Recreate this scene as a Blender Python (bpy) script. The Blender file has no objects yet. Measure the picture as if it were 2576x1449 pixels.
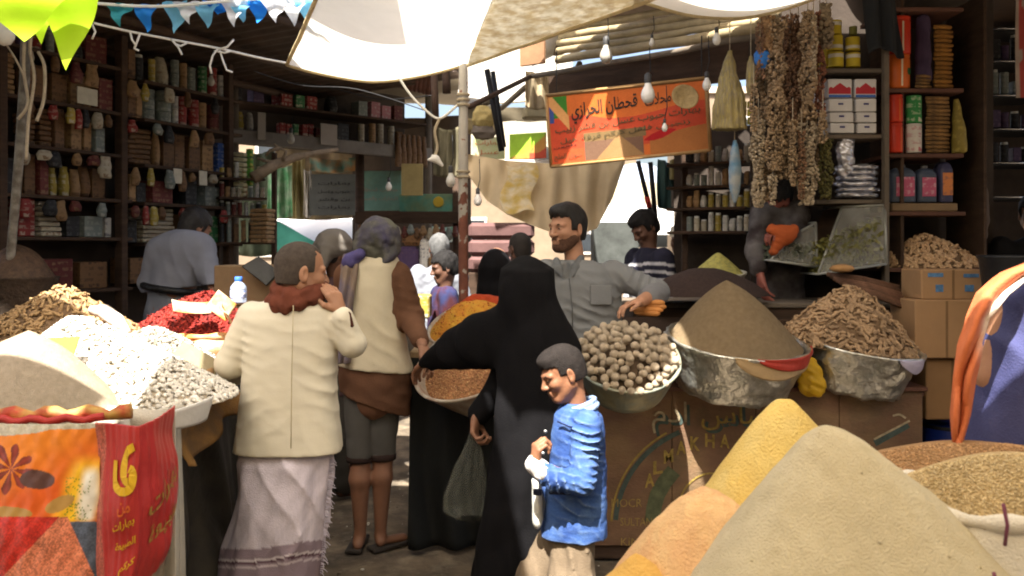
import bpy,bmesh,math,random
import numpy as np
from mathutils import Vector,Matrix,Euler
random.seed(7)
RNG = np.random.default_rng(7)
R = math.radians
scene = bpy.context.scene
COL = scene.collection
# ------------------------------------------------------------------ camera, sky, sun, exposure
FPX,CX,HY,CZ = 2150.0,1288.0,617.0,1.6      # focal length and horizon in photo units, eye height
cam_d = bpy.data.cameras.new('camera')
cam_d.sensor_width = 36.0
cam_d.lens = 36.0 * FPX / 2576.0
cam_d.shift_y = -107.5 / 2576.0
cam_d.dof.use_dof = True
cam_d.dof.focus_distance = 4.0
cam_d.dof.aperture_fstop = 4.5
cam_d.clip_start = 0.05
cam_d.clip_end = 2000.0
cam = bpy.data.objects.new('camera',cam_d)
cam.location = (0,0,CZ)
cam.rotation_euler = (R(90),0,0)
COL.objects.link(cam)
scene.camera = cam
SUN = Vector((-0.15,-0.50,0.853)).normalized()   # towards the sun: high, behind the photographer
world = bpy.data.worlds.new('World')
scene.world = world
world.use_nodes = True
wn = world.node_tree.nodes
wl = world.node_tree.links
sky = wn.new('ShaderNodeTexSky')
sky.sky_type = 'NISHITA'
sky.sun_disc = False
sky.sun_elevation = math.asin(SUN.z)
sky.sun_rotation = math.atan2(SUN.x,SUN.y)
sky.dust_density = 6.0
sky.ozone_density = 0.3
wl.new(sky.outputs[0],wn['Background'].inputs['Color'])
wn['Background'].inputs['Strength'].default_value = 0.085
sun_d = bpy.data.lights.new('sun','SUN')
sun_d.energy = 5.0
sun_d.angle = R(0.6)
sun_d.color = (1.0,0.95,0.86)
sun = bpy.data.objects.new('sun',sun_d)
sun.rotation_euler = (-SUN).to_track_quat('-Z','Y').to_euler()
sun.location = SUN * 30
COL.objects.link(sun)
scene.view_settings.view_transform = 'Standard'
scene.view_settings.look = 'None'
scene.view_settings.exposure = 2.2
scene.view_settings.gamma = 1.0
scene.cycles.max_bounces = 7
scene.cycles.diffuse_bounces = 4
scene.cycles.glossy_bounces = 3
scene.cycles.transmission_bounces = 6
scene.cycles.transparent_max_bounces = 12
scene.cycles.sample_clamp_indirect = 6.0
scene.cycles.use_denoising = True
scene.cycles.filter_width = 1.9
def at(px,py,d):
 """a point d metres in front of the eye, seen at photo position px, py"""
 return Vector(((px - CX) * d / FPX,d,CZ - (py - HY) * d / FPX))
def ata(px,py,d):
 return np.array(at(px,py,d))
def V(*a):
 return Vector(a)
# ------------------------------------------------------------------ materials
_M = {}
def lin(c):
 """sRGB 0-255 triple to linear"""
 return tuple((v / 255.0 / 12.92) if v / 255.0 <= 0.04045 else ((v / 255.0 + 0.055) / 1.055) ** 2.4 for v in c)
def M(name,c=(0.5,0.5,0.5),rough=0.75,var=0.2,scale=6.0,bump=0.15,bscale=60.0,metal=0.0,spec=0.25,
 rand=0.0,vcol=False,trans=0.0,c2=None,dirt=None,dscale=3.0,damt=0.5,alpha=1.0,stretch=None,
 wear=None,hue=0.0,sss=0.0):
 if name in _M:
  return _M[name]
 m = bpy.data.materials.new(name)
 _M[name] = m
 m.use_nodes = True
 nt = m.node_tree
 N,L = nt.nodes,nt.links
 b = N['Principled BSDF']
 out = N['Material Output']
 tc = N.new('ShaderNodeTexCoord')
 mp = N.new('ShaderNodeMapping')
 L.new(tc.outputs['Object'],mp.inputs['Vector'])
 if stretch:
  mp.inputs['Scale'].default_value = stretch
 n1 = N.new('ShaderNodeTexNoise')
 n1.inputs['Scale'].default_value = scale
 n1.inputs['Detail'].default_value = 6.0
 n1.inputs['Roughness'].default_value = 0.65
 L.new(mp.outputs[0],n1.inputs['Vector'])
 rp = N.new('ShaderNodeMapRange')
 rp.inputs['From Min'].default_value = 0.28
 rp.inputs['From Max'].default_value = 0.72
 rp.inputs['To Min'].default_value = 1 - var
 rp.inputs['To Max'].default_value = 1 + var
 L.new(n1.outputs['Fac'],rp.inputs['Value'])
 if vcol:
  src = N.new('ShaderNodeVertexColor')
  src.layer_name = 'Col'
  base = src.outputs['Color']
 elif c2 is not None:
  mx = N.new('ShaderNodeMix')
  mx.data_type = 'RGBA'
  n3 = N.new('ShaderNodeTexNoise')
  n3.inputs['Scale'].default_value = scale * 1.7
  n3.inputs['Detail'].default_value = 4.0
  L.new(mp.outputs[0],n3.inputs['Vector'])
  r3 = N.new('ShaderNodeMapRange')
  r3.inputs['From Min'].default_value = 0.38
  r3.inputs['From Max'].default_value = 0.62
  L.new(n3.outputs['Fac'],r3.inputs['Value'])
  L.new(r3.outputs[0],mx.inputs['Factor'])
  mx.inputs[6].default_value = (*c,1)
  mx.inputs[7].default_value = (*c2,1)
  base = mx.outputs[2]
 else:
  rgb = N.new('ShaderNodeRGB')
  rgb.outputs[0].default_value = (*c,1)
  base = rgb.outputs[0]
 vm = N.new('ShaderNodeVectorMath')
 vm.operation = 'SCALE'
 L.new(base,vm.inputs[0])
 L.new(rp.outputs[0],vm.inputs['Scale'])
 base = vm.outputs[0]
 if rand or hue:
  oi = N.new('ShaderNodeObjectInfo')
  rr = N.new('ShaderNodeMapRange')
  rr.inputs['To Min'].default_value = 1 - rand
  rr.inputs['To Max'].default_value = 1 + rand
  L.new(oi.outputs['Random'],rr.inputs['Value'])
  hs = N.new('ShaderNodeHueSaturation')
  L.new(base,hs.inputs['Color'])
  L.new(rr.outputs[0],hs.inputs['Value'])
  if hue:
   mm = N.new('ShaderNodeMath')
   mm.operation = 'MULTIPLY'
   mm.inputs[1].default_value = 7.31
   L.new(oi.outputs['Random'],mm.inputs[0])
   fr = N.new('ShaderNodeMath')
   fr.operation = 'FRACT'
   L.new(mm.outputs[0],fr.inputs[0])
   hr = N.new('ShaderNodeMapRange')
   hr.inputs['To Min'].default_value = 0.5 - hue
   hr.inputs['To Max'].default_value = 0.5 + hue
   L.new(fr.outputs[0],hr.inputs['Value'])
   L.new(hr.outputs[0],hs.inputs['Hue'])
  base = hs.outputs[0]
 if dirt is not None:
  nd = N.new('ShaderNodeTexNoise')
  nd.inputs['Scale'].default_value = dscale
  nd.inputs['Detail'].default_value = 8.0
  nd.inputs['Roughness'].default_value = 0.7
  L.new(tc.outputs['Object'],nd.inputs['Vector'])
  rd = N.new('ShaderNodeMapRange')
  rd.inputs['From Min'].default_value = 0.5
  rd.inputs['From Max'].default_value = 0.72
  rd.inputs['To Max'].default_value = damt
  L.new(nd.outputs['Fac'],rd.inputs['Value'])
  md = N.new('ShaderNodeMix')
  md.data_type = 'RGBA'
  L.new(rd.outputs[0],md.inputs['Factor'])
  L.new(base,md.inputs[6])
  md.inputs[7].default_value = (*dirt,1)
  base = md.outputs[2]
 if wear is not None:
  # raised folds rub pale, as worn cloth does
  ge = N.new('ShaderNodeNewGeometry')
  wr = N.new('ShaderNodeMapRange')
  wr.inputs['From Min'].default_value = 0.50
  wr.inputs['From Max'].default_value = 0.60
  wr.inputs['To Max'].default_value = 0.42
  L.new(ge.outputs['Pointiness'],wr.inputs['Value'])
  wm = N.new('ShaderNodeMix')
  wm.data_type = 'RGBA'
  L.new(wr.outputs[0],wm.inputs['Factor'])
  L.new(base,wm.inputs[6])
  wm.inputs[7].default_value = (*wear,1)
  base = wm.outputs[2]
 L.new(base,b.inputs['Base Color'])
 b.inputs['Roughness'].default_value = rough
 b.inputs['Metallic'].default_value = metal
 b.inputs['Specular IOR Level'].default_value = spec
 if sss:
  b.inputs['Subsurface Weight'].default_value = sss
  b.inputs['Subsurface Radius'].default_value = (0.012,0.005,0.003)
 if alpha < 1:
  b.inputs['Alpha'].default_value = alpha
 if bump:
  n2 = N.new('ShaderNodeTexNoise')
  n2.inputs['Scale'].default_value = bscale
  n2.inputs['Detail'].default_value = 3.0
  L.new(mp.outputs[0],n2.inputs['Vector'])
  bp = N.new('ShaderNodeBump')
  bp.inputs['Strength'].default_value = bump
  bp.inputs['Distance'].default_value = 0.01
  L.new(n2.outputs['Fac'],bp.inputs['Height'])
  L.new(bp.outputs[0],b.inputs['Normal'])
 if trans:
  tr = N.new('ShaderNodeBsdfTranslucent')
  L.new(base,tr.inputs['Color'])
  ms = N.new('ShaderNodeMixShader')
  ms.inputs[0].default_value = trans
  L.new(b.outputs[0],ms.inputs[1])
  L.new(tr.outputs[0],ms.inputs[2])
  L.new(ms.outputs[0],out.inputs['Surface'])
 return m
def glass_mat(name,col=(0.9,0.95,0.95),alpha=0.25,rough=0.08):
 """thin clear sheet: partly see-through, partly glossy"""
 if name in _M:
  return _M[name]
 m = bpy.data.materials.new(name)
 _M[name] = m
 m.use_nodes = True
 N,L = m.node_tree.nodes,m.node_tree.links
 b = N['Principled BSDF']
 b.inputs['Base Color'].default_value = (*col,1)
 b.inputs['Roughness'].default_value = rough
 t = N.new('ShaderNodeBsdfTransparent')
 ms = N.new('ShaderNodeMixShader')
 nz = N.new('ShaderNodeTexNoise')
 nz.inputs['Scale'].default_value = 9
 nz.inputs['Detail'].default_value = 5
 mr = N.new('ShaderNodeMapRange')
 mr.inputs['To Min'].default_value = alpha * 0.5
 mr.inputs['To Max'].default_value = alpha * 1.5
 tc = N.new('ShaderNodeTexCoord')
 L.new(tc.outputs['Object'],nz.inputs['Vector'])
 L.new(nz.outputs['Fac'],mr.inputs['Value'])
 L.new(mr.outputs[0],ms.inputs[0])
 L.new(t.outputs[0],ms.inputs[1])
 L.new(b.outputs[0],ms.inputs[2])
 L.new(ms.outputs[0],N['Material Output'].inputs['Surface'])
 return m
# ------------------------------------------------------------------ meshes and objects
def fast_mesh(name,verts,faces,smooth=True,cols=None):
 """verts (n,3); faces: list of index arrays (each (k,3) or (k,4)) or python lists"""
 me = bpy.data.meshes.new(name)
 verts = np.asarray(verts,dtype=np.float32)
 if isinstance(faces,np.ndarray):
  faces = [faces]
 if len(faces) and isinstance(faces[0],np.ndarray) and faces[0].ndim == 2:
  nl = sum(f.size for f in faces)
  nf = sum(len(f) for f in faces)
  me.vertices.add(len(verts))
  me.vertices.foreach_set('co',verts.ravel())
  me.loops.add(nl)
  me.loops.foreach_set('vertex_index',np.concatenate([f.ravel() for f in faces]).astype(np.int32))
  me.polygons.add(nf)
  tot = np.concatenate([np.full(len(f),f.shape[1]) for f in faces]).astype(np.int32)
  st = np.concatenate([[0],np.cumsum(tot)[:-1]]).astype(np.int32)
  me.polygons.foreach_set('loop_start',st)
  me.polygons.foreach_set('loop_total',tot)
  me.update(calc_edges=True)
  me.validate()
 else:
  me.from_pydata([tuple(v) for v in verts],[],[tuple(int(i) for i in f) for f in faces])
  me.update()
 if smooth:
  me.polygons.foreach_set('use_smooth',np.ones(len(me.polygons),dtype=bool))
 if cols is not None:
  ca = me.color_attributes.new('Col','FLOAT_COLOR','POINT')
  c4 = np.ones((len(verts),4),dtype=np.float32)
  c4[:,:3] = cols
  ca.data.foreach_set('color',c4.ravel())
 return me
def thing(name,label,cat,loc=(0,0,0),group=None,kind=None):
 o = bpy.data.objects.new(name,None)
 o.empty_display_size = 0.05
 o.location = loc
 COL.objects.link(o)
 tag(o,label,cat,group,kind)
 return o
def tag(o,label=None,cat=None,group=None,kind=None):
 if label:
  o['label'] = label
 if cat:
  o['category'] = cat
 if group:
  o['group'] = group
 if kind:
  o['kind'] = kind
 return o
def root_loc(p):
 v = Vector((0,0,0))
 while p is not None:
  v += p.location
  p = p.parent
 return v
def put(name,verts,faces,mat,parent=None,smooth=True,cols=None,base=None):
 """link a mesh given in world coordinates; a child keeps its place under its parent"""
 verts = np.asarray([tuple(v) for v in verts] if not isinstance(verts,np.ndarray) else verts,dtype=np.float64)
 if parent is not None:
  off = root_loc(parent)
  verts = verts - np.array(off)
  me = fast_mesh(name,verts,faces,smooth,cols)
  o = bpy.data.objects.new(name,me)
  o.parent = parent
 else:
  if base is None:
   base = Vector(((verts[:,0].min() + verts[:,0].max()) / 2,(verts[:,1].min() + verts[:,1].max()) / 2,verts[:,2].min()))
  verts = verts - np.array(base)
  me = fast_mesh(name,verts,faces,smooth,cols)
  o = bpy.data.objects.new(name,me)
  o.location = base
 if mat is not None:
  me.materials.append(mat)
 COL.objects.link(o)
 return o
def struct(o):
 o['kind'] = 'structure'
 return o
class MB:
 """collects shapes into one mesh"""
 def __init__(s):
  s.v,s.f = [],[]
 def add(s,vs,fs):
  k = len(s.v)
  s.v += [tuple(v) for v in vs]
  s.f += [tuple(i + k for i in f) for f in fs]
  return s
 def box(s,c,size,rz=0,rx=0,ry=0,mat=None):
  x,y,z = size[0] / 2,size[1] / 2,size[2] / 2
  pts = [(-x,-y,-z),(x,-y,-z),(x,y,-z),(-x,y,-z),(-x,-y,z),(x,-y,z),(x,y,z),(-x,y,z)]
  m = Euler((rx,ry,rz)).to_matrix() if mat is None else mat
  c = Vector(c)
  return s.add([m @ Vector(p) + c for p in pts],[(0,3,2,1),(4,5,6,7),(0,1,5,4),(1,2,6,5),(2,3,7,6),(3,0,4,7)])
 def bbox(s,c,size,bev=0.006,rz=0,rx=0,ry=0,mat=None):
  """box with chamfered edges"""
  x,y,z = size[0] / 2,size[1] / 2,size[2] / 2
  b = min(bev,x * 0.45,y * 0.45,z * 0.45)
  m = Euler((rx,ry,rz)).to_matrix() if mat is None else mat
  c = Vector(c)
  vs,idx = [],{}
  for sx in (-1,1):
   for sy in (-1,1):
    for sz in (-1,1):
     for ax in range(3):
      p = [sx * (x - b),sy * (y - b),sz * (z - b)]
      p[ax] += (sx,sy,sz)[ax] * b
      idx[(sx,sy,sz,ax)] = len(vs)
      vs.append(m @ Vector(p) + c)
  fs = []
  for ax in range(3):
   o1,o2 = (ax + 1) % 3,(ax + 2) % 3
   for sg in (-1,1):
    q = []
    for (a1,a2) in ((-1,-1),(1,-1),(1,1),(-1,1)):
     k = [0,0,0]
     k[ax],k[o1],k[o2] = sg,a1,a2
     q.append(idx[(*k,ax)])
    fs.append(q if sg > 0 else q[::-1])
   for a1 in (-1,1):
    for a2 in (-1,1):
     k0,k1 = [0,0,0],[0,0,0]
     k0[ax],k0[o1],k0[o2] = -1,a1,a2
     k1[ax],k1[o1],k1[o2] = 1,a1,a2
     q = [idx[(*k0,o1)],idx[(*k1,o1)],idx[(*k1,o2)],idx[(*k0,o2)]]
     fs.append(q if a1 * a2 > 0 else q[::-1])
  for sx in (-1,1):
   for sy in (-1,1):
    for sz in (-1,1):
     q = [idx[(sx,sy,sz,0)],idx[(sx,sy,sz,1)],idx[(sx,sy,sz,2)]]
     fs.append(q if sx * sy * sz > 0 else q[::-1])
  return s.add(vs,fs)
 def tube(s,pts,r,n=8,cap=True):
  pts = [Vector(p) for p in pts]
  rs = r if isinstance(r,(list,tuple)) else [r] * len(pts)
  t0 = (pts[1] - pts[0]).normalized()
  ref = Vector((0,0,1)) if abs(t0.z) < 0.9 else Vector((1,0,0))
  vs,fs = [],[]
  u = t0.cross(ref).normalized()
  for i,p in enumerate(pts):
   t = (pts[min(i + 1,len(pts) - 1)] - pts[max(i - 1,0)]).normalized()
   u = (u - t * u.dot(t)).normalized()
   w = t.cross(u)
   for k in range(n):
    a = 2 * math.pi * k / n
    vs.append(p + (u * math.cos(a) + w * math.sin(a)) * rs[i])
  for i in range(len(pts) - 1):
   for k in range(n):
    fs.append((i * n + k,i * n + (k + 1) % n,(i + 1) * n + (k + 1) % n,(i + 1) * n + k))
  if cap:
   fs.append(tuple(range(n))[::-1])
   fs.append(tuple((len(pts) - 1) * n + k for k in range(n)))
  return s.add(vs,fs)
 def lathe(s,prof,c=(0,0,0),n=32,mat=None,jit=0.0,close=False):
  """prof: (radius, z) list from bottom to top"""
  m = mat or Matrix.Identity(3)
  c = Vector(c)
  vs,fs = [],[]
  for (r,z) in prof:
   for k in range(n):
    a = 2 * math.pi * k / n
    rr = r * (1 + jit * random.uniform(-1,1))
    vs.append(m @ Vector((rr * math.cos(a),rr * math.sin(a),z)) + c)
  for i in range(len(prof) - 1):
   for k in range(n):
    fs.append((i * n + k,i * n + (k + 1) % n,(i + 1) * n + (k + 1) % n,(i + 1) * n + k))
  if close:
   fs.append(tuple(range(n))[::-1])
   fs.append(tuple((len(prof) - 1) * n + k for k in range(n)))
  return s.add(vs,fs)
 def build(s,name,mat,parent=None,smooth=False,base=None):
  return put(name,s.v,s.f,mat,parent,smooth,None,base)
def noise3(p,f=1.0,seed=0):
 """cheap smooth noise from sines, p (...,3) -> about -1..1"""
 rg = np.random.default_rng(seed)
 out = 0
 for i in range(7):
  d = rg.normal(size=3)
  d = d / np.linalg.norm(d) * f * (0.7 + 0.25 * i)
  out = out + np.sin(p[...,0] * d[0] + p[...,1] * d[1] + p[...,2] * d[2] + rg.uniform(0,6.28)) / (1 + 0.3 * i)
 return out / 3.2
def grid_sheet(name,S,nu,nv,mat,parent=None,thick=0.0,colfn=None,closed_u=False,smooth=True,base=None):
 """a sheet from S(u,v)->(x,y,z) arrays, u,v in 0..1; thick gives it a back face along its normal"""
 u,v = np.meshgrid(np.linspace(0,1,nu),np.linspace(0,1,nv),indexing='ij')
 P = np.stack(S(u,v),-1)
 i,j = np.meshgrid(np.arange(nu - 1),np.arange(nv - 1),indexing='ij')
 a = i * nv + j
 F = np.stack([a,a + nv,a + nv + 1,a + 1],-1).reshape(-1,4)
 vs = P.reshape(-1,3)
 cols = None
 if colfn is not None:
  cols = np.asarray(colfn(u,v,P)).reshape(-1,3)
 faces = [F]
 if thick:
  gu,gv = np.gradient(P,axis=0),np.gradient(P,axis=1)
  n = np.cross(gu,gv)
  n /= np.linalg.norm(n,axis=-1,keepdims=True) + 1e-9
  n0 = len(vs)
  vs = np.concatenate([vs,(P - n * thick).reshape(-1,3)])
  faces.append(F[:,::-1] + n0)
  e = [np.arange(nv),(nu - 1) * nv + np.arange(nv)[::-1],np.arange(nu)[::-1] * nv,np.arange(nu) * nv + nv - 1]
  for q in e:
   faces.append(np.stack([q[:-1],q[1:],q[1:] + n0,q[:-1] + n0],-1))
  if cols is not None:
   cols = np.concatenate([cols,cols])
 return put(name,vs,faces,mat,parent,smooth,cols,base)
def copies(proto_me,n_name,mats,xf,parent=None,mat=None):
 """one object per 4x4 matrix sharing mesh data"""
 out = []
 for m in xf:
  o = bpy.data.objects.new(n_name,proto_me)
  o.matrix_world = m
  if parent is not None:
   o.parent = parent
  COL.objects.link(o)
  out.append(o)
 return out
def merged(name,pv,pf,mats4,mat,parent=None,base=None,smooth=True,cols=None):
 """many transformed copies of a small mesh joined into one mesh: pv (n,3), pf (m,k), mats4 (c,4,4)"""
 pv = np.asarray(pv,float)
 pf = np.asarray(pf)
 A = np.asarray(mats4,float)
 vs = np.einsum('cij,nj->cni',A[:,:3,:3],pv) + A[:,None,:3,3]
 fs = pf[None] + (np.arange(len(A)) * len(pv))[:,None,None]
 cc = None
 if cols is not None:
  cc = np.repeat(np.asarray(cols),len(pv),axis=0)
 return put(name,vs.reshape(-1,3),fs.reshape(-1,pf.shape[1]),mat,parent,smooth,cc,base)
def rotmats(n,rng=RNG):
 q = rng.normal(size=(n,4))
 q /= np.linalg.norm(q,axis=1,keepdims=True)
 w,x,y,z = q.T
 return np.stack([np.stack([1 - 2 * (y * y + z * z),2 * (x * y - z * w),2 * (x * z + y * w)],-1),
     np.stack([2 * (x * y + z * w),1 - 2 * (x * x + z * z),2 * (y * z - x * w)],-1),
     np.stack([2 * (x * z - y * w),2 * (y * z + x * w),1 - 2 * (x * x + y * y)],-1)],-2)
def blob(kind,seed=0):
 """small low-poly piece meshes, unit length"""
 rg = np.random.default_rng(seed)
 if kind in ('ginger','stick'):
  n,k = 6,6
  vs,fs = [],[]
  for i in range(k):
   t = i / (k - 1)
   r = {'ginger': 0.21,'stick': 0.09}[kind] * (math.sin(math.pi * (0.1 + 0.8 * t)) ** 0.6) * rg.uniform(0.72,1.25)
   off = (0.12 if kind == 'ginger' else 0.03) * math.sin(t * 3 + seed)
   for j in range(n):
    a = 2 * math.pi * j / n
    vs.append((t - 0.5,off + r * math.cos(a),r * math.sin(a) * 0.8))
  for i in range(k - 1):
   for j in range(n):
    fs.append((i * n + j,i * n + (j + 1) % n,(i + 1) * n + (j + 1) % n,(i + 1) * n + j))
  ends = [(0,1,2,3),(0,3,4,5)]
  fs += [tuple(x) for x in ends] + [tuple((k - 1) * n + q for q in x[::-1]) for x in ends]
  return np.array(vs),np.array(fs)
 bm = bmesh.new()
 bmesh.ops.create_icosphere(bm,subdivisions=2 if kind == 'walnut' else 1,radius=0.5)
 vs = np.array([v.co[:] for v in bm.verts])
 fs = np.array([[v.index for v in f.verts] for f in bm.faces])
 bm.free()
 if kind == 'walnut':
  vs *= (1 + 0.05 * noise3(vs,14,seed))[:,None]
  vs[:,2] *= 1.12
 else:
  vs *= (1 + 0.12 * noise3(vs,5,seed))[:,None]
 return vs,fs
# ------------------------------------------------------------------ lettering
_AR = {'ا': 'FE8D FE8E','ب': 'FE8F FE90 FE91 FE92','ت': 'FE95 FE96 FE97 FE98','ج': 'FE9D FE9E FE9F FEA0',
 'ح': 'FEA1 FEA2 FEA3 FEA4','خ': 'FEA5 FEA6 FEA7 FEA8','د': 'FEA9 FEAA','ر': 'FEAD FEAE','ز': 'FEAF FEB0',
 'س': 'FEB1 FEB2 FEB3 FEB4','ش': 'FEB5 FEB6 FEB7 FEB8','ط': 'FEC1 FEC2 FEC3 FEC4','ع': 'FEC9 FECA FECB FECC',
 'ف': 'FED1 FED2 FED3 FED4','ق': 'FED5 FED6 FED7 FED8','ك': 'FED9 FEDA FEDB FEDC','ل': 'FEDD FEDE FEDF FEE0',
 'م': 'FEE1 FEE2 FEE3 FEE4','ن': 'FEE5 FEE6 FEE7 FEE8','ه': 'FEE9 FEEA FEEB FEEC','و': 'FEED FEEE',
 'ى': 'FEEF FEF0','ي': 'FEF1 FEF2 FEF3 FEF4','ة': 'FE93 FE94','\u0001': 'FEFB FEFC'}
def arabic(s):
 s = s.replace('لا','\u0001')
 o = ''
 for i,ch in enumerate(s):
  if ch not in _AR:
   o += ch
   continue
  fm = _AR[ch].split()
  prev = i > 0 and s[i - 1] in _AR and len(_AR[s[i - 1]].split()) == 4
  nxt = i + 1 < len(s) and s[i + 1] in _AR and len(fm) == 4
  k = 3 if (prev and nxt) else 2 if nxt else 1 if prev else 0
  o += chr(int(fm[k],16))
 return o[::-1]
_BOLD = 0.0
def text_geo(s,size=1.0,offset=0.0):
 cu = bpy.data.curves.new('lettering','FONT')
 cu.body = s
 cu.size = size
 cu.offset = offset
 cu.resolution_u = 2
 o = bpy.data.objects.new('lettering',cu)
 COL.objects.link(o)
 dg = bpy.context.evaluated_depsgraph_get()
 me = bpy.data.meshes.new_from_object(o.evaluated_get(dg))
 vs = np.array([v.co[:] for v in me.vertices]).reshape(-1,3)
 fs = [tuple(p.vertices) for p in me.polygons]
 bpy.data.objects.remove(o)
 bpy.data.curves.remove(cu)
 bpy.data.meshes.remove(me)
 return vs,fs
def letter(name,s,S,box,mat,parent,bold=0.0,slant=0.0):
 """write s inside box=(u0,v0,u1,v1) of a surface S(u,v)->point arrays (already lifted off the surface)"""
 vs,fs = text_geo(s,1.0,bold)
 if not len(vs):
  return None
 lo,hi = vs.min(0),vs.max(0)
 t = (vs - lo) / np.maximum(hi - lo,1e-6)
 u = box[0] + t[:,0] * (box[2] - box[0])
 v = box[1] + t[:,1] * (box[3] - box[1]) + slant * t[:,0]
 P = np.stack(S(u,v),-1)
 e = 1e-3
 nrm = np.cross(np.stack(S(u + e,v),-1) - P,np.stack(S(u,v + e),-1) - P)
 nrm /= np.linalg.norm(nrm,axis=1,keepdims=True) + 1e-12
 # joined letters overlap: lift every other glyph a hair
 par = list(range(len(vs)))
 def find(a):
  while par[a] != a:
   par[a] = par[par[a]]
   a = par[a]
  return a
 for f in fs:
  for q in f[1:]:
   par[find(q)] = find(f[0])
 rid,order = {},[]
 for i in range(len(vs)):
  order.append(rid.setdefault(find(i),len(rid)))
 P = P + nrm * ((np.array(order) % 3) * 0.0006)[:,None]
 return put(name,P,fs,mat,parent,False)
def strokes(name,lines,S,w,mat,parent):
 """brush strokes in (u,v) as flat ribbons on S; w half-width in v units; aspect-corrected by S itself"""
 vs,fs = [],[]
 for ln in lines:
  pts = np.array(ln,float)
  # resample
  seg = np.linalg.norm(np.diff(pts,axis=0),axis=1)
  T = np.concatenate([[0],np.cumsum(seg)])
  tt = np.linspace(0,T[-1],max(4,int(T[-1] / (w * 1.2))))
  q = np.stack([np.interp(tt,T,pts[:,0]),np.interp(tt,T,pts[:,1])],-1)
  for _ in range(2):
   q[1:-1] = (q[:-2] + 2 * q[1:-1] + q[2:]) / 4
  P = np.stack(S(q[:,0],q[:,1]),-1)
  e = 1e-3
  du = np.stack(S(q[:,0] + e,q[:,1]),-1) - P
  dv = np.stack(S(q[:,0],q[:,1] + e),-1) - P
  nrm = np.cross(du,dv)
  nrm /= np.linalg.norm(nrm,axis=1,keepdims=True)
  tan = np.gradient(P,axis=0)
  sd = np.cross(nrm,tan)
  sd /= np.linalg.norm(sd,axis=1,keepdims=True) + 1e-9
  hw = w * np.linalg.norm(dv,axis=1,keepdims=True) / e
  k = len(vs)
  for a,b in zip(P - sd * hw,P + sd * hw):
   vs += [a,b]
  for i in range(len(P) - 1):
   fs.append((k + 2 * i,k + 2 * i + 1,k + 2 * i + 3,k + 2 * i + 2))
 return put(name,np.array(vs),fs,mat,parent,False)
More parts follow.
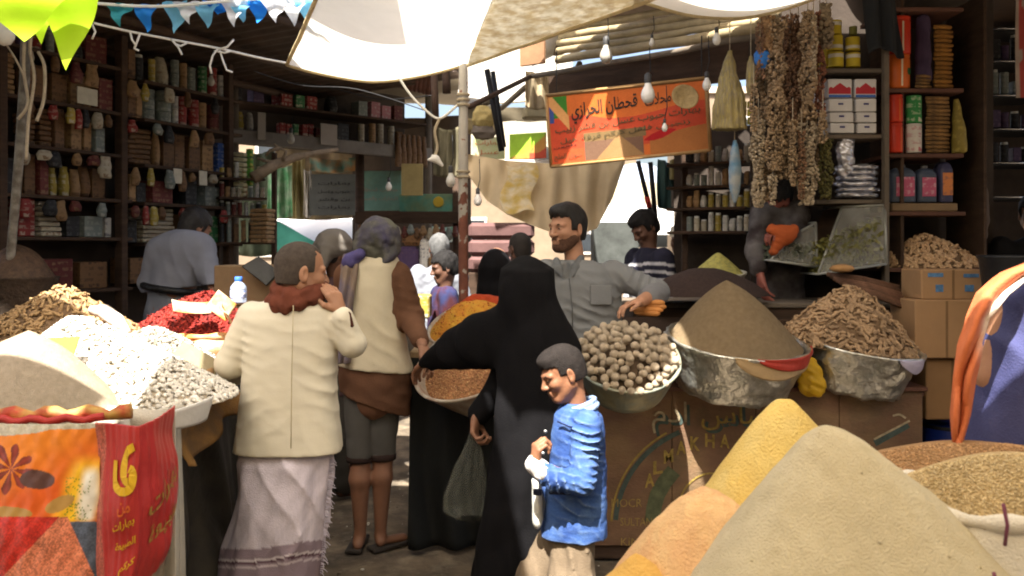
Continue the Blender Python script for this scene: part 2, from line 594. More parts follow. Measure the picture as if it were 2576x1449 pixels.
# ------------------------------------------------------------------ solid modelling for figures: blended limbs, lofted clothes
class SDF:
 def __init__(s,lo,hi,h):
  s.h = h
  s.lo = np.array(lo,float) - 2 * h
  n = np.ceil((np.array(hi,float) + 2 * h - s.lo) / h).astype(int) + 1
  s.ax = [s.lo[i] + h * np.arange(n[i]) for i in range(3)]
  s.D = np.full(n,9.0)
 def sub(s,lo,hi):
  sl,cs = [],[]
  for i in range(3):
   a = max(0,int(np.floor((lo[i] - s.lo[i]) / s.h)))
   b = min(len(s.ax[i]),int(np.ceil((hi[i] - s.lo[i]) / s.h)) + 1)
   if b <= a:
    return None,None
   sl.append(slice(a,b))
   sh = [1,1,1]
   sh[i] = -1
   cs.append(s.ax[i][a:b].reshape(sh))
  return tuple(sl),cs
 def blend(s,sl,val,k):
  a = s.D[sl]
  if k <= 0:
   s.D[sl] = np.minimum(a,val)
   return
  h = np.clip(0.5 + 0.5 * (a - val) / k,0,1)
  s.D[sl] = a * (1 - h) + val * h - k * h * (1 - h)
 def cap(s,a,b,ra,rb,k=0.02,flat=None):
  """tapered capsule; flat=(axis, factor): squashed along that unit axis"""
  a,b = np.array(a,float),np.array(b,float)
  m = max(ra,rb) * (1.0 if flat is None else max(1,1 / flat[1])) + k + 2 * s.h
  sl,c = s.sub(np.minimum(a,b) - m,np.maximum(a,b) + m)
  if sl is None:
   return s
  d = b - a
  L2 = d @ d + 1e-12
  px,py,pz = c[0] - a[0],c[1] - a[1],c[2] - a[2]
  t = np.clip((px * d[0] + py * d[1] + pz * d[2]) / L2,0,1)
  qx,qy,qz = px - t * d[0],py - t * d[1],pz - t * d[2]
  r2 = qx * qx + qy * qy + qz * qz
  if flat is not None:
   n = np.array(flat[0],float)
   n /= np.linalg.norm(n)
   w = qx * n[0] + qy * n[1] + qz * n[2]
   r2 = r2 + w * w * (1 / flat[1] ** 2 - 1)
  s.blend(sl,np.sqrt(r2) - (ra + (rb - ra) * t),k)
  return s
 def chain(s,pts,rs,k=0.02,flat=None):
  for i in range(len(pts) - 1):
   s.cap(pts[i],pts[i + 1],rs[i],rs[i + 1],k,flat)
  return s
 def ell(s,c,r,B=None,k=0.02,cut=False):
  """ellipsoid; B rows = local axes"""
  c,r = np.array(c,float),np.array(r,float)
  m = max(r) + abs(k) + 2 * s.h
  sl,q = s.sub(c - m,c + m)
  if sl is None:
   return s
  p = [q[i] - c[i] for i in range(3)]
  if B is not None:
   B = np.array(B,float)
   p = [p[0] * B[i][0] + p[1] * B[i][1] + p[2] * B[i][2] for i in range(3)]
  k0 = np.sqrt((p[0] / r[0]) ** 2 + (p[1] / r[1]) ** 2 + (p[2] / r[2]) ** 2)
  k1 = np.sqrt((p[0] / r[0] ** 2) ** 2 + (p[1] / r[1] ** 2) ** 2 + (p[2] / r[2] ** 2) ** 2) + 1e-9
  val = np.where(k0 < 0.3,(k0 - 1) * min(r),k0 * (k0 - 1) / k1)
  if cut:
   a = s.D[sl]
   h = np.clip(0.5 - 0.5 * (a + val) / k,0,1)
   s.D[sl] = a * (1 - h) - val * h + k * h * (1 - h)
  else:
   s.blend(sl,val,k)
  return s
 def loft(s,st,k=0.02,fold=None,power=2.0):
  """stations (z, cx, cy, half_width, half_depth, yaw): an upright lofted shape. fold(theta, z) -> relative radius"""
  st = np.array(sorted([tuple(x) + (0,) * (6 - len(x)) for x in st]),float)
  z0,z1 = st[0,0],st[-1,0]
  w = max(st[:,3].max(),st[:,4].max()) * 1.25 + k + 3 * s.h
  lo = (st[:,1].min() - w,st[:,2].min() - w,z0 - k - 2 * s.h)
  hi = (st[:,1].max() + w,st[:,2].max() + w,z1 + k + 2 * s.h)
  sl,c = s.sub(lo,hi)
  if sl is None:
   return s
  z = c[2]
  f = [np.interp(z,st[:,0],st[:,i]) for i in range(1,6)]
  px,py = c[0] - f[0],c[1] - f[1]
  cs,sn = np.cos(f[4]),np.sin(f[4])
  ux,uy = px * cs + py * sn,-px * sn + py * cs
  hw,hd = f[2],f[3]
  if fold is not None:
   th = np.arctan2(uy / hd,ux / hw)
   g = 1 + fold(th,z)
   hw,hd = hw * g,hd * g
  if power == 2.0:
   rr = np.sqrt((ux / hw) ** 2 + (uy / hd) ** 2)
  else:
   rr = (np.abs(ux / hw) ** power + np.abs(uy / hd) ** power) ** (1 / power)
  val = (rr - 1) * np.minimum(hw,hd)
  val = np.maximum(val,np.maximum(z - z1,z0 - z))
  s.blend(sl,val,k)
  return s
 def wrinkle(s,amp,f,seed=0,stretch=(1,1,1)):
  X = s.ax[0].reshape(-1,1,1) * stretch[0]
  Y = s.ax[1].reshape(1,-1,1) * stretch[1]
  Z = s.ax[2].reshape(1,1,-1) * stretch[2]
  rg = np.random.default_rng(seed)
  msk = np.abs(s.D) < 0.06
  out = np.zeros_like(s.D)
  ii = np.nonzero(msk)
  x,y,z = X[ii[0],0,0],Y[0,ii[1],0],Z[0,0,ii[2]]
  o = 0
  for i in range(6):
   d = rg.normal(size=3)
   d = d / np.linalg.norm(d) * f * (0.6 + 0.3 * i)
   ph = x * d[0] + y * d[1] + z * d[2] + rg.uniform(0,6.28)
   ph = ph + 0.8 * np.sin(0.5 * (x * d[1] + y * d[2] + z * d[0]))
   o = o + (1 - 2 * np.abs(np.sin(ph))) / (1 + 0.35 * i)
  out[ii] = o * amp / 2.6
  s.D += out
  return s
 def folds(s,c,rad,dr,freq,amp,seed=0,warp=0.5):
  """crisp local creases: waves along dr, strongest near c"""
  c = np.array(c,float)
  dr = np.array(dr,float)
  dr /= np.linalg.norm(dr)
  sl,q = s.sub(c - rad * 2.4,c + rad * 2.4)
  if sl is None:
   return s
  p = [q[i] - c[i] for i in range(3)]
  r2 = p[0] ** 2 + p[1] ** 2 + p[2] ** 2
  m = np.exp(-r2 / (rad * 1.05) ** 2)
  rg = np.random.default_rng(seed)
  w = 0
  for i in range(3):
   v = rg.normal(size=3) * freq * 0.33
   w = w + np.sin(p[0] * v[0] + p[1] * v[1] + p[2] * v[2] + rg.uniform(0,6.3))
  ph = freq * (p[0] * dr[0] + p[1] * dr[1] + p[2] * dr[2]) + warp * w
  v = rg.normal(size=3) * freq * 0.2
  loc = 0.55 + 0.45 * np.sin(p[0] * v[0] + p[1] * v[1] + p[2] * v[2] + rg.uniform(0,6.3))
  s.D[sl] += amp * m * loc * (np.abs(np.sin(ph * 0.5)) ** 0.6 - 0.62)
  return s
 def cutbelow(s,z):
  s.D = np.maximum(s.D,(z - s.ax[2]).reshape(1,1,-1))
  return s
 def cutabove(s,z):
  s.D = np.maximum(s.D,(s.ax[2] - z).reshape(1,1,-1))
  return s
 def half(s,p,n):
  """keep the side of the plane through p that n points away from"""
  n = np.array(n,float)
  n /= np.linalg.norm(n)
  v = (s.ax[0].reshape(-1,1,1) - p[0]) * n[0] + (s.ax[1].reshape(1,-1,1) - p[1]) * n[1] + (s.ax[2].reshape(1,1,-1) - p[2]) * n[2]
  s.D = np.maximum(s.D,v)
  return s
 def mesh(s):
  D,h = s.D,s.h
  D[0],D[-1],D[:,0],D[:,-1],D[:,:,0],D[:,:,-1] = (np.maximum(D[0],h),np.maximum(D[-1],h),np.maximum(D[:,0],h),
                np.maximum(D[:,-1],h),np.maximum(D[:,:,0],h),np.maximum(D[:,:,-1],h))
  S = D < 0
  n = np.array(D.shape) - 1
  cnt = np.zeros(n,np.int8)
  off = [(a,b,c) for a in (0,1) for b in (0,1) for c in (0,1)]
  for o in off:
   cnt += S[o[0]:o[0] + n[0],o[1]:o[1] + n[1],o[2]:o[2] + n[2]]
  act = np.nonzero((cnt > 0) & (cnt < 8))
  I = np.stack(act,-1)
  vals = {o: D[I[:,0] + o[0],I[:,1] + o[1],I[:,2] + o[2]] for o in off}
  acc = np.zeros((len(I),3))
  num = np.zeros(len(I))
  for o in off:
   for ax in range(3):
    if o[ax]:
     continue
    o2 = list(o)
    o2[ax] = 1
    a,b = vals[o],vals[tuple(o2)]
    cr = (a < 0) != (b < 0)
    t = np.where(cr,a / np.where(cr,a - b,1),0)
    p = np.tile(np.array(o,float),(len(I),1))
    p[:,ax] = t
    acc += p * cr[:,None]
    num += cr
  P = s.lo + h * (I + acc / np.maximum(num,1)[:,None])
  idx = np.full(n,-1,np.int64)
  idx[act] = np.arange(len(I))
  faces = []
  for ax in range(3):
   a1,a2 = (ax + 1) % 3,(ax + 2) % 3
   sa = [slice(None)] * 3
   sb = [slice(None)] * 3
   sa[ax],sb[ax] = slice(0,-1),slice(1,None)
   A,B = S[tuple(sa)],S[tuple(sb)]
   E = np.stack(np.nonzero(A != B),-1)
   ok = (E[:,a1] > 0) & (E[:,a2] > 0) & (E[:,a1] < n[a1]) & (E[:,a2] < n[a2])
   E = E[ok]
   q = []
   for d1,d2 in ((-1,-1),(0,-1),(0,0),(-1,0)):
    c = E.copy()
    c[:,a1] += d1
    c[:,a2] += d2
    q.append(idx[c[:,0],c[:,1],c[:,2]])
   Q = np.stack(q,-1)
   ins = A[tuple(E.T)]
   Q = np.where(ins[:,None],Q,Q[:,::-1])
   faces.append(Q)
  Fq = np.concatenate(faces)
  Fq = Fq[(Fq >= 0).all(1)]
  return P,Fq
def joinm(*ms):
 vs,fs,k = [],[],0
 for v,f in ms:
  vs.append(v)
  fs.append(f + k)
  k += len(v)
 return np.concatenate(vs),np.concatenate(fs)
def basis(fwd,up=(0,0,1)):
 f = Vector(fwd).normalized()
 u = Vector(up)
 l = u.cross(f).normalized()
 u = f.cross(l).normalized()
 return np.array([f[:],l[:],u[:]])       # rows: forward, left, up
class Head:
 def __init__(s,c,fwd,up=(0,0,1),size=1.0,round_=1.0):
  s.c,s.B,s.k,s.rd = np.array(c,float),basis(fwd,up),size,round_
 def w(s,x,y,z):
  return s.c + s.k * (x * s.B[0] + y * s.B[1] + z * s.B[2])
 def skull(s,f,grow=0.0,k=0.02):
  f.ell(s.w(-0.012,0,0.03),np.array((0.100,0.078,0.093)) * s.k + grow,s.B,k)
 def skin(s,neck_to=None,h=0.0045,ears=True,pursed=False):
  K = s.k
  f = SDF(s.c - 0.19 * K,s.c + 0.19 * K,h)
  s.skull(f)
  f.ell(s.w(0.028,0,-0.045),np.array((0.060,0.060,0.072)) * K,s.B,0.035 * K)
  f.ell(s.w(0.068,0,-0.098),np.array((0.022,0.024,0.018)) * K,s.B,0.03 * K)
  for y in (-1,1):
   f.cap(s.w(0.0,y * 0.052,-0.055),s.w(0.06,y * 0.022,-0.1),0.022 * K,0.016 * K,0.03 * K)
   f.ell(s.w(0.062,y * 0.04,-0.025),np.array((0.026,0.024,0.022)) * K,s.B,0.025 * K)
   f.cap(s.w(0.088,y * 0.012,0.02),s.w(0.074,y * 0.05,0.018),0.011 * K,0.010 * K,0.016 * K)
   f.ell(s.w(0.102,y * 0.031,0.0),np.array((0.02,0.017,0.012)) * K,s.B,0.012 * K,cut=True)
   f.ell(s.w(0.074,y * 0.031,0.0),np.array((0.015,0.016,0.0115)) * K,s.B,0.004 * K)
   if ears:
    Be = basis(s.B[0] * 0.92 - s.B[1] * y * -0.35,s.B[2])
    f.ell(s.w(-0.012,y * 0.080,-0.008),np.array((0.020,0.0085,0.034)) * K,Be,0.006 * K)
    f.ell(s.w(-0.006,y * 0.090,-0.006),np.array((0.010,0.007,0.020)) * K,Be,0.004 * K,cut=True)
    f.ell(s.w(-0.004,y * 0.079,-0.034),np.array((0.010,0.007,0.010)) * K,Be,0.006 * K)
  f.cap(s.w(0.086,0,0.014),s.w(0.110,0,-0.030),0.009 * K,0.013 * K,0.014 * K)
  for y in (-1,1):
   f.ell(s.w(0.100,y * 0.013,-0.034),np.array((0.011,0.009,0.008)) * K,s.B,0.007 * K)
  f.cap(s.w(0.090,-0.020,-0.060),s.w(0.090,0.020,-0.060),0.008 * K,0.008 * K,0.008 * K)
  f.cap(s.w(0.088,-0.016,-0.073),s.w(0.088,0.016,-0.073),0.009 * K,0.009 * K,0.008 * K)
  f.ell(s.w(0.101,0,-0.0665),np.array((0.008,0.026 if not pursed else 0.012,0.0022 if not pursed else 0.0012)) * K,s.B,0.003 * K,cut=True)
  if neck_to is not None:
   f.cap(s.w(-0.028,0,-0.055),neck_to,0.047 * K,0.053 * K,0.03 * K)
  return f.mesh()
 def hair(s,thick=0.008,front=0.055,nape=-0.075,side=-0.02,rough=0.006,h=0.0055,fr=55,top=0.0,fringe=0.0):
  """short hair: a thicker skull with the face cut away"""
  K = s.k
  f = SDF(s.c - 0.2 * K,s.c + 0.2 * K,h)
  s.skull(f,thick * K)
  f.ell(s.w(-0.040,0,-0.030),np.array((0.060,0.064,0.070)) * K + thick * K * 0.5,s.B,0.025)
  if top:
   f.ell(s.w(0.018,0,0.088),np.array((0.074,0.055,0.030)) * K + top,s.B,0.025)
  f.wrinkle(rough,fr,5)
  # face: everything in front of a slanted line and below the hairline
  X = [f.ax[0].reshape(-1,1,1) - s.c[0],f.ax[1].reshape(1,-1,1) - s.c[1],f.ax[2].reshape(1,1,-1) - s.c[2]]
  lx,ly,lz = [(X[0] * s.B[i][0] + X[1] * s.B[i][1] + X[2] * s.B[i][2]) / K for i in range(3)]
  lz2 = lz + 0.006 * np.sin(ly * 180) + 0.005 * np.sin(ly * 330 + 1)
  hl = front - 0.5 * np.maximum(np.abs(ly) - 0.045,0)
  face = np.maximum(np.minimum(lx - 0.045 + 0.35 * np.maximum(0,lz - 0.03),9),lz2 - hl)     # negative of kept side
  inface = np.minimum(lx - 0.035,hl - lz2)            # >0 where face
  sideb = np.minimum(lx + 0.018,side - lz)            # >0 : in front of/below ears
  low = nape - lz
  f.D = np.maximum(f.D,np.maximum(np.maximum(inface,sideb),low) * K)
  return f.mesh()
 def beard(s,t=0.004,moustache=True,h=0.0045):
  K = s.k
  f = SDF(s.c - 0.17 * K,s.c + 0.17 * K,h)
  f.ell(s.w(0.028,0,-0.045),np.array((0.060,0.060,0.072)) * K + t,s.B,0.035 * K)
  f.ell(s.w(0.068,0,-0.098),np.array((0.022,0.024,0.018)) * K + t,s.B,0.03 * K)
  for y in (-1,1):
   f.cap(s.w(0.0,y * 0.052,-0.055),s.w(0.06,y * 0.022,-0.1),0.022 * K + t,0.016 * K + t,0.03 * K)
  X = [f.ax[0].reshape(-1,1,1) - s.c[0],f.ax[1].reshape(1,-1,1) - s.c[1],f.ax[2].reshape(1,1,-1) - s.c[2]]
  lx,ly,lz = [(X[0] * s.B[i][0] + X[1] * s.B[i][1] + X[2] * s.B[i][2]) / K for i in range(3)]
  top = -0.030 - 0.42 * np.maximum(lx - 0.02,0) + 0 * ly
  f.D = np.maximum(f.D,np.maximum(lz - top,-0.012 - lx) * K)
  if moustache:
   for y in (-1,1):
    f.cap(s.w(0.099,y * 0.004,-0.051),s.w(0.088,y * 0.027,-0.060),0.0065 * K,0.004 * K,0.003)
  f.wrinkle(0.0015,160,3)
  return f.mesh()
 def extras(s,parent,brow=(0.012,0.008,0.006),eyes=True):
  K = s.k
  mb,me,mi = MB(),MB(),MB()
  for y in (-1,1):
   mb.tube([s.w(0.093,y * 0.014,0.0175),s.w(0.091,y * 0.032,0.022),s.w(0.078,y * 0.05,0.017)],[0.0035 * K,0.0042 * K,0.002 * K],6)
   m3 = Matrix(s.B.T.tolist())
   me.lathe([(0.001,-0.0065),(0.0075,-0.004),(0.0098,0),(0.0075,0.004),(0.001,0.0065)],s.w(0.0812,y * 0.031,0.0),12,m3)
   mi.lathe([(0.0005,-0.0050),(0.0042,-0.0036),(0.0054,0),(0.0042,0.0036),(0.0005,0.0050)],s.w(0.0875,y * 0.0315,0.0),10,m3)
  mb.build('eyebrows',M('brow_hair',brow,0.9),parent,True)
  if not eyes:
   ml = MB()
   for y in (-1,1):
    ml.tube([s.w(0.0885,y * 0.020,-0.002),s.w(0.0905,y * 0.031,-0.0035),s.w(0.0845,y * 0.044,-0.001)],[0.0012 * K,0.0024 * K,0.0012 * K],5)
   ml.build('eyelashes',M('brow_hair',brow,0.9),parent,True)
  if eyes:
   e = me.build('eyes',M('eye_white',(0.26,0.22,0.19),0.3,bump=0),parent,True)
   mi.build('iris',M('eye_dark',(0.012,0.007,0.005),0.2,bump=0),e,True)
def hand_mesh(wrist,d,n,thumb_side=1,curl=0.5,size=1.0,h=0.0038,spread=0.12):
 """wrist point, finger direction d, palm normal n (palm faces n), thumb on +-(n x d) side"""
 d = Vector(d).normalized()
 n = Vector(n)
 n = (n - d * n.dot(d)).normalized()
 t = n.cross(d).normalized() * thumb_side
 W = Vector(wrist)
 c = W + d * 0.08 * size
 f = SDF(np.array(c) - 0.14 * size,np.array(c) + 0.14 * size,h)
 pl = 0.085 * size
 f.cap(W,W + d * 0.03 * size,0.026 * size,0.028 * size,0.01,(n[:],0.62))
 for i in range(4):
  a = W + d * 0.018 * size + t * (0.012 - 0.008 * i) * size
  b = W + d * (pl - (0.004,0,0.003,0.012)[i] * size) + t * (0.028 - 0.0185 * i) * size
  f.cap(a,b,0.0135 * size,0.0118 * size,0.012)
 for i in range(4):
  p = W + d * (pl - (0.004,0,0.003,0.012)[i] * size) + t * (0.028 - 0.0185 * i) * size
  dd = (d + t * spread * (1.2 - 0.8 * i) * 0.5).normalized()
  ln = [(0.042,0.026,0.022),(0.046,0.030,0.023),(0.043,0.028,0.022),(0.034,0.021,0.019)][i]
  ang = 0
  r = (0.0098,0.0100,0.0095,0.0085)[i] * size
  for j in range(3):
   ang += curl * (0.8,1.1,0.8)[j]
   v = dd * math.cos(ang) + n * math.sin(ang)
   q = p + v * ln[j] * size
   f.cap(p,q,r * (1 - 0.06 * j),r * (0.94 - 0.07 * j),0.004)
   p = q
 p = W + d * 0.025 * size + t * 0.022 * size + n * 0.006
 v = (d * 0.62 + t * 0.72 + n * 0.25 * curl).normalized()
 q = p + v * 0.042 * size
 f.cap(p,q,0.015 * size,0.0115 * size,0.012)
 v2 = (d * 0.85 + t * 0.25 + n * 0.6 * curl).normalized()
 q2 = q + v2 * 0.032 * size
 f.cap(q,q2,0.0112 * size,0.0098 * size,0.005)
 v3 = (d * 0.85 - t * 0.05 + n * 0.9 * curl).normalized()
 f.cap(q2,q2 + v3 * 0.026 * size,0.0098 * size,0.0078 * size,0.005)
 return f.mesh()
def arm_sdf(pts,rs,h=0.009,k=0.015,wr=0.0,fr=40,seed=0):
 P = np.array([tuple(p) for p in pts])
 m = max(rs) + 0.03
 f = SDF(P.min(0) - m,P.max(0) + m,h)
 f.chain(pts,rs,k)
 if wr:
  f.wrinkle(wr,fr,seed)
 return f
def person(label,loc,group=None):
 return thing('person',label,'person',loc,group)
def skin_mat(name,c):
 return M(name,c,0.55,0.12,14,0.12,120,spec=0.35,sss=0.08)
def cloth_mat(name,c=(0.05,0.045,0.04),var=0.12,bump=0.35,bscale=220,rough=0.9,**kw):
 return M(name,c,rough,var,5,bump,bscale,spec=0.15,**kw)
def standing(label,px,top_py,d,fwd,skin,hairc,shirt,lower=None,H=None,head=1.0,shoulders=0.40,covered=None,lean=(0,0),
   floor=0.0,hair_kw=None,stripe=None,scarf=None,arms=True,depth=0.2,robe=False):
 """a simple standing figure for the busy background: body, hair, shirt, trousers or robe"""
 top = at(px,top_py,d)
 f = Vector((fwd[0],fwd[1],0)).normalized()
 l = Vector((-f.y,f.x,0))
 yaw = math.atan2(l.y,l.x)
 hc = top - Vector((0,0,0.125 * head))
 H = top.z - floor
 base = Vector((hc.x - lean[0],hc.y - lean[1],floor))
 p = person(label,base)
 zs = hc.z - 0.20 * head          # shoulder line
 nb = Vector((hc.x - lean[0] * 0.25,hc.y - lean[1] * 0.25,zs + 0.02))
 sx,sy = nb.x,nb.y
 hip = floor + (zs - floor) * 0.56
 # body under the clothes: torso, arms, legs, head in one mesh
 lo = (base.x - 0.45,base.y - 0.45,floor)
 hi = (base.x + 0.45,base.y + 0.45,zs + 0.05)
 b = SDF(lo,hi,0.018)
 b.loft([(hip - 0.05,base.x,base.y,shoulders * 0.33,0.08,yaw),(zs - 0.25,sx,sy,shoulders * 0.34,0.085,yaw),(zs - 0.03,sx,sy,shoulders * 0.36,0.07,yaw)],0.05)
 hd = Head(hc,fwd,size=head)
 hands = []
 for s_ in (-1,1):
  hp = base + l * s_ * 0.09 + Vector((0,0,hip - floor))
  kn = base + l * s_ * 0.10 + f * 0.02 + Vector((0,0,(hip - floor) * 0.52))
  an = base + l * s_ * 0.10 - f * 0.02 + Vector((0,0,0.07))
  b.chain([hp,kn,an],[0.075,0.05,0.035],0.03)
  b.cap(an - Vector((0,0,0.03)),an + f * 0.14 - Vector((0,0,0.045)),0.035,0.026,0.02)
 A = []
 for s_ in (-1,1):
  sh = Vector((sx,sy,zs - 0.02)) + l * s_ * shoulders * 0.44
  el = sh + l * s_ * 0.05 + Vector((0,0,-0.27)) - f * 0.02
  wr = el + f * 0.16 + Vector((0,0,-0.17)) - l * s_ * 0.03
  b.chain([sh,el,wr],[0.045,0.035,0.026],0.03)
  A.append((sh,el,wr))
 parts = [b.mesh(),hd.skin(nb,0.0065)]
 if arms:
  for s_,(sh,el,wr) in zip((-1,1),A):
   parts.append(hand_mesh(wr,(wr - el),-l * s_,s_,0.5,0.95 * head,0.007))
 put('body',*joinm(*parts),skin,p)
 hd.extras(p,eyes=False)
 if hairc is not None:
  put('hair',*hd.hair(**(hair_kw or {})),M('hair_%02x%02x%02x' % tuple(int(255 * x) for x in hairc),hairc,0.8,0.3,30,0.3,150),p)
 zb = floor + 0.12 if robe else hip - 0.10
 g = SDF((lo[0],lo[1],zb - 0.02),(hi[0],hi[1],zs + 0.1),0.011)
 W = shoulders * 0.5
 g.loft([(zb,base.x,base.y,W * (1.05 if robe else 0.92),depth * (0.9 if robe else 0.68),yaw),(hip + 0.06,base.x,base.y,W * 0.9,depth * 0.62,yaw),
   (zs - 0.25,sx,sy,W * 0.92,depth * 0.62,yaw),(zs - 0.08,sx,sy,W * 0.98,depth * 0.55,yaw),(zs,sx,sy,W * 0.8,depth * 0.42,yaw),
   (zs + 0.035,sx,sy,W * 0.42,depth * 0.33,yaw),(zs + 0.05,sx,sy,W * 0.30,depth * 0.30,yaw)],0.02,
  fold=(lambda th,z: 0.035 * np.sin(9 * th + 3 * np.sin(4 * z))))
 for (sh,el,wr) in A:
  g.chain([sh,el,wr - (wr - el) * 0.1],[0.075,0.06,0.045],0.03)
 g.wrinkle(0.008,26,int(px) % 97)
 vv,ff = g.mesh()
 put('shirt' if not robe else 'robe',vv,ff,shirt,p)
 if not robe:
  q = SDF((lo[0],lo[1],floor),(hi[0],hi[1],hip + 0.1),0.014)
  for s_ in (-1,1):
   q.chain([base + l * s_ * 0.085 + Vector((0,0,hip - floor)),base + l * s_ * 0.10 + Vector((0,0,(hip - floor) * 0.5)),base + l * s_ * 0.10 + Vector((0,0,0.09))],[0.11,0.085,0.07],0.03)
  q.wrinkle(0.008,22,4)
  put('trousers',*q.mesh(),lower,p)
 return p,hd,nb
# ------------------------------------------------------------------ setting: ground, far walls, shops, awnings
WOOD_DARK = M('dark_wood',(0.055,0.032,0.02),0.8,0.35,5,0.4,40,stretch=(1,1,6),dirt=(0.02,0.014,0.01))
WOOD_GREY = M('grey_wood',(0.13,0.105,0.08),0.85,0.3,6,0.4,50,dirt=(0.05,0.04,0.03))
WOOD_RED = M('red_brown_wood',(0.10,0.045,0.03),0.7,0.3,4,0.3,50,dirt=(0.03,0.02,0.015))
WOOD_TAN = M('tan_wood',(0.36,0.25,0.14),0.8,0.3,5,0.35,45,dirt=(0.1,0.07,0.04))
BAMBOO = M('bamboo',(0.30,0.24,0.14),0.6,0.3,7,0.2,60,dirt=(0.1,0.08,0.05))
METAL = M('dull_metal',(0.35,0.35,0.34),0.45,0.2,9,0.1,60,metal=0.7)
BLACKM = M('black_iron',(0.012,0.012,0.013),0.55,0.3,9,0.2,80)
ROPE = M('white_rope',(0.72,0.70,0.66),0.9,0.1,30,0.5,250)
ROPE_TAN = M('tan_rope',(0.42,0.35,0.25),0.9,0.2,30,0.5,250)
PLASTER = M('plaster',(0.42,0.35,0.27),0.9,0.2,3,0.3,30,dirt=(0.22,0.17,0.12))
DARKWALL = M('dark_wall',(0.05,0.038,0.03),0.9,0.35,3,0.3,30)  # very dark brown, varied at random
# ground: trodden earth, worn uneven near the stalls
def ground_S(u,v):
 x = (u - 0.5) * 2
 y = (v - 0.25) * 2
 X = np.sign(x) * (np.abs(x) * 6 + np.abs(x) ** 4 * 300)
 Y = 3 + np.sign(y) * (np.abs(y) * 7 + np.abs(y) ** 4 * 120)
 p = np.stack([X,Y,0 * X],-1)
 near = np.exp(-((X / 7) ** 2 + ((Y - 4) / 8) ** 2))
 Z = -0.012 + near * (0.010 * noise3(p,2.1,1) + 0.005 * noise3(p,7,2))
 return X,Y,Z
EARTH = M('trodden_earth',(0.15,0.115,0.08),0.95,0.4,3,0.7,45,c2=(0.075,0.06,0.045),dirt=(0.30,0.25,0.18),dscale=7,damt=0.45)
g = grid_sheet('ground',ground_S,120,120,EARTH,base=(0,0,0))
struct(g)
# litter: husks, scraps and small stones nobody could count
pv,pf = blob('pebble',3)
n = 900
xy = np.stack([RNG.uniform(-1.6,2.6,n),RNG.uniform(2.2,6.0,n)],-1)
A = np.zeros((n,4,4))
sc = RNG.uniform(0.006,0.022,n) * (RNG.random(n) ** 1.5 + 0.3)
A[:,:3,:3] = rotmats(n) * sc[:,None,None]
A[:,2,:3] *= 0.45
A[:,:2,3] = xy
A[:,2,3] = -0.004
A[:,3,3] = 1
lc = np.where(RNG.random(n)[:,None] < 0.35,np.array([[0.45,0.42,0.36]]),np.array([[0.14,0.11,0.08]]))
litter = merged('litter',pv,pf,A,M('litter_bits',vcol=True,rough=0.9),cols=lc)
tag(litter,'scattered husks, paper scraps and pebbles on the earth floor','litter',kind='stuff')
# ---------- shade cloths over the alley
TARP_W = M('white_tarp',(0.80,0.77,0.68),0.85,0.06,4,0.2,90,trans=0.42,dirt=(0.45,0.36,0.2),dscale=1.2,damt=0.25)
TARP_T = M('tan_tarp',(0.42,0.33,0.20),0.9,0.15,4,0.25,70,trans=0.30,dirt=(0.30,0.22,0.11),dscale=2.5,damt=0.6)
TARP_D = M('heavy_tarp',(0.30,0.25,0.18),0.9,0.15,4,0.25,70,trans=0.04)
TARP_C = M('cream_tarp',(0.66,0.56,0.38),0.9,0.1,4,0.2,70,trans=0.40)
TARP_G = M('soiled_tarp',(0.60,0.55,0.42),0.9,0.2,8,0.25,70,trans=0.13,c2=(0.38,0.30,0.17),dirt=(0.22,0.15,0.07),dscale=9,damt=0.9)
def sag(u,v,c00,c10,c11,c01,dz=0.15,wob=0.03,seed=0):
 P = [np.array(c) for c in (c00,c10,c11,c01)]
 q = ((1 - u)[...,None] * (1 - v)[...,None] * P[0] + u[...,None] * (1 - v)[...,None] * P[1] + (u * v)[...,None] * P[2] + ((1 - u) * v)[...,None] * P[3])
 s_ = 16 * u * (1 - u) * v * (1 - v)
 e = 4 * u * (1 - u) * 0.5 + 4 * v * (1 - v) * 0.5
 q[...,2] -= dz * (0.6 * s_ + 0.4 * e)
 q[...,2] += wob * noise3(q,3.5,seed) + wob * 0.4 * noise3(q,11,seed + 1)
 return q
def tarp(name,label,corners,mat,dz=0.15,wob=0.03,seed=0,n=(40,40),hem=None,shape=None):
 def S(u,v):
  q = sag(u,v,*corners,dz=dz,wob=wob,seed=seed)
  if shape is not None:
   q = shape(u,v,q)
  return q[...,0],q[...,1],q[...,2]
 o = grid_sheet(name,S,n[0],n[1],mat)
 tag(o,label,'awning')
 if hem is not None:
  mb = MB()
  for side in hem:
   t = np.linspace(0,1,40)
   uu,vv = {'v1': (t,0 * t + 1),'v0': (t,0 * t),'u0': (0 * t,t),'u1': (0 * t + 1,t)}[side]
   x,y,z = S(uu,vv)
   mb.tube([Vector(p) + Vector((0,0,-0.002)) for p in zip(x,y,z)],0.011,7)
  h = mb.build('hem',M('tarp_hem',(0.60,0.50,0.30),0.9,0.2,20,0.3,100,trans=0.2),o,True)
 return o
def droop(k):
 def f(u,v,q):
  q[...,2] -= k * np.sin(u * math.pi) * v ** 2
  return q
 return f
# white cloth whose far edge hangs by the pole (c00 near left, c10 near right, c11 far right, c01 far left)
wl_far,wr_far = at(722,160,5.05),at(1172,163,5.0)
A_near_l,A_near_r = V(-0.30,2.30,2.80),V(0.16,2.30,2.80)
awn_a = tarp('awning','sunlit white cloth awning roped to the peeling pole, over the shoppers',
   (A_near_l,A_near_r,wr_far,wl_far),TARP_W,dz=0.10,wob=0.02,seed=3,n=(60,60),hem=('v1','u0'),shape=droop(0.075))
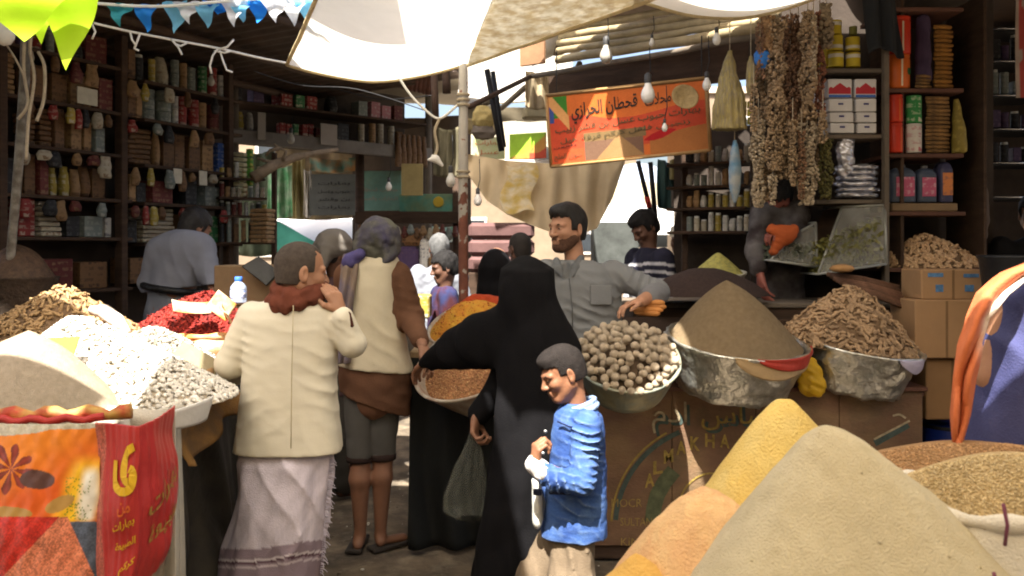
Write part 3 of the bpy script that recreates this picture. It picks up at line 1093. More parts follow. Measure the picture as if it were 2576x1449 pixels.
# soiled cloth panel joining it on the pole's other side, browned for its doubled layer's shade too
awn_b = tarp('awning','soiled beige cloth panel slanting up from the peeling pole top',
   (V(0.06,2.55,2.86),V(0.40,2.80,2.93),at(1650,2,4.0),at(1176,166,4.97)),TARP_G,dz=0.02,wob=0.02,seed=8,n=(40,50),hem=('v1',))
awn_c = tarp('awning','white cloth awning drooping over the strings of dried goods',
   (V(0.50,1.50,2.95),V(2.4,1.50,2.95),at(2090,-20,4.25),at(1575,-12,4.25)),TARP_W,dz=0.12,wob=0.012,seed=13,n=(50,50),hem=('v1',),shape=droop(0.10))
# unseen cloths added out of view, placed to cast shade on goods and people
shade_cloth_d = tarp('awning','unseen cream cloth overhead that shades the flour heaps',
   (V(-0.90,-2.2,2.9),V(3.4,-2.2,2.9),V(3.3,1.30,2.9),V(-0.80,1.40,2.9)),TARP_C,dz=0.12,seed=17)
shade_cloth_h = tarp('awning','unseen cream cloth added overhead to shade the printed sacks',
   (V(-3.8,-2.2,2.95),V(-1.62,-2.2,2.95),V(-1.68,1.76,2.95),V(-3.8,1.92,2.95)),TARP_C,dz=0.05,seed=18)
shade_cloth_l = tarp('awning','unseen narrow cream cloth added overhead to shade the sack fronts',
   (V(-2.1,-2.2,3.0),V(-0.82,-2.2,3.0),V(-0.95,1.40,3.0),V(-2.1,1.40,3.0)),TARP_C,dz=0.05,seed=37)
shade_cloth_e = tarp('awning','unseen white cloth added overhead to shade the man in the cream jacket',
   (V(-1.66,0.45,3.55),V(-0.42,0.45,3.55),V(-0.70,3.60,3.62),V(-1.85,3.60,3.62)),TARP_W,dz=0.05,seed=19)
shade_cloth_f = tarp('awning','unseen heavy brown cloth added to shade the front of the dark shop',
   (V(-4.9,3.55,3.35),V(-1.48,3.65,3.35),V(-1.30,5.2,3.42),V(-4.9,5.4,3.42)),TARP_D,dz=0.05,seed=23)
shade_cloth_g = tarp('awning','unseen heavy brown cloth added overhead to shade the shelves and boxes',
   (V(1.62,1.75,3.12),V(5.2,1.75,3.12),V(5.2,4.9,3.2),V(1.55,4.6,3.2)),TARP_D,dz=0.05,seed=29)
shade_cloth_i = tarp('awning','unseen heavy brown cloth added to shade the strings of dried goods',
   (V(0.55,3.75,3.30),V(3.6,3.75,3.30),V(3.6,5.35,3.34),V(0.55,5.35,3.34)),TARP_D,dz=0.03,seed=31)
shade_cloth_j = tarp('awning','unseen heavy brown cloth added to shade the tan tarp',
   (V(-0.75,5.15,3.62),V(2.2,5.45,3.62),V(2.2,6.6,3.66),V(-0.75,6.6,3.66)),TARP_D,dz=0.02,seed=33)
shade_cloth_k = tarp('awning','heavy brown cloth added to shade the far stall of teal signs',
   (V(-3.4,8.9,3.35),V(-0.5,8.9,3.35),V(-0.4,11.2,3.45),V(-4.4,11.2,3.45)),TARP_D,dz=0.05,seed=35)
# ---------- peeling centre pole
pole = thing('awning_pole','peeling white and rust red pole holding up the white awning','pole',(at(1165,1400,5.0).x,5.0,0))
x0 = pole.location.x
mb = MB()
mb.tube([(x0 + 0.003,5.0,-0.02),(x0 + 0.004,5.0,1.0),(x0,5.0,1.8),(x0 + 0.002,5.0,2.66)],[0.030,0.029,0.028,0.027],16)
def pole_mat():
 m = M('peeling_paint',(0.16,0.06,0.04),0.7,0.35,9,0.5,60)
 N,L = m.node_tree.nodes,m.node_tree.links
 b = N['Principled BSDF']
 old = b.inputs['Base Color'].links[0].from_socket
 tc = N.new('ShaderNodeTexCoord')
 nz = N.new('ShaderNodeTexNoise')
 nz.inputs['Scale'].default_value = 22
 nz.inputs['Detail'].default_value = 5
 L.new(tc.outputs['Object'],nz.inputs['Vector'])
 sp = N.new('ShaderNodeSeparateXYZ')
 L.new(tc.outputs['Object'],sp.inputs[0])
 mr = N.new('ShaderNodeMapRange')
 mr.inputs['From Min'].default_value = 1.75
 mr.inputs['From Max'].default_value = 1.95
 mr.inputs['To Min'].default_value = -0.12
 mr.inputs['To Max'].default_value = 0.14
 L.new(sp.outputs['Z'],mr.inputs['Value'])
 ad = N.new('ShaderNodeMath')
 L.new(nz.outputs['Fac'],ad.inputs[0])
 L.new(mr.outputs[0],ad.inputs[1])
 th = N.new('ShaderNodeMapRange')
 th.inputs['From Min'].default_value = 0.49
 th.inputs['From Max'].default_value = 0.53
 L.new(ad.outputs[0],th.inputs['Value'])
 mx = N.new('ShaderNodeMix')
 mx.data_type = 'RGBA'
 L.new(th.outputs[0],mx.inputs['Factor'])
 L.new(old,mx.inputs[6])
 mx.inputs[7].default_value = (0.34,0.31,0.27,1)
 L.new(mx.outputs[2],b.inputs['Base Color'])
 return m
mb.build('pole',pole_mat(),pole,True)
mb = MB()
for z in (2.42,2.45,2.48,2.0,2.03):
 mb.lathe([(0.036,-0.008),(0.043,0),(0.036,0.008)],(x0,5.0,z),14)
mb.build('lashing',ROPE_TAN,pole,True)
# ---------- the dark shop on the left: a wall of shelves running away to the right
WU,WN_ = Vector((0.408,0.913,0)),Vector((0.913,-0.408,0))
def wl_at(px,off=0.0):
 """point of the shelf wall seen at px (ground plane), pushed off metres out of the wall"""
 k = (px - CX) / FPX
 # points P0 + off*n + t*u ; solve X = k*Y
 P0 = Vector((-3.59,6.0,0)) + WN_ * off
 t = (k * P0.y - P0.x) / (WU.x - k * WU.y)
 return P0 + WU * t
yaw_l = math.atan2(WU.y,WU.x)
shop = thing('market_shop','dark open shop with shelves of boxes behind the heaps of nuts','shop',(-3.1,7.0,0))
A0,A1 = wl_at(-260),wl_at(577)
mb = MB()
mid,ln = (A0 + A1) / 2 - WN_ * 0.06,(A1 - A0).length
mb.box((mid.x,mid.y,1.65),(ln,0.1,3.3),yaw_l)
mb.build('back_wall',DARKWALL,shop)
c = wl_at(-900,1.0)
mb = MB()
mb.box((c.x,c.y,1.65),(0.1,2.4,3.3),yaw_l)
mb.build('side_wall',DARKWALL,shop)
LROWS = [(-250,292,(1.28,1.66,1.95,2.29,2.61,2.95)),(322,572,(1.30,1.62,1.94,2.24,2.60,2.90))]
for (pa,pb,zs) in LROWS:
 for z in zs:
  a,b = wl_at(pa,0.19),wl_at(pb,0.19)
  m_,l_ = (a + b) / 2,(b - a).length
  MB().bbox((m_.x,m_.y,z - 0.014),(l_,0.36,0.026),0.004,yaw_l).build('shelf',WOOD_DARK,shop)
for px in (-252,0,305,574):
 a = wl_at(px,0.34)
 MB().bbox((a.x,a.y,1.6),(0.06,0.08,3.2),0.006,yaw_l).build('post',WOOD_DARK,shop)
# roof of corrugated iron on poles, dark underneath
def roof_S(u,v):
 a,b = wl_at(-260),wl_at(800)
 p = (1 - u)[...,None] * np.array(a) + u[...,None] * np.array(b)
 q = p + (v * 2.05 - 0.2)[...,None] * np.array(WN_)
 z = 3.18 + 0.10 * v + 0.012 * np.sin(u * 190)
 return q[...,0],q[...,1],z
grid_sheet('roof',roof_S,160,12,M('rusty_roofing',(0.09,0.065,0.05),0.7,0.4,5,0.2,30,metal=0.3,dirt=(0.12,0.06,0.03)),shop,thick=0.004)
for v in (0.1,0.9,1.75):
 a,b = wl_at(-255,v),wl_at(790,v)
 MB().tube([(a.x,a.y,3.10 + 0.05 * v),(b.x,b.y,3.12 + 0.05 * v)],0.035,8).build('rafter',WOOD_DARK,shop,True)
# low stall bench in front of the shelves
a,b = wl_at(-240,0.95),wl_at(420,0.95)
m_,l_ = (a + b) / 2,(b - a).length
MB().bbox((m_.x,m_.y,0.52),(l_,0.5,1.04),0.01,yaw_l).build('bench',WOOD_DARK,shop)
# ---------- loft shelf of the next shop, over the gap to the far alley
WU2 = Vector((1.03,1.0,0)).normalized()
WN2 = Vector((WU2.y,-WU2.x,0))
def w2_at(px,off=0.0):
 k = (px - CX) / FPX
 P0 = Vector((-2.68,8.04,0)) + WN2 * off
 t = (k * P0.y - P0.x) / (WU2.x - k * WU2.y)
 return P0 + WU2 * t
yaw_2 = math.atan2(WU2.y,WU2.x)
loft = thing('loft_shelf','long high shelf of red packets above the gap to the far alley','shelf',(-1.8,8.9,0))
a,b = w2_at(578),w2_at(1085)
m_,l_ = (a + b) / 2,(b - a).length
MB().bbox((m_.x,m_.y,2.635),(l_,0.05,0.13),0.006,yaw_2).build('fascia',M('grey_fascia',(0.16,0.145,0.13),0.85,0.25,4,0.2,40,dirt=(0.06,0.05,0.04)),loft)
m2 = m_ - WN2 * 0.26
MB().bbox((m2.x,m2.y,2.69),(l_,0.46,0.025),0.004,yaw_2).build('shelf',WOOD_GREY,loft)
MB().bbox((m2.x,m2.y,2.98),(l_,0.40,0.022),0.004,yaw_2).build('shelf',WOOD_DARK,loft)
m3 = m_ - WN2 * 0.52
MB().box((m3.x,m3.y,3.1),(l_,0.04,0.95),yaw_2).build('back_board',DARKWALL,loft)
for px in (590,1078):
 q = w2_at(px,-0.1)
 MB().tube([(q.x,q.y,0),(q.x,q.y,3.5)],0.04,10).build('post',WOOD_GREY,loft,True)
def roof2_S(u,v):
 a,b = w2_at(560),w2_at(1120)
 p = (1 - u)[...,None] * np.array(a) + u[...,None] * np.array(b)
 q = p + (-0.7 + v * 1.5)[...,None] * np.array(WN2)
 z = 3.42 + 0.06 * v + 0.012 * np.sin(u * 110)
 return q[...,0],q[...,1],z
grid_sheet('roof',roof2_S,100,8,_M['rusty_roofing'],loft,thick=0.004)
# slanting corrugated sheet under the awning (brown)
def lean_S(u,v):
 a,b = at(990,190,8.6),at(1090,195,8.3)
 c_,d_ = at(985,215,9.2),at(1085,240,9.0)
 q = (1 - u)[...,None] * ((1 - v)[...,None] * np.array(a) + v[...,None] * np.array(c_)) + u[...,None] * ((1 - v)[...,None] * np.array(b) + v[...,None] * np.array(d_))
 return q[...,0],q[...,1],q[...,2] + 0.006 * np.sin(u * 60)
grid_sheet('canopy_sheet',lean_S,50,6,M('brown_sheet',(0.16,0.07,0.05),0.7,0.3,6),loft,thick=0.004)
# ---------- right stall: counter with painted lettering, roof of bamboo and boards
CY = 4.34
def counter_S(lift=0.0):
 a,b = at(1480,985,CY),at(2322,985,CY)
 def S(u,v):
  X = a.x + (b.x - a.x) * u
  Z = 0.075 + (0.86 - 0.075) * v
  return X,CY - lift + 0 * X,Z + 0 * X
 return S
stall = thing('market_stall','wooden spice stall with painted lettering under the basins','stall',(1.3,4.7,0))
ca,cb = at(1480,985,CY),at(2322,985,CY)
# front boards
nb_ = 4
for i in range(nb_):
 xa = ca.x + (cb.x - ca.x) * i / nb_
 xb = ca.x + (cb.x - ca.x) * (i + 1) / nb_
 MB().bbox(((xa + xb) / 2,CY + 0.012,0.4675),(xb - xa - 0.003,0.022,0.785),0.002).build(
  'front_board',M('painted_board',(0.135,0.075,0.045),0.75,0.3,2.2,0.35,55,c2=(0.17,0.105,0.055),dirt=(0.06,0.06,0.035),dscale=4,damt=0.6,stretch=(1,1,2)),stall)
MB().bbox(((ca.x + cb.x) / 2,CY + 0.45,0.872),(cb.x - ca.x + 0.03,0.95,0.022),0.004).build('counter_top',WOOD_RED,stall)
MB().bbox(((ca.x + cb.x) / 2,CY + 0.02,0.845),(cb.x - ca.x + 0.02,0.03,0.028),0.003).build('edge_rail',WOOD_RED,stall)
MB().bbox(((ca.x + cb.x) / 2,CY + 0.05,0.035),(cb.x - ca.x - 0.06,0.06,0.07),0.003).build('plinth',WOOD_DARK,stall)
for xx in (ca.x + 0.02,cb.x - 0.02):
 MB().bbox((xx,CY + 0.45,0.43),(0.03,0.85,0.86),0.004).build('side_board',WOOD_RED,stall)
YEL = M('old_yellow_paint',(0.25,0.175,0.045),0.8,0.45,30,0.3,90)
CRM = M('old_cream_paint',(0.29,0.235,0.15),0.8,0.4,30,0.3,90)
GRN = M('old_green_paint',(0.05,0.07,0.06),0.8,0.4,20,0.3,90)
S1,S0 = counter_S(0.0035),counter_S(0.0015)
U = lambda px: (px - 1480) / (2322 - 1480)
Vv = lambda py: (CZ - (py - HY) * CY / FPX - 0.075) / (0.86 - 0.075)
S0b = counter_S(0.0022)
letter('lettering',arabic('ادم'),S0b,(U(1648),Vv(1098),U(1736),Vv(1018)),GRN,stall,0.012)
letter('lettering',arabic('ادم'),S1,(U(1640),Vv(1090),U(1728),Vv(1010)),CRM,stall,0.0)
letter('lettering',arabic('عباس'),S0b,(U(1772),Vv(1090),U(1946),Vv(1022)),GRN,stall,0.016)
letter('lettering',arabic('عباس'),S1,(U(1764),Vv(1082),U(1938),Vv(1014)),YEL,stall,0.0)
def arc(cx,cy,rx,ry,a0,a1,n=24):
 return [(U(cx + rx * math.cos(t)),Vv(cy - ry * math.sin(t))) for t in np.linspace(a0,a1,n)]
strokes('lettering',[arc(1800,1320,262,262,R(118),R(178))],S1,0.006,YEL,stall)
strokes('lettering',[arc(1790,1290,85,100,R(20),R(165))],S1,0.006,YEL,stall)
strokes('lettering',[arc(1806,1326,258,258,R(112),R(176))],S0,0.016,GRN,stall)
strokes('lettering',[arc(1770,1290,130,130,R(125),R(190))],S0,0.05,M('moss_paint',(0.075,0.085,0.045),0.85,0.4,20),stall)
for i,ch in enumerate('ALMAKHAA'):
 a = R(152) - R(11.5) * i
 cx_,cy_ = 1800 + 188 * math.cos(a),1302 - 196 * math.sin(a)
 letter('lettering',ch,S1,(U(cx_ - 12),Vv(cy_ + 17),U(cx_ + 12),Vv(cy_ - 17)),YEL,stall,0.03,0.012 if i < 4 else -0.01)
letter('lettering','MOCR',S1,(U(1538),Vv(1275),U(1615),Vv(1254)),M('faint_paint',(0.23,0.16,0.05),0.8,0.4,40),stall)
letter('lettering','SULTAN',S1,(U(1560),Vv(1322),U(1640),Vv(1302)),_M['faint_paint'],stall)
letter('lettering','KING',S1,(U(1562),Vv(1372),U(1628),Vv(1352)),_M['faint_paint'],stall)
strokes('lettering',[[(U(2200),Vv(1115)),(U(2285),Vv(1068))]],S0,0.022,GRN,stall)
strokes('lettering',[[(U(2198),Vv(1105)),(U(2288),Vv(1058))]],S1,0.007,CRM,stall)
strokes('lettering',[[(U(2245),Vv(1046)),(U(2262),Vv(1040)),(U(2278),Vv(1052))]],S1,0.007,CRM,stall)
# roof over the right stall: boards on bamboo, running away to the left
RU = Vector((-1.2,1.0,0)).normalized()
def beam(px0,py0,d0,px1,py1,d1,r,mat,name,par):
 a,b = at(px0,py0,d0),at(px1,py1,d1)
 n_ = 6
 pts = [a.lerp(b,i / n_) + Vector((0,0,random.uniform(-0.008,0.008))) for i in range(n_ + 1)]
 return MB().tube(pts,[r * random.uniform(0.85,1.1) for _ in pts],9).build(name,mat,par,True)
rroof = thing('stall_roof','board and bamboo roof over the orange signboard','roof',(1.2,6.0,0))
for i,(a,b,r) in enumerate([((1404,111,7.2),(1960,30,5.5),0.03),((1404,128,7.1),(1960,48,5.4),0.028),((1402,150,7.0),(1960,66,5.3),0.035),
       ((1336,192,7.0),(1950,84,5.1),0.022),((1410,92,7.4),(1960,8,5.6),0.03),((1420,72,7.6),(1960,-12,5.8),0.03)]):
 beam(*a,*b,r,BAMBOO if i != 3 else WOOD_GREY,'bamboo_beam',rroof)
def rr_S(u,v):
 a,b = np.array(at(1345,20,7.4)),np.array(at(2300,-60,5.2))
 c_,d_ = np.array(at(1335,150,8.2)),np.array(at(2300,-10,7.6))
 q = (1 - u)[...,None] * ((1 - v)[...,None] * a + v[...,None] * c_) + u[...,None] * ((1 - v)[...,None] * b + v[...,None] * d_)
 return q[...,0],q[...,1],q[...,2] + 0.01 * np.sin(u * 140)
grid_sheet('roof_sheet',rr_S,120,8,M('tan_sheet',(0.22,0.155,0.10),0.85,0.3,3,dirt=(0.1,0.07,0.05)),rroof,thick=0.004)
# dark inner board behind the sign
mb = MB()
a,b = at(1385,200,6.9),at(1900,115,5.75)
mb.box(((a.x + b.x) / 2,(a.y + b.y) / 2 + 0.15,(a.z + b.z) / 2 - 0.05),((a - b).length,0.03,0.28),math.atan2(b.y - a.y,b.x - a.x))
mb.build('inner_board',WOOD_DARK,rroof)
for (px,d) in ((1905,5.7),):
 q = at(px,600,d)
 MB().tube([(q.x,q.y,0),(q.x,q.y,2.95)],0.03,9).build('post',WOOD_DARK,rroof,True)
# brown board under the eave
q = at(1340,130,7.0)
MB().bbox(q,(0.24,0.03,0.22),0.004,R(-35)).build('eave_board',M('brown_board',(0.24,0.13,0.07),0.8),rroof)
# ---------- shelf unit to the right of the strings
unit = thing('shelf_unit','tall wooden shelf unit stacked with tins, boxes and canisters','shelf',(2.3,5.25,0))
SD = 5.05
def brd(px0,px1,py,d0,dep,name='shelf',mat=WOOD_RED,th=0.024,tilt=0):
 a,b = at(px0,py,d0),at(px1,py + tilt,d0)
 c_ = (a + b) / 2
 return MB().bbox((c_.x,c_.y + dep / 2,c_.z - th / 2),((b - a).length,dep,th),0.003,0,0,-math.atan2(b.z - a.z,b.x - a.x)).build(name,mat,unit)
for (p0,p1,py) in ((2062,2222,172),(2062,2222,338),(2055,2222,502)):
 brd(p0,p1,py,SD,0.34,mat=WOOD_GREY)
for (p0,p1,py) in ((2236,2425,18),(2236,2425,222),(2236,2425,386),(2236,2430,532),(2236,2480,674)):
 brd(p0,p1,py,SD,0.42)
for px,mt in ((2229,WOOD_GREY),):
 a,b = at(px,-80,SD - 0.02),at(px,1000,SD - 0.02)
 MB().bbox(((a.x + b.x) / 2,SD - 0.01,1.55),(0.028,0.05,3.1),0.004).build('post',mt,unit)
a = at(2229,400,SD + 0.22)
MB().bbox((a.x + 0.01,SD + 0.24,1.55),(0.02,0.44,3.1),0.003).build('divider',WOOD_DARK,unit)
a,b = at(1890,400,SD + 0.5),at(2500,400,SD + 0.5)
MB().box(((a.x + b.x) / 2,SD + 0.52,1.6),(b.x - a.x,0.03,3.2)).build('back_board',DARKWALL,unit)
a = at(2440,400,SD + 0.2)
MB().bbox((a.x,SD + 0.25,1.55),(0.02,0.44,3.1),0.003).build('divider',WOOD_DARK,unit)
# dark cloth hanging at the top of the post
def dk_S(u,v):
 a = at(2165,-20,SD - 0.06)
 X = a.x + 0.20 * u + 0.05 * v
 Z = a.z - 0.36 * v + 0.03 * np.sin(u * 5)
 return X,SD - 0.07 + 0.02 * np.sin(u * 14 + 2 * v),Z
cl = grid_sheet('hanging_cloth',dk_S,24,16,cloth_mat('charcoal_cloth',(0.025,0.027,0.03)),thick=0.003)
tag(cl,'charcoal cloth hanging beside the yellow tins','cloth')
# ---------- dark shop on the far right with a chrome rack
shop2 = thing('market_shop','unlit shop behind the man in purple, with a chrome rack','shop',(3.6,6.6,0))
a,b = at(2430,400,6.9),at(2900,400,6.9)
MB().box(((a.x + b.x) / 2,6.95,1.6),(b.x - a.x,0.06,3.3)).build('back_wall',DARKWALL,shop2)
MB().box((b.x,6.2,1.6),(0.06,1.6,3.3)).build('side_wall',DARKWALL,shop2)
MB().box(((2.62 + b.x) / 2,5.95,3.27),(b.x - 2.62 + 0.3,2.5,0.05)).build('roof',WOOD_DARK,shop2)
rack = thing('chrome_rack','chrome wire rack in the unlit shop','rack',at(2530,900,6.2))
CHR = M('chrome',(0.55,0.56,0.58),0.25,0.1,9,0,metal=0.9)
for px in (2486,2640):
 a,b = at(px,-40,6.2),at(px,640,6.2)
 MB().tube([a,(b.x,b.y,0)],0.011,8).build('upright',CHR,rack,True)
for py in (72,154,240,325,410,496):
 a,b = at(2486,py,6.2),at(2640,py,6.2)
 MB().tube([a,b],0.008,6).build('rail',CHR,rack,True)
 MB().tube([a + V(0,0.35,0),b + V(0,0.35,0)],0.008,6).build('rail',CHR,rack,True)
 MB().bbox((a + b) / 2 + V(0,0.18,-0.012),((b - a).length,0.34,0.008),0.002).build('shelf',BLACKM,rack)
# ---------- far alley: houses and stalls in the sun
HOUSE = M('house_stone',(0.19,0.145,0.10),0.95,0.25,1.2,0.3,12,dirt=(0.22,0.16,0.11),dscale=1.0)
def house(x,y,w,dp,h,label,nwin,rz=0.0):
 t = thing('house',label,'house',(x,y,0))
 MB().box((x,y,h / 2),(w,dp,h),rz).build('wall',HOUSE,t)
 MB().box((x,y,h + 0.08),(w + 0.16,dp + 0.16,0.16),rz).build('parapet',PLASTER,t)
 for i in range(nwin):
  xx = x - w / 2 + w * (i + 0.5) / nwin
  for zz in (1.9,4.4):
   if zz + 0.6 < h:
    f_ = MB().bbox((xx,y - dp / 2 - 0.02,zz),(0.9,0.08,1.2),0.01).build('window',M('window_frame',(0.5,0.47,0.42),0.7),t)
    MB().box((xx,y - dp / 2 - 0.066,zz),(0.72,0.008,1.0)).build('pane',M('dark_pane',(0.03,0.035,0.04),0.15,bump=0),f_)
 return t
house(0,-9,26,4,6.5,'unseen long stone house added behind the photographer to block low sky light',8)  # unseen, added to keep low sky light out of the shops
house(-9,24,9,5,6.2,'tall stone house far behind the green banner',3)
house(0.5,30,7,5,4.6,'low stone house far behind the pale tents',2)
house(8.5,25,7,5,5.6,'stone house far behind the man in the striped shirt',3)
# ------------------------------------------------------------------ heaps, basins, sacks
def heapf(prof,h,seed,rough,lump=0.0):
 def z(r,x,y,sx,sy):
  if prof == 'cone':
   e = 0.11
   b = 1 - (np.sqrt(r * r + e * e) - e) / (math.sqrt(1 + e * e) - e)
  elif prof == 'dome':
   b = np.cos(np.clip(r,0,1) * math.pi / 2) ** 0.85
  else:
   b = (1 - r) * 0.5 + 0.5 * np.cos(np.clip(r,0,1) * math.pi / 2)
  p = np.stack([x,y,0 * x],-1)
  w = np.clip(1.15 - r,0,1) ** 0.5
  zz = h * b + w * rough * (noise3(p,9,seed) + 0.6 * noise3(p,23,seed + 1))
  if lump:
   zz = zz + w * lump * (noise3(p,60,seed + 2) + 0.8 * noise3(p,130,seed + 3))
  return zz
 return z
class Heap:
 def __init__(s,c,rx,ry,h,prof='mid',seed=0,rough=0.01,lump=0.0,m=None,skew=(0,0),lob=0.05):
  s.lob,s.sd = lob,seed
  s.c,s.rx,s.ry,s.zf = np.array(c,float),rx,ry,heapf(prof,h,seed,rough,lump)
  s.m = np.array(m) if m is not None else np.eye(3)
  s.skew = skew
 def pos(s,r,a):
  b = np.clip(1 - r,0,1)
  ca_ = np.stack([np.cos(a),np.sin(a),0.6 * r],-1)
  rq = r
  r = r * (1 + s.lob * noise3(ca_,2.6,s.sd) * np.clip(r * 3,0,1))
  x,y = r * np.cos(a) * s.rx,r * np.sin(a) * s.ry
  z = s.zf(rq,x,y,s.rx,s.ry)
  p = np.stack([x + s.skew[0] * b,y + s.skew[1] * b,z],-1)
  return p @ s.m.T + s.c
 def mesh(s,nr=60,na=120):
  r,a = np.meshgrid(np.linspace(0.0,1,nr) ** 0.8,np.linspace(0,2 * math.pi,na,endpoint=False),indexing='ij')
  P = s.pos(r,a)
  P[0] = P[0].mean(0)
  i,j = np.meshgrid(np.arange(nr - 1),np.arange(na),indexing='ij')
  q = i * na + j
  q2 = i * na + (j + 1) % na
  F = np.stack([q,q + na,q2 + na,q2],-1).reshape(-1,4)
  return P.reshape(-1,3),F
 def sample(s,n,rmin=0.0,rmax=1.0,amin=0,amax=2 * math.pi,rng=RNG):
  r = np.sqrt(rng.uniform(rmin ** 2,rmax ** 2,n))
  a = rng.uniform(amin,amax,n)
  P = s.pos(r,a)
  e = 1e-3
  d1 = s.pos(np.minimum(r + e,1.0),a) - s.pos(np.minimum(r + e,1.0) - e,a)
  d2 = s.pos(r,a + e / np.maximum(r,0.05)) - P
  n_ = np.cross(d1,d2)
  n_ /= np.linalg.norm(n_,axis=1,keepdims=True) + 1e-12
  n_ *= np.sign((n_ @ s.m[:,2]))[:,None]
  return P,n_
def mats_on(P,N_,size,jitter=0.35,tang=True,sink=0.25,rng=RNG):
 """matrices that lay pieces (long axis x) on a surface"""
 n = len(P)
 t = rng.normal(size=(n,3))
 t -= (t * N_).sum(1,keepdims=True) * N_
 t /= np.linalg.norm(t,axis=1,keepdims=True)
 if tang:
  t = t + N_ * rng.normal(0,jitter,n)[:,None]
  t /= np.linalg.norm(t,axis=1,keepdims=True)
 b = np.cross(N_,t)
 b /= np.linalg.norm(b,axis=1,keepdims=True)
 c = np.cross(t,b)
 A = np.zeros((n,4,4))
 A[:,:3,0],A[:,:3,1],A[:,:3,2] = t * size[:,None],b * size[:,None],c * size[:,None]
 A[:,:3,3] = P + N_ * (size * sink)[:,None]
 A[:,3,3] = 1
 return A
def tiltm(ax=0.0,ay=0.0,az=0.0):
 return np.array(Euler((ax,ay,az)).to_matrix())
FOIL = M('crumpled_foil',(0.62,0.61,0.56),0.30,0.25,14,1.0,30,metal=0.85,c2=(0.48,0.48,0.43),dirt=(0.35,0.30,0.2),dscale=6,damt=0.35)
ALU = M('dull_aluminium',(0.42,0.42,0.38),0.42,0.25,8,0.25,30,metal=0.7,dirt=(0.2,0.17,0.12))
def basin(name,label,c,r,depth,m,mat,cat='basin',foot=0.72,crumple=0.0,seed=0,rim=0.012,n=72):
 """open round basin, c = centre of the rim plane"""
 prof = [(foot * r * 0.02,-depth),(foot * r,-depth),(foot * r + (r - foot * r) * 0.55,-depth * 0.5),(r * 0.985,-0.02),(r + rim,0.004),(r + rim,0.014),(r - 0.004,0.012),
   (r * 0.96,-0.02),(foot * r,-depth + 0.015),(0.002,-depth + 0.014)]
 # refine
 pr = []
 for a,b in zip(prof[:-1],prof[1:]):
  k = max(1,int(math.dist(a,b) / 0.022))
  for i in range(k):
   pr.append((a[0] + (b[0] - a[0]) * i / k,a[1] + (b[1] - a[1]) * i / k))
 pr.append(prof[-1])
 mb = MB().lathe(pr,(0,0,0),n)
 v = np.array(mb.v)
 if crumple:
  w = np.clip(np.hypot(v[:,0],v[:,1]) / r,0,1)[:,None]
  d = v / (np.linalg.norm(v,axis=1,keepdims=True) + 1e-9)
  v = v + d * w * crumple * (np.abs(noise3(v,28,seed)) - 0.4 + 0.7 * np.abs(noise3(v,65,seed + 1)))[:,None]
 v = v @ np.array(m).T + np.array(c)
 o = put(name,v,mb.f,mat,None,True)
 tag(o,label,cat)
 return o
def sack(name,label,c,r,z0,z1,mat,seed=0,ry=None,rim=True,cat='sack',lean=(0,0),power=2.6):
 """open standing sack: bulging cloth sides with a rolled rim"""
 ry = ry or r
 def S(u,v):
  a = u * 2 * math.pi
  bul = 1 + 0.07 * np.sin(v * math.pi) - 0.05 * v
  cs,sn = np.cos(a),np.sin(a)
  q = (np.abs(cs) ** power + np.abs(sn) ** power) ** (-1 / power)
  p = np.stack([cs,sn,v * 2],-1)
  bul = bul + 0.03 * noise3(p,4,seed) + 0.018 * noise3(p * np.array([1,1,0.35]),13,seed + 1)
  X = c[0] + lean[0] * v + r * q * cs * bul
  Y = c[1] + lean[1] * v + ry * q * sn * bul
  Z = z0 + (z1 - z0) * v + 0.012 * noise3(p,3,seed + 2) * v
  return X,Y,Z
 o = grid_sheet(name,S,72,30,mat,thick=0.004)
 tag(o,label,cat)
 if rim:
  t = np.linspace(0,1,60)
  x,y,z = S(t,0 * t + 1)
  MB().tube([(a,b,c_ + 0.004) for a,b,c_ in zip(x,y,z)],[0.016 + 0.005 * math.sin(k * 1.3) for k in range(60)],8,False).build('rolled_rim',mat,o,True)
 return o
# ---------- right counter -------------------------------------------------------------
# walnuts in a tilted enamel pan
mW = tiltm(R(31))
cW = ata(1578,905,4.02)
pan = basin('walnut_pan','tilted grey metal pan full of walnuts',cW,0.238,0.16,mW,M('grey_enamel',(0.22,0.25,0.22),0.4,0.25,8,0.25,30,metal=0.35,c2=(0.30,0.29,0.20),dirt=(0.16,0.13,0.07)),'pan',foot=0.80,seed=2,crumple=0.004)
WAL = M('walnut_shell',(0.64,0.51,0.36),0.75,0.2,45,0.9,75,rand=0.2,c2=(0.70,0.58,0.43))
hw = Heap(cW,0.236,0.236,0.105,'dome',4,0.008,m=mW)
wv,wf = blob('walnut',2)
wme = fast_mesh('walnut',wv,wf,True)
wme.materials.append(WAL)
pts = []
rg = np.random.default_rng(5)
P,Nn = hw.sample(2600,0,0.98,rng=rg)
for layer,need in ((0,0.038),):
 for p,q in zip(P,Nn):
  if all(np.linalg.norm(p - o_[0]) > 0.0315 for o_ in pts):
   pts.append((p,q))
P2,N2 = hw.sample(500,0,0.9,rng=rg)
top = []
for p,q in zip(P2,N2):
 if all(np.linalg.norm(p - o_[0]) > 0.052 for o_ in top):
  top.append((p + q * 0.021,q))
allw = pts + top[:50]
Rm = rotmats(len(allw),rg)
for i,(p,q) in enumerate(allw):
 o = bpy.data.objects.new('walnut',wme)
 sz = rg.uniform(0.031,0.043)
 mm = np.eye(4)
 mm[:3,:3] = Rm[i] * sz
 mm[:3,3] = p + q * 0.004
 o.matrix_world = Matrix(mm.tolist())
 COL.objects.link(o)
 tag(o,'whole walnut heaped in the tilted grey pan','walnut','walnuts in the tilted pan')
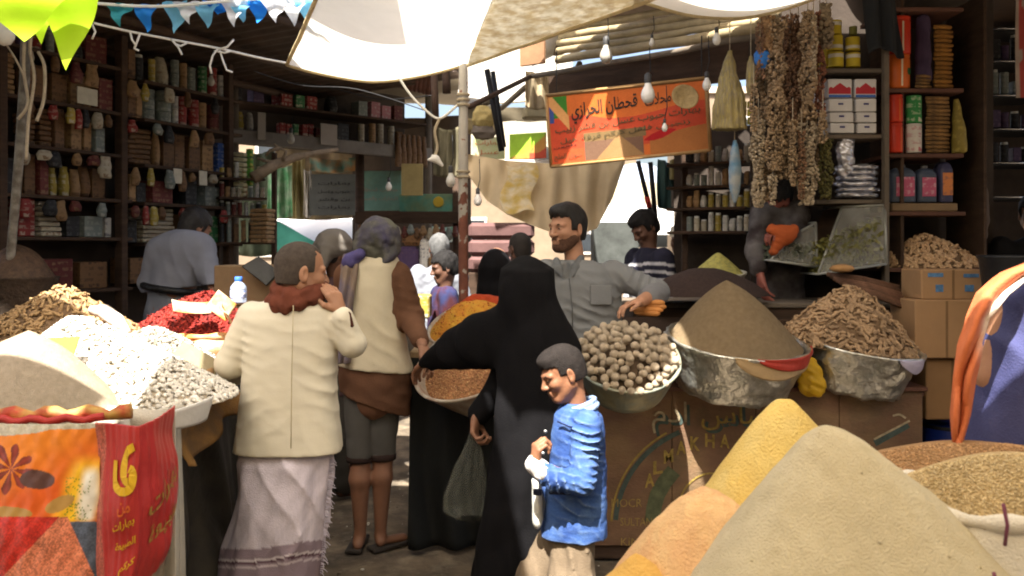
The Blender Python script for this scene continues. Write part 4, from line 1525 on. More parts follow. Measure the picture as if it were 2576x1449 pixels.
v,f = Heap(cW - mW[:,2] * 0.022,0.225,0.225,0.09,'dome',4,0.006,m=mW).mesh(14,40)
put('filling',v,f,M('walnut_dark',(0.12,0.08,0.05),0.9),pan)
# brown powder in a foil-lined basin
mB = tiltm(R(10),R(4))
cB = ata(1852,858,4.24)
bas = basin('powder_basin','foil-wrapped basin under the brown powder heap',cB,0.335,0.245,mB,FOIL,crumple=0.022,seed=11,foot=0.80)
hb = Heap(cB + np.array([-0.0,0,0.0]),0.325,0.325,0.30,'mid',21,0.006,0.0012,m=mB,skew=(-0.075,0.03))
v,f = hb.mesh(110,220)
o = put('powder_heap',v,f,M('brown_powder',(0.215,0.155,0.09),0.95,0.10,30,0.9,320,c2=(0.19,0.135,0.075)))
tag(o,'smooth brown powder heap in the foil-wrapped basin','spice heap')
def band_S(a0,a1,r0,z0,r1,z1,c,m,seed=0):
 def S(u,v):
  a = a0 + (a1 - a0) * u
  p = np.stack([np.cos(a) * 2,np.sin(a) * 2,v],-1)
  k = 0.008 * noise3(p,5,seed)
  env = np.sin(np.clip(u,0,1) * math.pi) ** 0.5
  zz = z0 + (z1 - z0) * v * env + 0.012 * noise3(p,4,seed + 1) * v
  rr = r0 + (r1 - r0) * v + k
  q = np.stack([rr * np.cos(a),rr * np.sin(a),zz],-1) @ np.array(m).T + np.array(c)
  return q[...,0],q[...,1],q[...,2]
 return S
REDP = M('red_plastic',(0.42,0.045,0.03),0.45,0.25,9,0.3,30)
TANP = M('tan_paper',(0.42,0.29,0.15),0.8,0.15,8,0.3,30)
WHTP = M('white_plastic',(0.62,0.60,0.56),0.5,0.1,8,0.3,30)
grid_sheet('liner',band_S(R(-105),R(-12),0.349,0.014,0.345,-0.085,cB,mB,5),60,12,TANP,bas,thick=0.002)
grid_sheet('liner',band_S(R(-88),R(-8),0.355,0.018,0.352,-0.05,cB,mB,6),60,10,REDP,bas,thick=0.002)
# ginger root in the next basin
mG = tiltm(R(8),R(7))
cG = ata(2165,868,4.42)
bas2 = basin('ginger_basin','foil-wrapped basin under the pale ginger heap',cG,0.285,0.22,mG,FOIL,crumple=0.022,seed=17,foot=0.80)
grid_sheet('liner',band_S(R(-75),R(-12),0.305,0.010,0.302,-0.06,cG,mG,9),50,10,M('lilac_plastic',(0.42,0.38,0.48),0.5),bas2,thick=0.002)
hg = Heap(cG + np.array([-0.035,0.08,0.005]),0.355,0.30,0.29,'mid',31,0.012,m=mG,skew=(-0.03,0.02))
GIN = M('ginger_skin',(0.40,0.25,0.14),0.8,0.25,60,0.6,120,rand=0.28,c2=(0.46,0.32,0.19))
GIN2 = M('ginger_fill',(0.16,0.10,0.055),0.9,0.3,40,0.8,60)
gm = []
for sd in range(5):
 a,b = blob('ginger',sd)
 gm.append((a,b))
def ginger_heap(heap,n,smin,smax,label,group,n_ind,nm='ginger_root',amin=0,amax=2 * math.pi,seed=1):
 rg = np.random.default_rng(seed)
 v,f = heap.mesh(30,60)
 P,Nn = heap.sample(n,0,1.0,amin,amax,rg)
 A = mats_on(P,Nn,rg.uniform(smin,smax,n),0.35,True,0.15,rg)
 # show largest: those on the near side first
 order = np.argsort(P[:,1] - P[:,2] * 0.3)
 for j,k in enumerate(order[:n_ind]):
  me = GME[k % 5]
  o = bpy.data.objects.new(nm,me)
  o.matrix_world = Matrix(A[k].tolist())
  COL.objects.link(o)
  tag(o,label,'ginger',group)
 rest = order[n_ind:]
 return v,f,A[rest]
GME = []
for a,b in gm:
 me = fast_mesh('ginger_root',a,b,True)
 me.materials.append(GIN)
 GME.append(me)
v,f,Ar = ginger_heap(hg,640,0.034,0.058,'knobbly pale ginger root heaped in the foil-wrapped basin','ginger roots in the basin',240,amin=R(165),amax=R(400),seed=2)
gh = thing('ginger_heap','pale ginger heap beside the brown powder heap','ginger heap',Vector(cG))
put('heap_core',v,f,GIN2,gh)
o = merged('ginger_pieces',*gm[0],Ar,GIN,gh)
o['kind'] = 'stuff'
# ginger on the shelf of the unit
hs = Heap(at(2340,672,5.2),0.31,0.18,0.205,'mid',41,0.012,skew=(-0.04,0.0))
v,f,Ar = ginger_heap(hs,420,0.034,0.055,'dusky ginger root heaped on the lowest shelf of the unit','ginger roots on the shelf',0,seed=3,amin=R(170),amax=R(370))
gh = thing('ginger_heap','dusky ginger heap on the lowest shelf above the cardboard boxes','ginger heap',at(2340,672,5.2))
put('heap_core',v,f,GIN2,gh)
merged('ginger_pieces',*gm[1],Ar,GIN,gh)['kind'] = 'stuff'
# dark seed heap behind, yellow-green heap in a bowl
cD = at(1775,742,4.85)
v,f = Heap(cD,0.36,0.26,0.155,'dome',51,0.006,0.002).mesh(50,120)
o = put('seed_heap',v,f,M('dark_seed',(0.045,0.028,0.024),0.9,0.3,60,0.9,260))
tag(o,'dark brown seed heap behind the brown powder','spice heap')
cY = at(1806,688,5.35)
b_ = basin('herb_bowl','pale enamel bowl of yellow-green powder',cY,0.165,0.09,tiltm(R(6)),M('pale_enamel',(0.5,0.48,0.40),0.4,0.1,6),'bowl')
v,f = Heap(cY,0.16,0.16,0.135,'cone',53,0.006,0.001).mesh(40,90)
put('powder',v,f,M('yellow_green_powder',(0.40,0.36,0.10),0.95,0.2,30,0.6,200,c2=(0.28,0.27,0.09)),b_)
# stand under the rear goods so nothing hovers
rs = thing('back_counter','dark wooden back counter behind the seed heap','counter',(1.75,5.25,0))
MB().bbox((1.72,5.15,0.62),(2.05,0.52,1.24),0.006).build('cabinet',WOOD_DARK,rs)
MB().bbox((1.72,5.15,1.255),(2.11,0.56,0.028),0.006).build('top',WOOD_GREY,rs)
MB().bbox((1.60,4.93,1.16),(1.55,0.30,0.05),0.006).build('step',WOOD_DARK,rs)
# glass-fronted bins with leaves
def glass_bin(label,p_tl,p_tr,p_br,p_bl,d,dep,leafc,seed,wide):
 """slanted glass front; four photo corners"""
 q = [at(p[0],p[1],d + p[2]) for p in (p_tl,p_tr,p_br,p_bl)]
 c_ = sum(q,Vector()) / 4
 t = thing('glass_bin',label,'bin',(c_.x,c_.y,min(z.z for z in q)))
 back = [p + Vector((0,dep,0)) for p in q]
 pane = MB().add(q,[(0,1,2,3)]).build('pane',glass_mat('dusty_glass',(0.50,0.50,0.46),0.30,0.12),t)
 fr = MB()
 for a,b in zip(q,q[1:] + q[:1]):
  fr.tube([a,b],0.008,6)
 for a,b in zip(q,back):
  fr.tube([a,b],0.007,6)
 fr.build('frame',M('zinc_frame',(0.34,0.34,0.31),0.5,0.2,9,metal=0.5),t,True)
 MB().add([q[3],q[2],back[2],back[3]],[(0,1,2,3)]).build('floor_board',WOOD_DARK,t)
 MB().add(back,[(3,2,1,0)]).build('back_board',WOOD_DARK,t)
 # leaves
 rg = np.random.default_rng(seed)
 n = 700
 s_,w_ = rg.random(n),rg.random(n) ** 1.3
 lo,ro = np.array(q[3]),np.array(q[2])
 P = lo + (ro - lo) * s_[:,None]
 hh = (0.26 - 0.10 * (1 - s_)) * wide
 P[:,2] += w_ * hh + 0.01
 P[:,1] += 0.03 + rg.random(n) * (dep - 0.07)
 A = np.zeros((n,4,4))
 A[:,:3,:3] = rotmats(n,rg) * rg.uniform(0.03,0.06,n)[:,None,None]
 A[:,:3,3] = P
 A[:,3,3] = 1
 pv = np.array([(-0.5,0,0),(-0.1,0.22,0.05),(0.5,0,0.02),(-0.1,-0.22,0.05)])
 lf = merged('dried_leaves',pv,np.array([[0,1,2,3]]),A,leafc,t)
 lf['kind'] = 'stuff'
 return t
LEAF = M('dried_leaf',(0.20,0.19,0.055),0.8,0.4,20,0.3,80,trans=0.2)
glass_bin('large slanted glass bin of olive-green dried leaves',(2118,520,0.18),(2226,516,0.10),(2230,664,0.0),(2058,690,0.0),4.93,0.30,LEAF,3,1.0)
glass_bin('small glass bin beside the larger bin of leaves',(2000,590,0.12),(2052,560,0.12),(2056,672,0.02),(1938,655,0.02),5.0,0.26,M('grey_leaf',(0.12,0.13,0.09),0.9),4,0.5)
# bundles of bark sticks behind the ginger, and orange rolls by the vendor's hand
rg = random.Random(4)
for i in range(7):
 a = at(2080 + i * 8,690 + i * 5,4.8 - 0.01 * i)
 b = at(2262 + i * 3,722 + i * 9,4.72 - 0.01 * i)
 o = MB().tube([a,a.lerp(b,0.5) + V(0,0,0.01),b],[0.014,0.016,0.012],7).build('bark_stick',M('bark',(0.16,0.085,0.055),0.9,0.35,20,0.5,60,rand=0.3),None,True)
 tag(o,'reddish bark stick lying behind the ginger heap','stick','bark sticks behind the ginger')
a = at(2118,676,4.72)
o = MB().lathe([(0.004,-0.02),(0.05,-0.016),(0.068,0.0),(0.05,0.018),(0.004,0.026)],a,20).build('flat_loaf',M('orange_crust',(0.40,0.22,0.09),0.8,0.3,14),None,True)
tag(o,'small orange-tan flat loaf on the sticks below the glass bin','loaf')
for i,(pa,pb,zz) in enumerate((((1590,758),(1672,762),0),((1586,776),(1668,780),0.0),((1600,767),(1676,772),0.02),((1596,784),(1660,789),-0.01))):
 a,b = at(*pa,4.42),at(*pb,4.36)
 pts_ = [a,a.lerp(b,0.1),a.lerp(b,0.5),a.lerp(b,0.9),b]
 o = MB().tube(pts_,[0.008,0.016,0.018,0.015,0.007],10).build('orange_root',M('orange_root',(0.50,0.21,0.06),0.6,0.25,14,0.3,50,rand=0.15),None,True)
 tag(o,'thick orange root lying under the vendor\'s hand','root','orange roots by the vendor')
MB().bbox(at(1640,850,4.62),(0.55,0.42,0.10),0.01,0,R(14)).build('tray_board',WOOD_DARK,rs)
mbx = MB().bbox((0.52,4.62,0.955),(0.62,0.36,0.14),0.01)
o = mbx.build('wooden_crate',WOOD_TAN,None)
tag(o,'low wooden crate between the vendor and the walnuts','crate')
# yellow plastic bag hanging between the basins
cb_ = at(2036,945,4.27)
fb = SDF(np.array(cb_) - 0.16,np.array(cb_) + 0.16,0.006)
fb.ell(cb_ + V(0,0,0.0),(0.055,0.035,0.085),None,0.02)
fb.ell(cb_ + V(0.02,0,-0.05),(0.055,0.035,0.055),None,0.03)
fb.cap(cb_ + V(-0.02,0.0,0.05),cb_ + V(-0.05,0.02,0.11),0.03,0.014,0.03)
fb.wrinkle(0.010,60,3)
o = put('plastic_bag',*fb.mesh(),M('yellow_plastic',(0.60,0.36,0.02),0.35,0.15,12,0.4,40,trans=0.2))
tag(o,'crumpled yellow plastic bag hanging between the two foil basins','bag')
# ---------- foreground flour heaps at right -------------------------------------------
dt = thing('display_table','low table under the flour heaps','table',(0.95,1.9,0))
MB().bbox((1.05,1.95,0.60),(1.75,1.05,0.04),0.006).build('top',WOOD_TAN,dt)
for (xx,yy) in ((0.25,1.5),(1.85,1.5),(0.25,2.4),(1.85,2.4)):
 MB().bbox((xx,yy,0.29),(0.06,0.06,0.58),0.004).build('leg',WOOD_TAN,dt)
cF = at(2085,1062,1.78)
hF1 = Heap((0.765,cF.y,0.62),0.575,0.46,cF.z - 0.62,'cone',61,0.018,0.0042,skew=(-0.112,0.0),lob=0.08)
v,f = hF1.mesh(200,300)
FLOUR = M('chickpea_flour',(0.50,0.435,0.30),0.95,0.10,7,0.6,220,c2=(0.46,0.395,0.265),dirt=(0.33,0.275,0.17),dscale=14,damt=0.6)
o = oF1 = put('flour_heap',v,f,FLOUR)
tag(o,'tall pointed heap of beige flour in front of the yellow one','flour heap')
cF2 = at(1945,1022,2.2)
v,f = Heap((cF2.x + 0.015,cF2.y,0.62),0.48,0.39,cF2.z - 0.62,'cone',71,0.028,0.0045,skew=(0.02,0.0)).mesh(160,240)
o = put('flour_heap',v,f,M('yellow_flour',(0.57,0.40,0.115),0.95,0.14,7,0.8,150,c2=(0.60,0.45,0.16),dirt=(0.58,0.44,0.17),dscale=9,damt=0.6))
tag(o,'rounded heap of yellow flour behind the beige one','flour heap')
cF3 = at(1745,1232,1.98)
v,f = Heap((cF3.x + 0.03,cF3.y,0.62),0.31,0.29,cF3.z - 0.62,'dome',81,0.036,0.005,skew=(0.0,0.0)).mesh(140,220)
o = put('flour_heap',v,f,M('peach_flour',(0.60,0.36,0.18),0.95,0.13,7,0.7,140,c2=(0.64,0.42,0.21),dirt=(0.50,0.20,0.08),dscale=11,damt=0.5))
tag(o,'low slumped heap of peach-coloured flour behind the beige one','flour heap')
v,f = Heap((cF3.x - 0.15,cF3.y - 0.10,0.615),0.30,0.22,0.29,'mid',83,0.02,0.003).mesh(90,160)
o = put('flour_heap',v,f,M('amber_flour',(0.60,0.36,0.10),0.95,0.12,9,0.7,140))
tag(o,'small spill of amber flour at the foot of the peach heap','flour heap')
def clods(heap,par,n,smax,mat,seed,amin=R(150),amax=R(390)):
 rg = np.random.default_rng(seed)
 P,Nn = heap.sample(n,0.02,0.95,amin,amax,rg)
 a,b = blob('pebble',seed)
 A = mats_on(P,Nn,smax * (0.15 + rg.random(n) ** 3),0.5,True,0.1,rg)
 c_ = merged('clods',a,b,A,mat,par)
 c_['kind'] = 'stuff'
oct_v = np.array([(0.5,0,0),(-0.5,0,0),(0,0.27,0),(0,-0.27,0),(0,0,0.27),(0,0,-0.27)],float)
oct_f = np.array([(0,2,4),(2,1,4),(1,3,4),(3,0,4),(2,0,5),(1,2,5),(3,1,5),(0,3,5)])
clods(hF1,oF1,150,0.008,FLOUR,5)
def grain(name,label,heap,n,size,mat,coremat,cat='grain heap',amin=0,amax=2 * math.pi,seed=0,pv=oct_v,pf=oct_f,sink=0.15,res=(40,90),cols=None,rmax=1.0,jit=0.4):
 rg = np.random.default_rng(seed)
 v,f = heap.mesh(*res)
 t = thing(name,label,cat,Vector(heap.c))
 put('heap_core',v,f,coremat,t)
 P,Nn = heap.sample(n,0,rmax,amin,amax,rg)
 A = mats_on(P,Nn,rg.uniform(size * 0.75,size * 1.25,n),jit,True,sink,rg)
 cc = None
 if cols is not None:
  cc = np.array(cols)[rg.integers(0,len(cols),n)] * rg.uniform(0.75,1.2,n)[:,None]
 g_ = merged('grains',pv,pf,A,mat,t,smooth=True,cols=cc)
 g_['kind'] = 'stuff'
 return t
VC = M('mixed_grain',vcol=True,rough=0.8,bump=0.2,bscale=200)
cR = at(2480,1215,2.15)
grain('wheat_heap','broad heap of reddish wheat behind the pale wheat',Heap((cR.x,cR.y,cR.z - 0.02),0.42,0.34,0.115,'dome',91,0.006),9000,0.0085,VC,
 M('wheat_core',(0.26,0.15,0.07),0.9),amin=R(160),amax=R(380),seed=91,cols=[(0.40,0.23,0.11),(0.46,0.28,0.14),(0.30,0.17,0.08)])
cP = at(2530,1262,1.86)
grain('wheat_heap','pale wheat heaped in the white sack',Heap((cP.x,cP.y,cP.z),0.235,0.22,0.10,'dome',93,0.006,skew=(0.05,0)),6500,0.0085,VC,
 M('pale_core',(0.36,0.26,0.13),0.9),amin=R(150),amax=R(390),seed=93,cols=[(0.50,0.38,0.20),(0.56,0.44,0.26),(0.40,0.29,0.14)])
sk = sack('grain_sack','white woven sack holding the pale wheat',(cP.x,cP.y),0.235,cP.z - 0.16,cP.z + 0.005,M('white_sacking',(0.58,0.54,0.47),0.85,0.12,6,0.5,180,dirt=(0.3,0.32,0.36)),5,0.22)
a,b = at(2524,1268,1.63),at(2528,1372,1.645)
MB().tube([a,a.lerp(b,0.5) + V(0.004,-0.004,0),b],0.0035,6).build('seam_thread',M('purple_thread',(0.17,0.05,0.09),0.8),sk,True)
sk2 = sack('grain_sack','large pale basket holding the reddish wheat',(cR.x,cR.y),0.42,0.62,cR.z - 0.015,M('straw_sacking',(0.42,0.33,0.2),0.85,0.2,6,0.5,120),7,0.34)
sk3 = sack('grain_sack','printed white sack below the pale wheat sack',(cP.x + 0.02,cP.y - 0.01),0.255,0.62,cP.z - 0.165,M('printed_sacking',(0.55,0.50,0.40),0.85,0.15,12,0.5,180,c2=(0.38,0.33,0.07),dirt=(0.1,0.1,0.05),dscale=16,damt=0.8),9,0.235,rim=True)
a = at(2500,1440,1.6)
MB().tube([a,a + V(0.01,0,-0.05)],0.0035,6).build('seam_thread',_M['purple_thread'],sk3,True)
# ---------- left stall: table, sacks, heaps ---------------------------------------------
lt = thing('sack_stall','dark draped stall table carrying the nuts and chillies','stall',(-2.2,3.8,0))
MB().bbox((-2.20,3.85,0.92),(1.74,1.95,0.05),0.01).build('top',WOOD_DARK,lt)
for (xx,yy) in ((-3.0,3.0),(-1.42,3.0),(-3.0,4.75),(-1.42,4.75)):
 MB().bbox((xx,yy,0.45),(0.07,0.07,0.90),0.005).build('leg',WOOD_DARK,lt)
def drape_S(u,v):
 # down the aisle side and round the front corner
 L1,L2 = 1.85,0.9
 s_ = u * (L1 + L2)
 f_ = 0.045 * np.sin(u * 34 + 1.5 * np.sin(v * 4)) * (0.2 + v) + 0.02 * np.sin(u * 80 + v * 6) * v
 on1 = s_ < L1
 X = np.where(on1,-1.315 + f_ + 0.07 * v,-1.315 - (s_ - L1))
 Y = np.where(on1,4.78 - s_,2.93 - f_)
 Z = 0.965 - 0.93 * v + 0.02 * np.sin(u * 17)
 return X,Y,Z
grid_sheet('drape',drape_S,170,30,M('black_tarp',(0.020,0.018,0.015),0.55,0.4,4,0.4,30,c2=(0.035,0.03,0.022),spec=0.4),lt,thick=0.003)
NUTC = [(0.58,0.55,0.49),(0.64,0.61,0.55),(0.52,0.48,0.41)] * 6 + [(0.07,0.06,0.04)]
pbv,pbf = blob('pebble',8)
pbv2 = pbv * np.array([1.0,0.78,0.72])
# tan powder heap in the printed sack
h1 = Heap((-1.66,2.86,1.04),0.36,0.30,0.27,'mid',101,0.008,0.001,skew=(0.02,0.04))
v,f = h1.mesh(90,180)
o = put('powder_heap',v,f,M('tan_powder',(0.35,0.29,0.215),0.95,0.1,30,0.8,300,c2=(0.31,0.255,0.185)))
tag(o,'tan powder heap half in sun above the orange printed sack','spice heap')
# cream nuts in direct sun
h2 = Heap((-1.56,3.26,1.02),0.50,0.46,0.30,'cone',103,0.012,skew=(-0.14,0.06))
grain('nut_heap','large sunlit heap of cream nuts beside the tan powder',h2,5200,0.021,VC,M('nut_core',(0.30,0.25,0.18),0.9),'nut heap',seed=103,pv=pbv2,pf=pbf,sink=0.2,cols=NUTC,amin=R(150),amax=R(400))
h3 = Heap((-1.66,3.95,1.0),0.38,0.32,0.22,'mid',105,0.012,skew=(0.0,0.0))
grain('nut_heap','smaller heap of speckled grey nuts next to the cream jacket man',h3,3000,0.02,VC,M('nut_core2',(0.26,0.23,0.18),0.9),'nut heap',seed=105,pv=pbv2,pf=pbf,sink=0.2,cols=[(0.42,0.40,0.36),(0.5,0.46,0.4),(0.16,0.14,0.11)],amin=R(150),amax=R(400))
# ginger at the back left
h4 = Heap((-2.34,4.42,1.05),0.56,0.42,0.33,'cone',107,0.014,skew=(0.03,0.0))
GIN3 = M('golden_ginger',(0.30,0.185,0.085),0.8,0.3,60,0.6,120,rand=0.3,c2=(0.36,0.24,0.12))
GME_old = GME
GME = []
for a,b in gm:
 me = fast_mesh('turmeric_root',a,b,True)
 me.materials.append(GIN3)
 GME.append(me)
v,f,Ar = ginger_heap(h4,900,0.034,0.056,'golden root heaped at the back of the draped stall','golden roots on the draped stall',60,'turmeric_root',R(150),R(390),7)
t = thing('root_heap','golden heap of dried roots at the back of the draped stall','root heap',Vector(h4.c))
put('heap_core',v,f,GIN2,t)
merged('root_pieces',*gm[2],Ar,GIN3,t)['kind'] = 'stuff'
# red chillies and their striped sack
h5 = Heap((-1.72,4.62,1.12),0.34,0.26,0.22,'mid',109,0.012,skew=(0.08,0.02))
a,b = blob('stick',3)
grain('chilli_heap','heap of dark red dried chillies behind the speckled nuts',h5,1500,0.045,VC,M('chilli_core',(0.09,0.012,0.01),0.8),'chilli heap',seed=109,pv=a * np.array([1,1.6,1.4]),pf=b,sink=0.1,cols=[(0.22,0.018,0.012),(0.30,0.03,0.02),(0.14,0.012,0.01)],amin=R(150),amax=R(400))
STRIPE = M('striped_sacking',(0.62,0.50,0.34),0.7,0.2,5,0.4,60,c2=(0.55,0.22,0.05))
def flapS(c,w,dpt,tilt,roll,seed,curl=0.35):
 m = tiltm(tilt,roll,seed * 0.7)
 def S(u,v):
  x = (u - 0.5) * w
  y = (v - 0.5) * dpt
  p = np.stack([x,y,0 * x],-1)
  z = curl * w * ((u - 0.5) ** 2) + 0.012 * noise3(p,16,seed)
  q = np.stack([x,y,z],-1) @ m.T + np.array(c)
  return q[...,0],q[...,1],q[...,2]
 return S
for i,(px,py,d,w,dp,tl,rl) in enumerate(((480,775,4.32,0.19,0.07,0.9,0.1),(555,772,4.33,0.13,0.12,0.9,-0.6),(572,800,4.30,0.12,0.13,1.1,-0.4))):
 o = grid_sheet('sack_flap',flapS(at(px,py,d),w,dp,tl,rl,i + 1),24,14,STRIPE,thick=0.003)
 tag(o,('flat sunlit flap of striped sacking on the chillies','folded sunlit flap of striped sacking beside the water bottle','hanging flap of striped sacking at the cream jacket man\'s elbow')[i],'sacking')
o = sack('chilli_sack','striped sack holding the dark red chillies',(-1.68,4.6),0.36,0.95,1.13,STRIPE,3,0.28)
# small open sack of red chillies, brown sacking falling over the table edge
sk = sack('chilli_sack','low brown sack of bright red chillies at the table edge',(-1.40,3.62),0.13,0.95,1.06,M('brown_sacking',(0.20,0.12,0.06),0.9,0.25,6,0.5,140,c2=(0.30,0.16,0.05)),5,0.16)
grain('chilli_heap','bright red chillies in the low brown sack',Heap((-1.40,3.62,1.03),0.125,0.15,0.045,'dome',113,0.006),420,0.035,VC,M('chilli_core2',(0.12,0.015,0.01),0.8),'chilli heap',seed=113,pv=a * np.array([1,1.8,1.6]),pf=b,cols=[(0.34,0.03,0.02),(0.42,0.05,0.03)])
def spill_S(u,v):
 p = np.stack([u * 2,v,0 * u],-1)
 X = -1.30 + 0.06 * v + 0.03 * noise3(p,7,3) * (0.3 + v) + 0.03 * np.sin(u * 15) * v
 Y = 3.98 - u * 0.75
 Z = 1.02 - 0.22 * v - 0.08 * (u - 0.5) ** 2 + 0.05 * np.sin(u * 6) * v
 return X,Y,Z
o = grid_sheet('sacking',spill_S,50,14,_M['brown_sacking'],thick=0.003)
tag(o,'brown sacking folded over the edge of the draped table','sacking')
# cardboard wedges stuck into the heaps
def wedge(name,label,pts3,mat,th=0.006):
 P = [Vector(p) for p in pts3]
 n_ = (P[1] - P[0]).cross(P[2] - P[0]).normalized() * th
 k = len(P)
 fs = [tuple(range(k)),tuple(range(2 * k - 1,k - 1,-1))] + [(i,i + k,(i + 1) % k + k,(i + 1) % k) for i in range(k)]
 o = put(name,P + [p + n_ for p in P],fs,mat,None,False)
 return tag(o,label,'cardboard')
wedge('cardboard_divider','olive cardboard divider standing in the speckled nuts',[at(420,905,3.72),at(462,858,3.80),at(548,905,3.66),at(540,948,3.60),at(440,925,3.66)],M('olive_card',(0.20,0.17,0.10),0.9))
wedge('cardboard_scoop','small ochre cardboard scoop stuck in the cream nuts',[at(118,850,3.02),at(200,846,3.04),at(182,900,2.93)],M('ochre_card',(0.36,0.19,0.035),0.85))
# rolled white sack lip by the golden roots
a,b = at(232,780,4.15),at(322,838,3.95)
o = MB().tube([a,a.lerp(b,0.35) + V(0,0,0.03),a.lerp(b,0.7) + V(0,0,0.025),b],[0.022,0.035,0.034,0.018],12).build('rolled_sack',M('striped_white',(0.66,0.60,0.52),0.8,0.15,9,0.4,60,c2=(0.6,0.42,0.34)),None,True)
tag(o,'rolled white sack lip in front of the golden roots','sacking')
# white plastic tray lip at the corner of the cream nuts
def lip_S(u,v):
 a = R(-165) + R(185) * u
 r = 0.215 + 0.02 * v
 X = -1.32 + (r + 0.02) * np.cos(a) * 1.05
 Y = 2.98 + r * np.sin(a) * 1.0
 Z = 0.985 + 0.07 * v + 0.012 * np.sin(u * 9) * v
 return X,Y,Z
o = grid_sheet('plastic_tray',lip_S,60,8,WHTP,thick=0.006)
tag(o,'white plastic tray edge under the cream nuts at the stall corner','tray')
# -- printed sacks at the front
def proj(P):
 return CX + P[...,0] * FPX / P[...,1],HY - (P[...,2] - CZ) * FPX / P[...,1]
def mixc(a,b,t):
 t = np.clip(t,0,1)[...,None]
 return np.array(a) * (1 - t) + np.array(b) * t
def smooth(e0,e1,x):
 t = np.clip((x - e0) / (e1 - e0),0,1)
 return t * t * (3 - 2 * t)
def orange_S(u,v):
 a0,a1 = at(-95,1060,2.50),at(246,1050,2.42)
 p = np.stack([u * 3,v * 3,0 * u],-1)
 X = a0.x + (a1.x - a0.x) * u + 0.02 * np.sin(v * math.pi) * (u - 0.5)
 Z = 0.40 + (1.085 - 0.40) * v + 0.03 * (u - 0.35) * (v > 0.5) * (v - 0.5)
 Y = 2.50 - 0.08 * u - 0.06 * np.sin(v * math.pi) * np.sin(u * math.pi) + 0.012 * noise3(p,5,3) + 0.006 * noise3(p,14,4)
 return X,Y,Z
def orange_col(u,v,P):
 x,y = proj(P)
 rg = np.random.default_rng(3)
 nz = noise3(np.stack([x,y,0 * x],-1),0.05,5)
 hsh = np.floor(x / 3.6 + 1.2 * nz + 0.3 * np.sin(y)) * 127.1 + np.floor(y / 3.6 + 1.2 * nz + 0.3 * np.sin(x)) * 311.7
 nf = np.mod(np.sin(hsh) * 43758.5,1.0) * 3.2 - 1.6
 c = mixc(lin((226,132,40)),lin((212,92,28)),smooth(1120,1290,y + 0.5 * x - 30) + 0.2 * nz)
 # fan at the right, yellow turning to white
 t = smooth(60,10,np.abs(x - 205 + (y - 1250) * 0.25) - 10 + 10 * nz) * smooth(1130,1190,y) * smooth(1330,1300,y)
 c = mixc((0,0,0),(0,0,0),t * 0) + c * (1 - t[...,None]) + np.array(lin((238,190,40))) * t[...,None]
 t = smooth(34,8,np.abs(x - 222 + (y - 1250) * 0.1) + 8 * nz) * smooth(1165,1200,y) * smooth(1318,1300,y)
 c = c * (1 - t[...,None]) + np.array((0.80,0.78,0.70)) * t[...,None]
 t = (nf > 1.2) & (np.abs(x - 195) < 35) & (y > 1200) & (y < 1310)
 c[t] = lin((110,130,40))
 # star anise: petals about a centre
 dx,dy = x - 28,y - 1180
 rr,th = np.hypot(dx,dy),np.arctan2(dy,dx)
 pet = np.abs(np.mod(th / (2 * math.pi) * 8 + 0.2,1) - 0.5) * 2
 t = (rr < (66 + 10 * np.sin(th * 3 + 1)) * (1 - 0.55 * pet ** 1.5)) & (pet < 0.62)
 c[t] = np.array(lin((128,52,40))) * (0.35 + 1.1 * (1 - pet[t]) + 0.25 * nz[t])[:,None].clip(0.2,2)
 dx,dy = x - 95,y - 1205
 t = (np.hypot(dx * 0.8,dy * 1.6) < 36 + 8 * nz)
 c[t] = lin((88,58,52))
 # wooden spoons
 for (sx,sy,ra,rb,an) in ((20,1290,62,16,0.05),(150,1268,40,17,-0.45)):
  dx,dy = x - sx,y - sy
  ca_,sa_ = math.cos(an),math.sin(an)
  t = ((dx * ca_ + dy * sa_) / ra) ** 2 + ((-dx * sa_ + dy * ca_) / rb) ** 2 < 1
  c[t] = lin((176,138,74))
 # red berries, pink salt, blue-grey cloth
 t = (y > 1300) & (x < 150 - (y - 1300) * 0.95)
 c[t] = (np.array(lin((206,52,38))) * (0.85 + 0.35 * nz + 0.18 * nf)[...,None].clip(0.4,1.5))[t]
 t = (x >= 150 - (y - 1300) * 0.95) & (y > 1305 - (x - 60) * 0.05) & (x < 170 + (y - 1300) * 0.45)
 c[t] = (np.array(lin((220,132,100))) * (0.9 + 0.3 * nz + 0.25 * nf)[...,None].clip(0.4,1.6))[t]
 t = (x >= 170 + (y - 1300) * 0.45) & (y > 1312)
 c[t] = (np.array(lin((88,98,118))) * (0.9 + 0.3 * nz + 0.22 * nf)[...,None].clip(0.4,1.6))[t]
 # plain woven band along the top
 t = y < 1098 - 0.10 * x + 6 * nz
 c[t] = (np.array((0.50,0.46,0.36)) * (1 + 0.1 * nf)[...,None])[t]
 return np.clip(c,0.003,0.9)
SACKP = M('printed_plastic_sack',vcol=True,rough=0.45,var=0.06,bump=0.25,bscale=40,spec=0.4)
fs_ = thing('spice_sack','large sack with an orange spice picture, standing at the stall corner','sack',(-1.5,2.7,0))
grid_sheet('printed_front',orange_S,230,300,SACKP,fs_,thick=0.004,colfn=orange_col)
q0,q1 = at(-95,1060,2.5),at(246,1050,2.42)
def body_S(u,v):
 a = math.pi * u
 X = (q0.x + q1.x) / 2 - np.cos(a) * (q1.x - q0.x) / 2 * 0.985
 Y = 2.48 - 0.03 * (np.cos(a) * -0.5 + 0.5) + 0.36 * np.sin(a) ** 0.7 + 0.012
 Z = 0.02 + (1.07 - 0.02) * v
 return X,Y,Z
grid_sheet('sack_side',body_S,40,20,M('white_weave',(0.50,0.47,0.40),0.85,0.12,6,0.4,160),fs_,thick=0.004)
def below_S(u,v):
 X,Y,Z = orange_S(u,0 * v)
 return X,Y + 0.02,0.02 + 0.39 * v
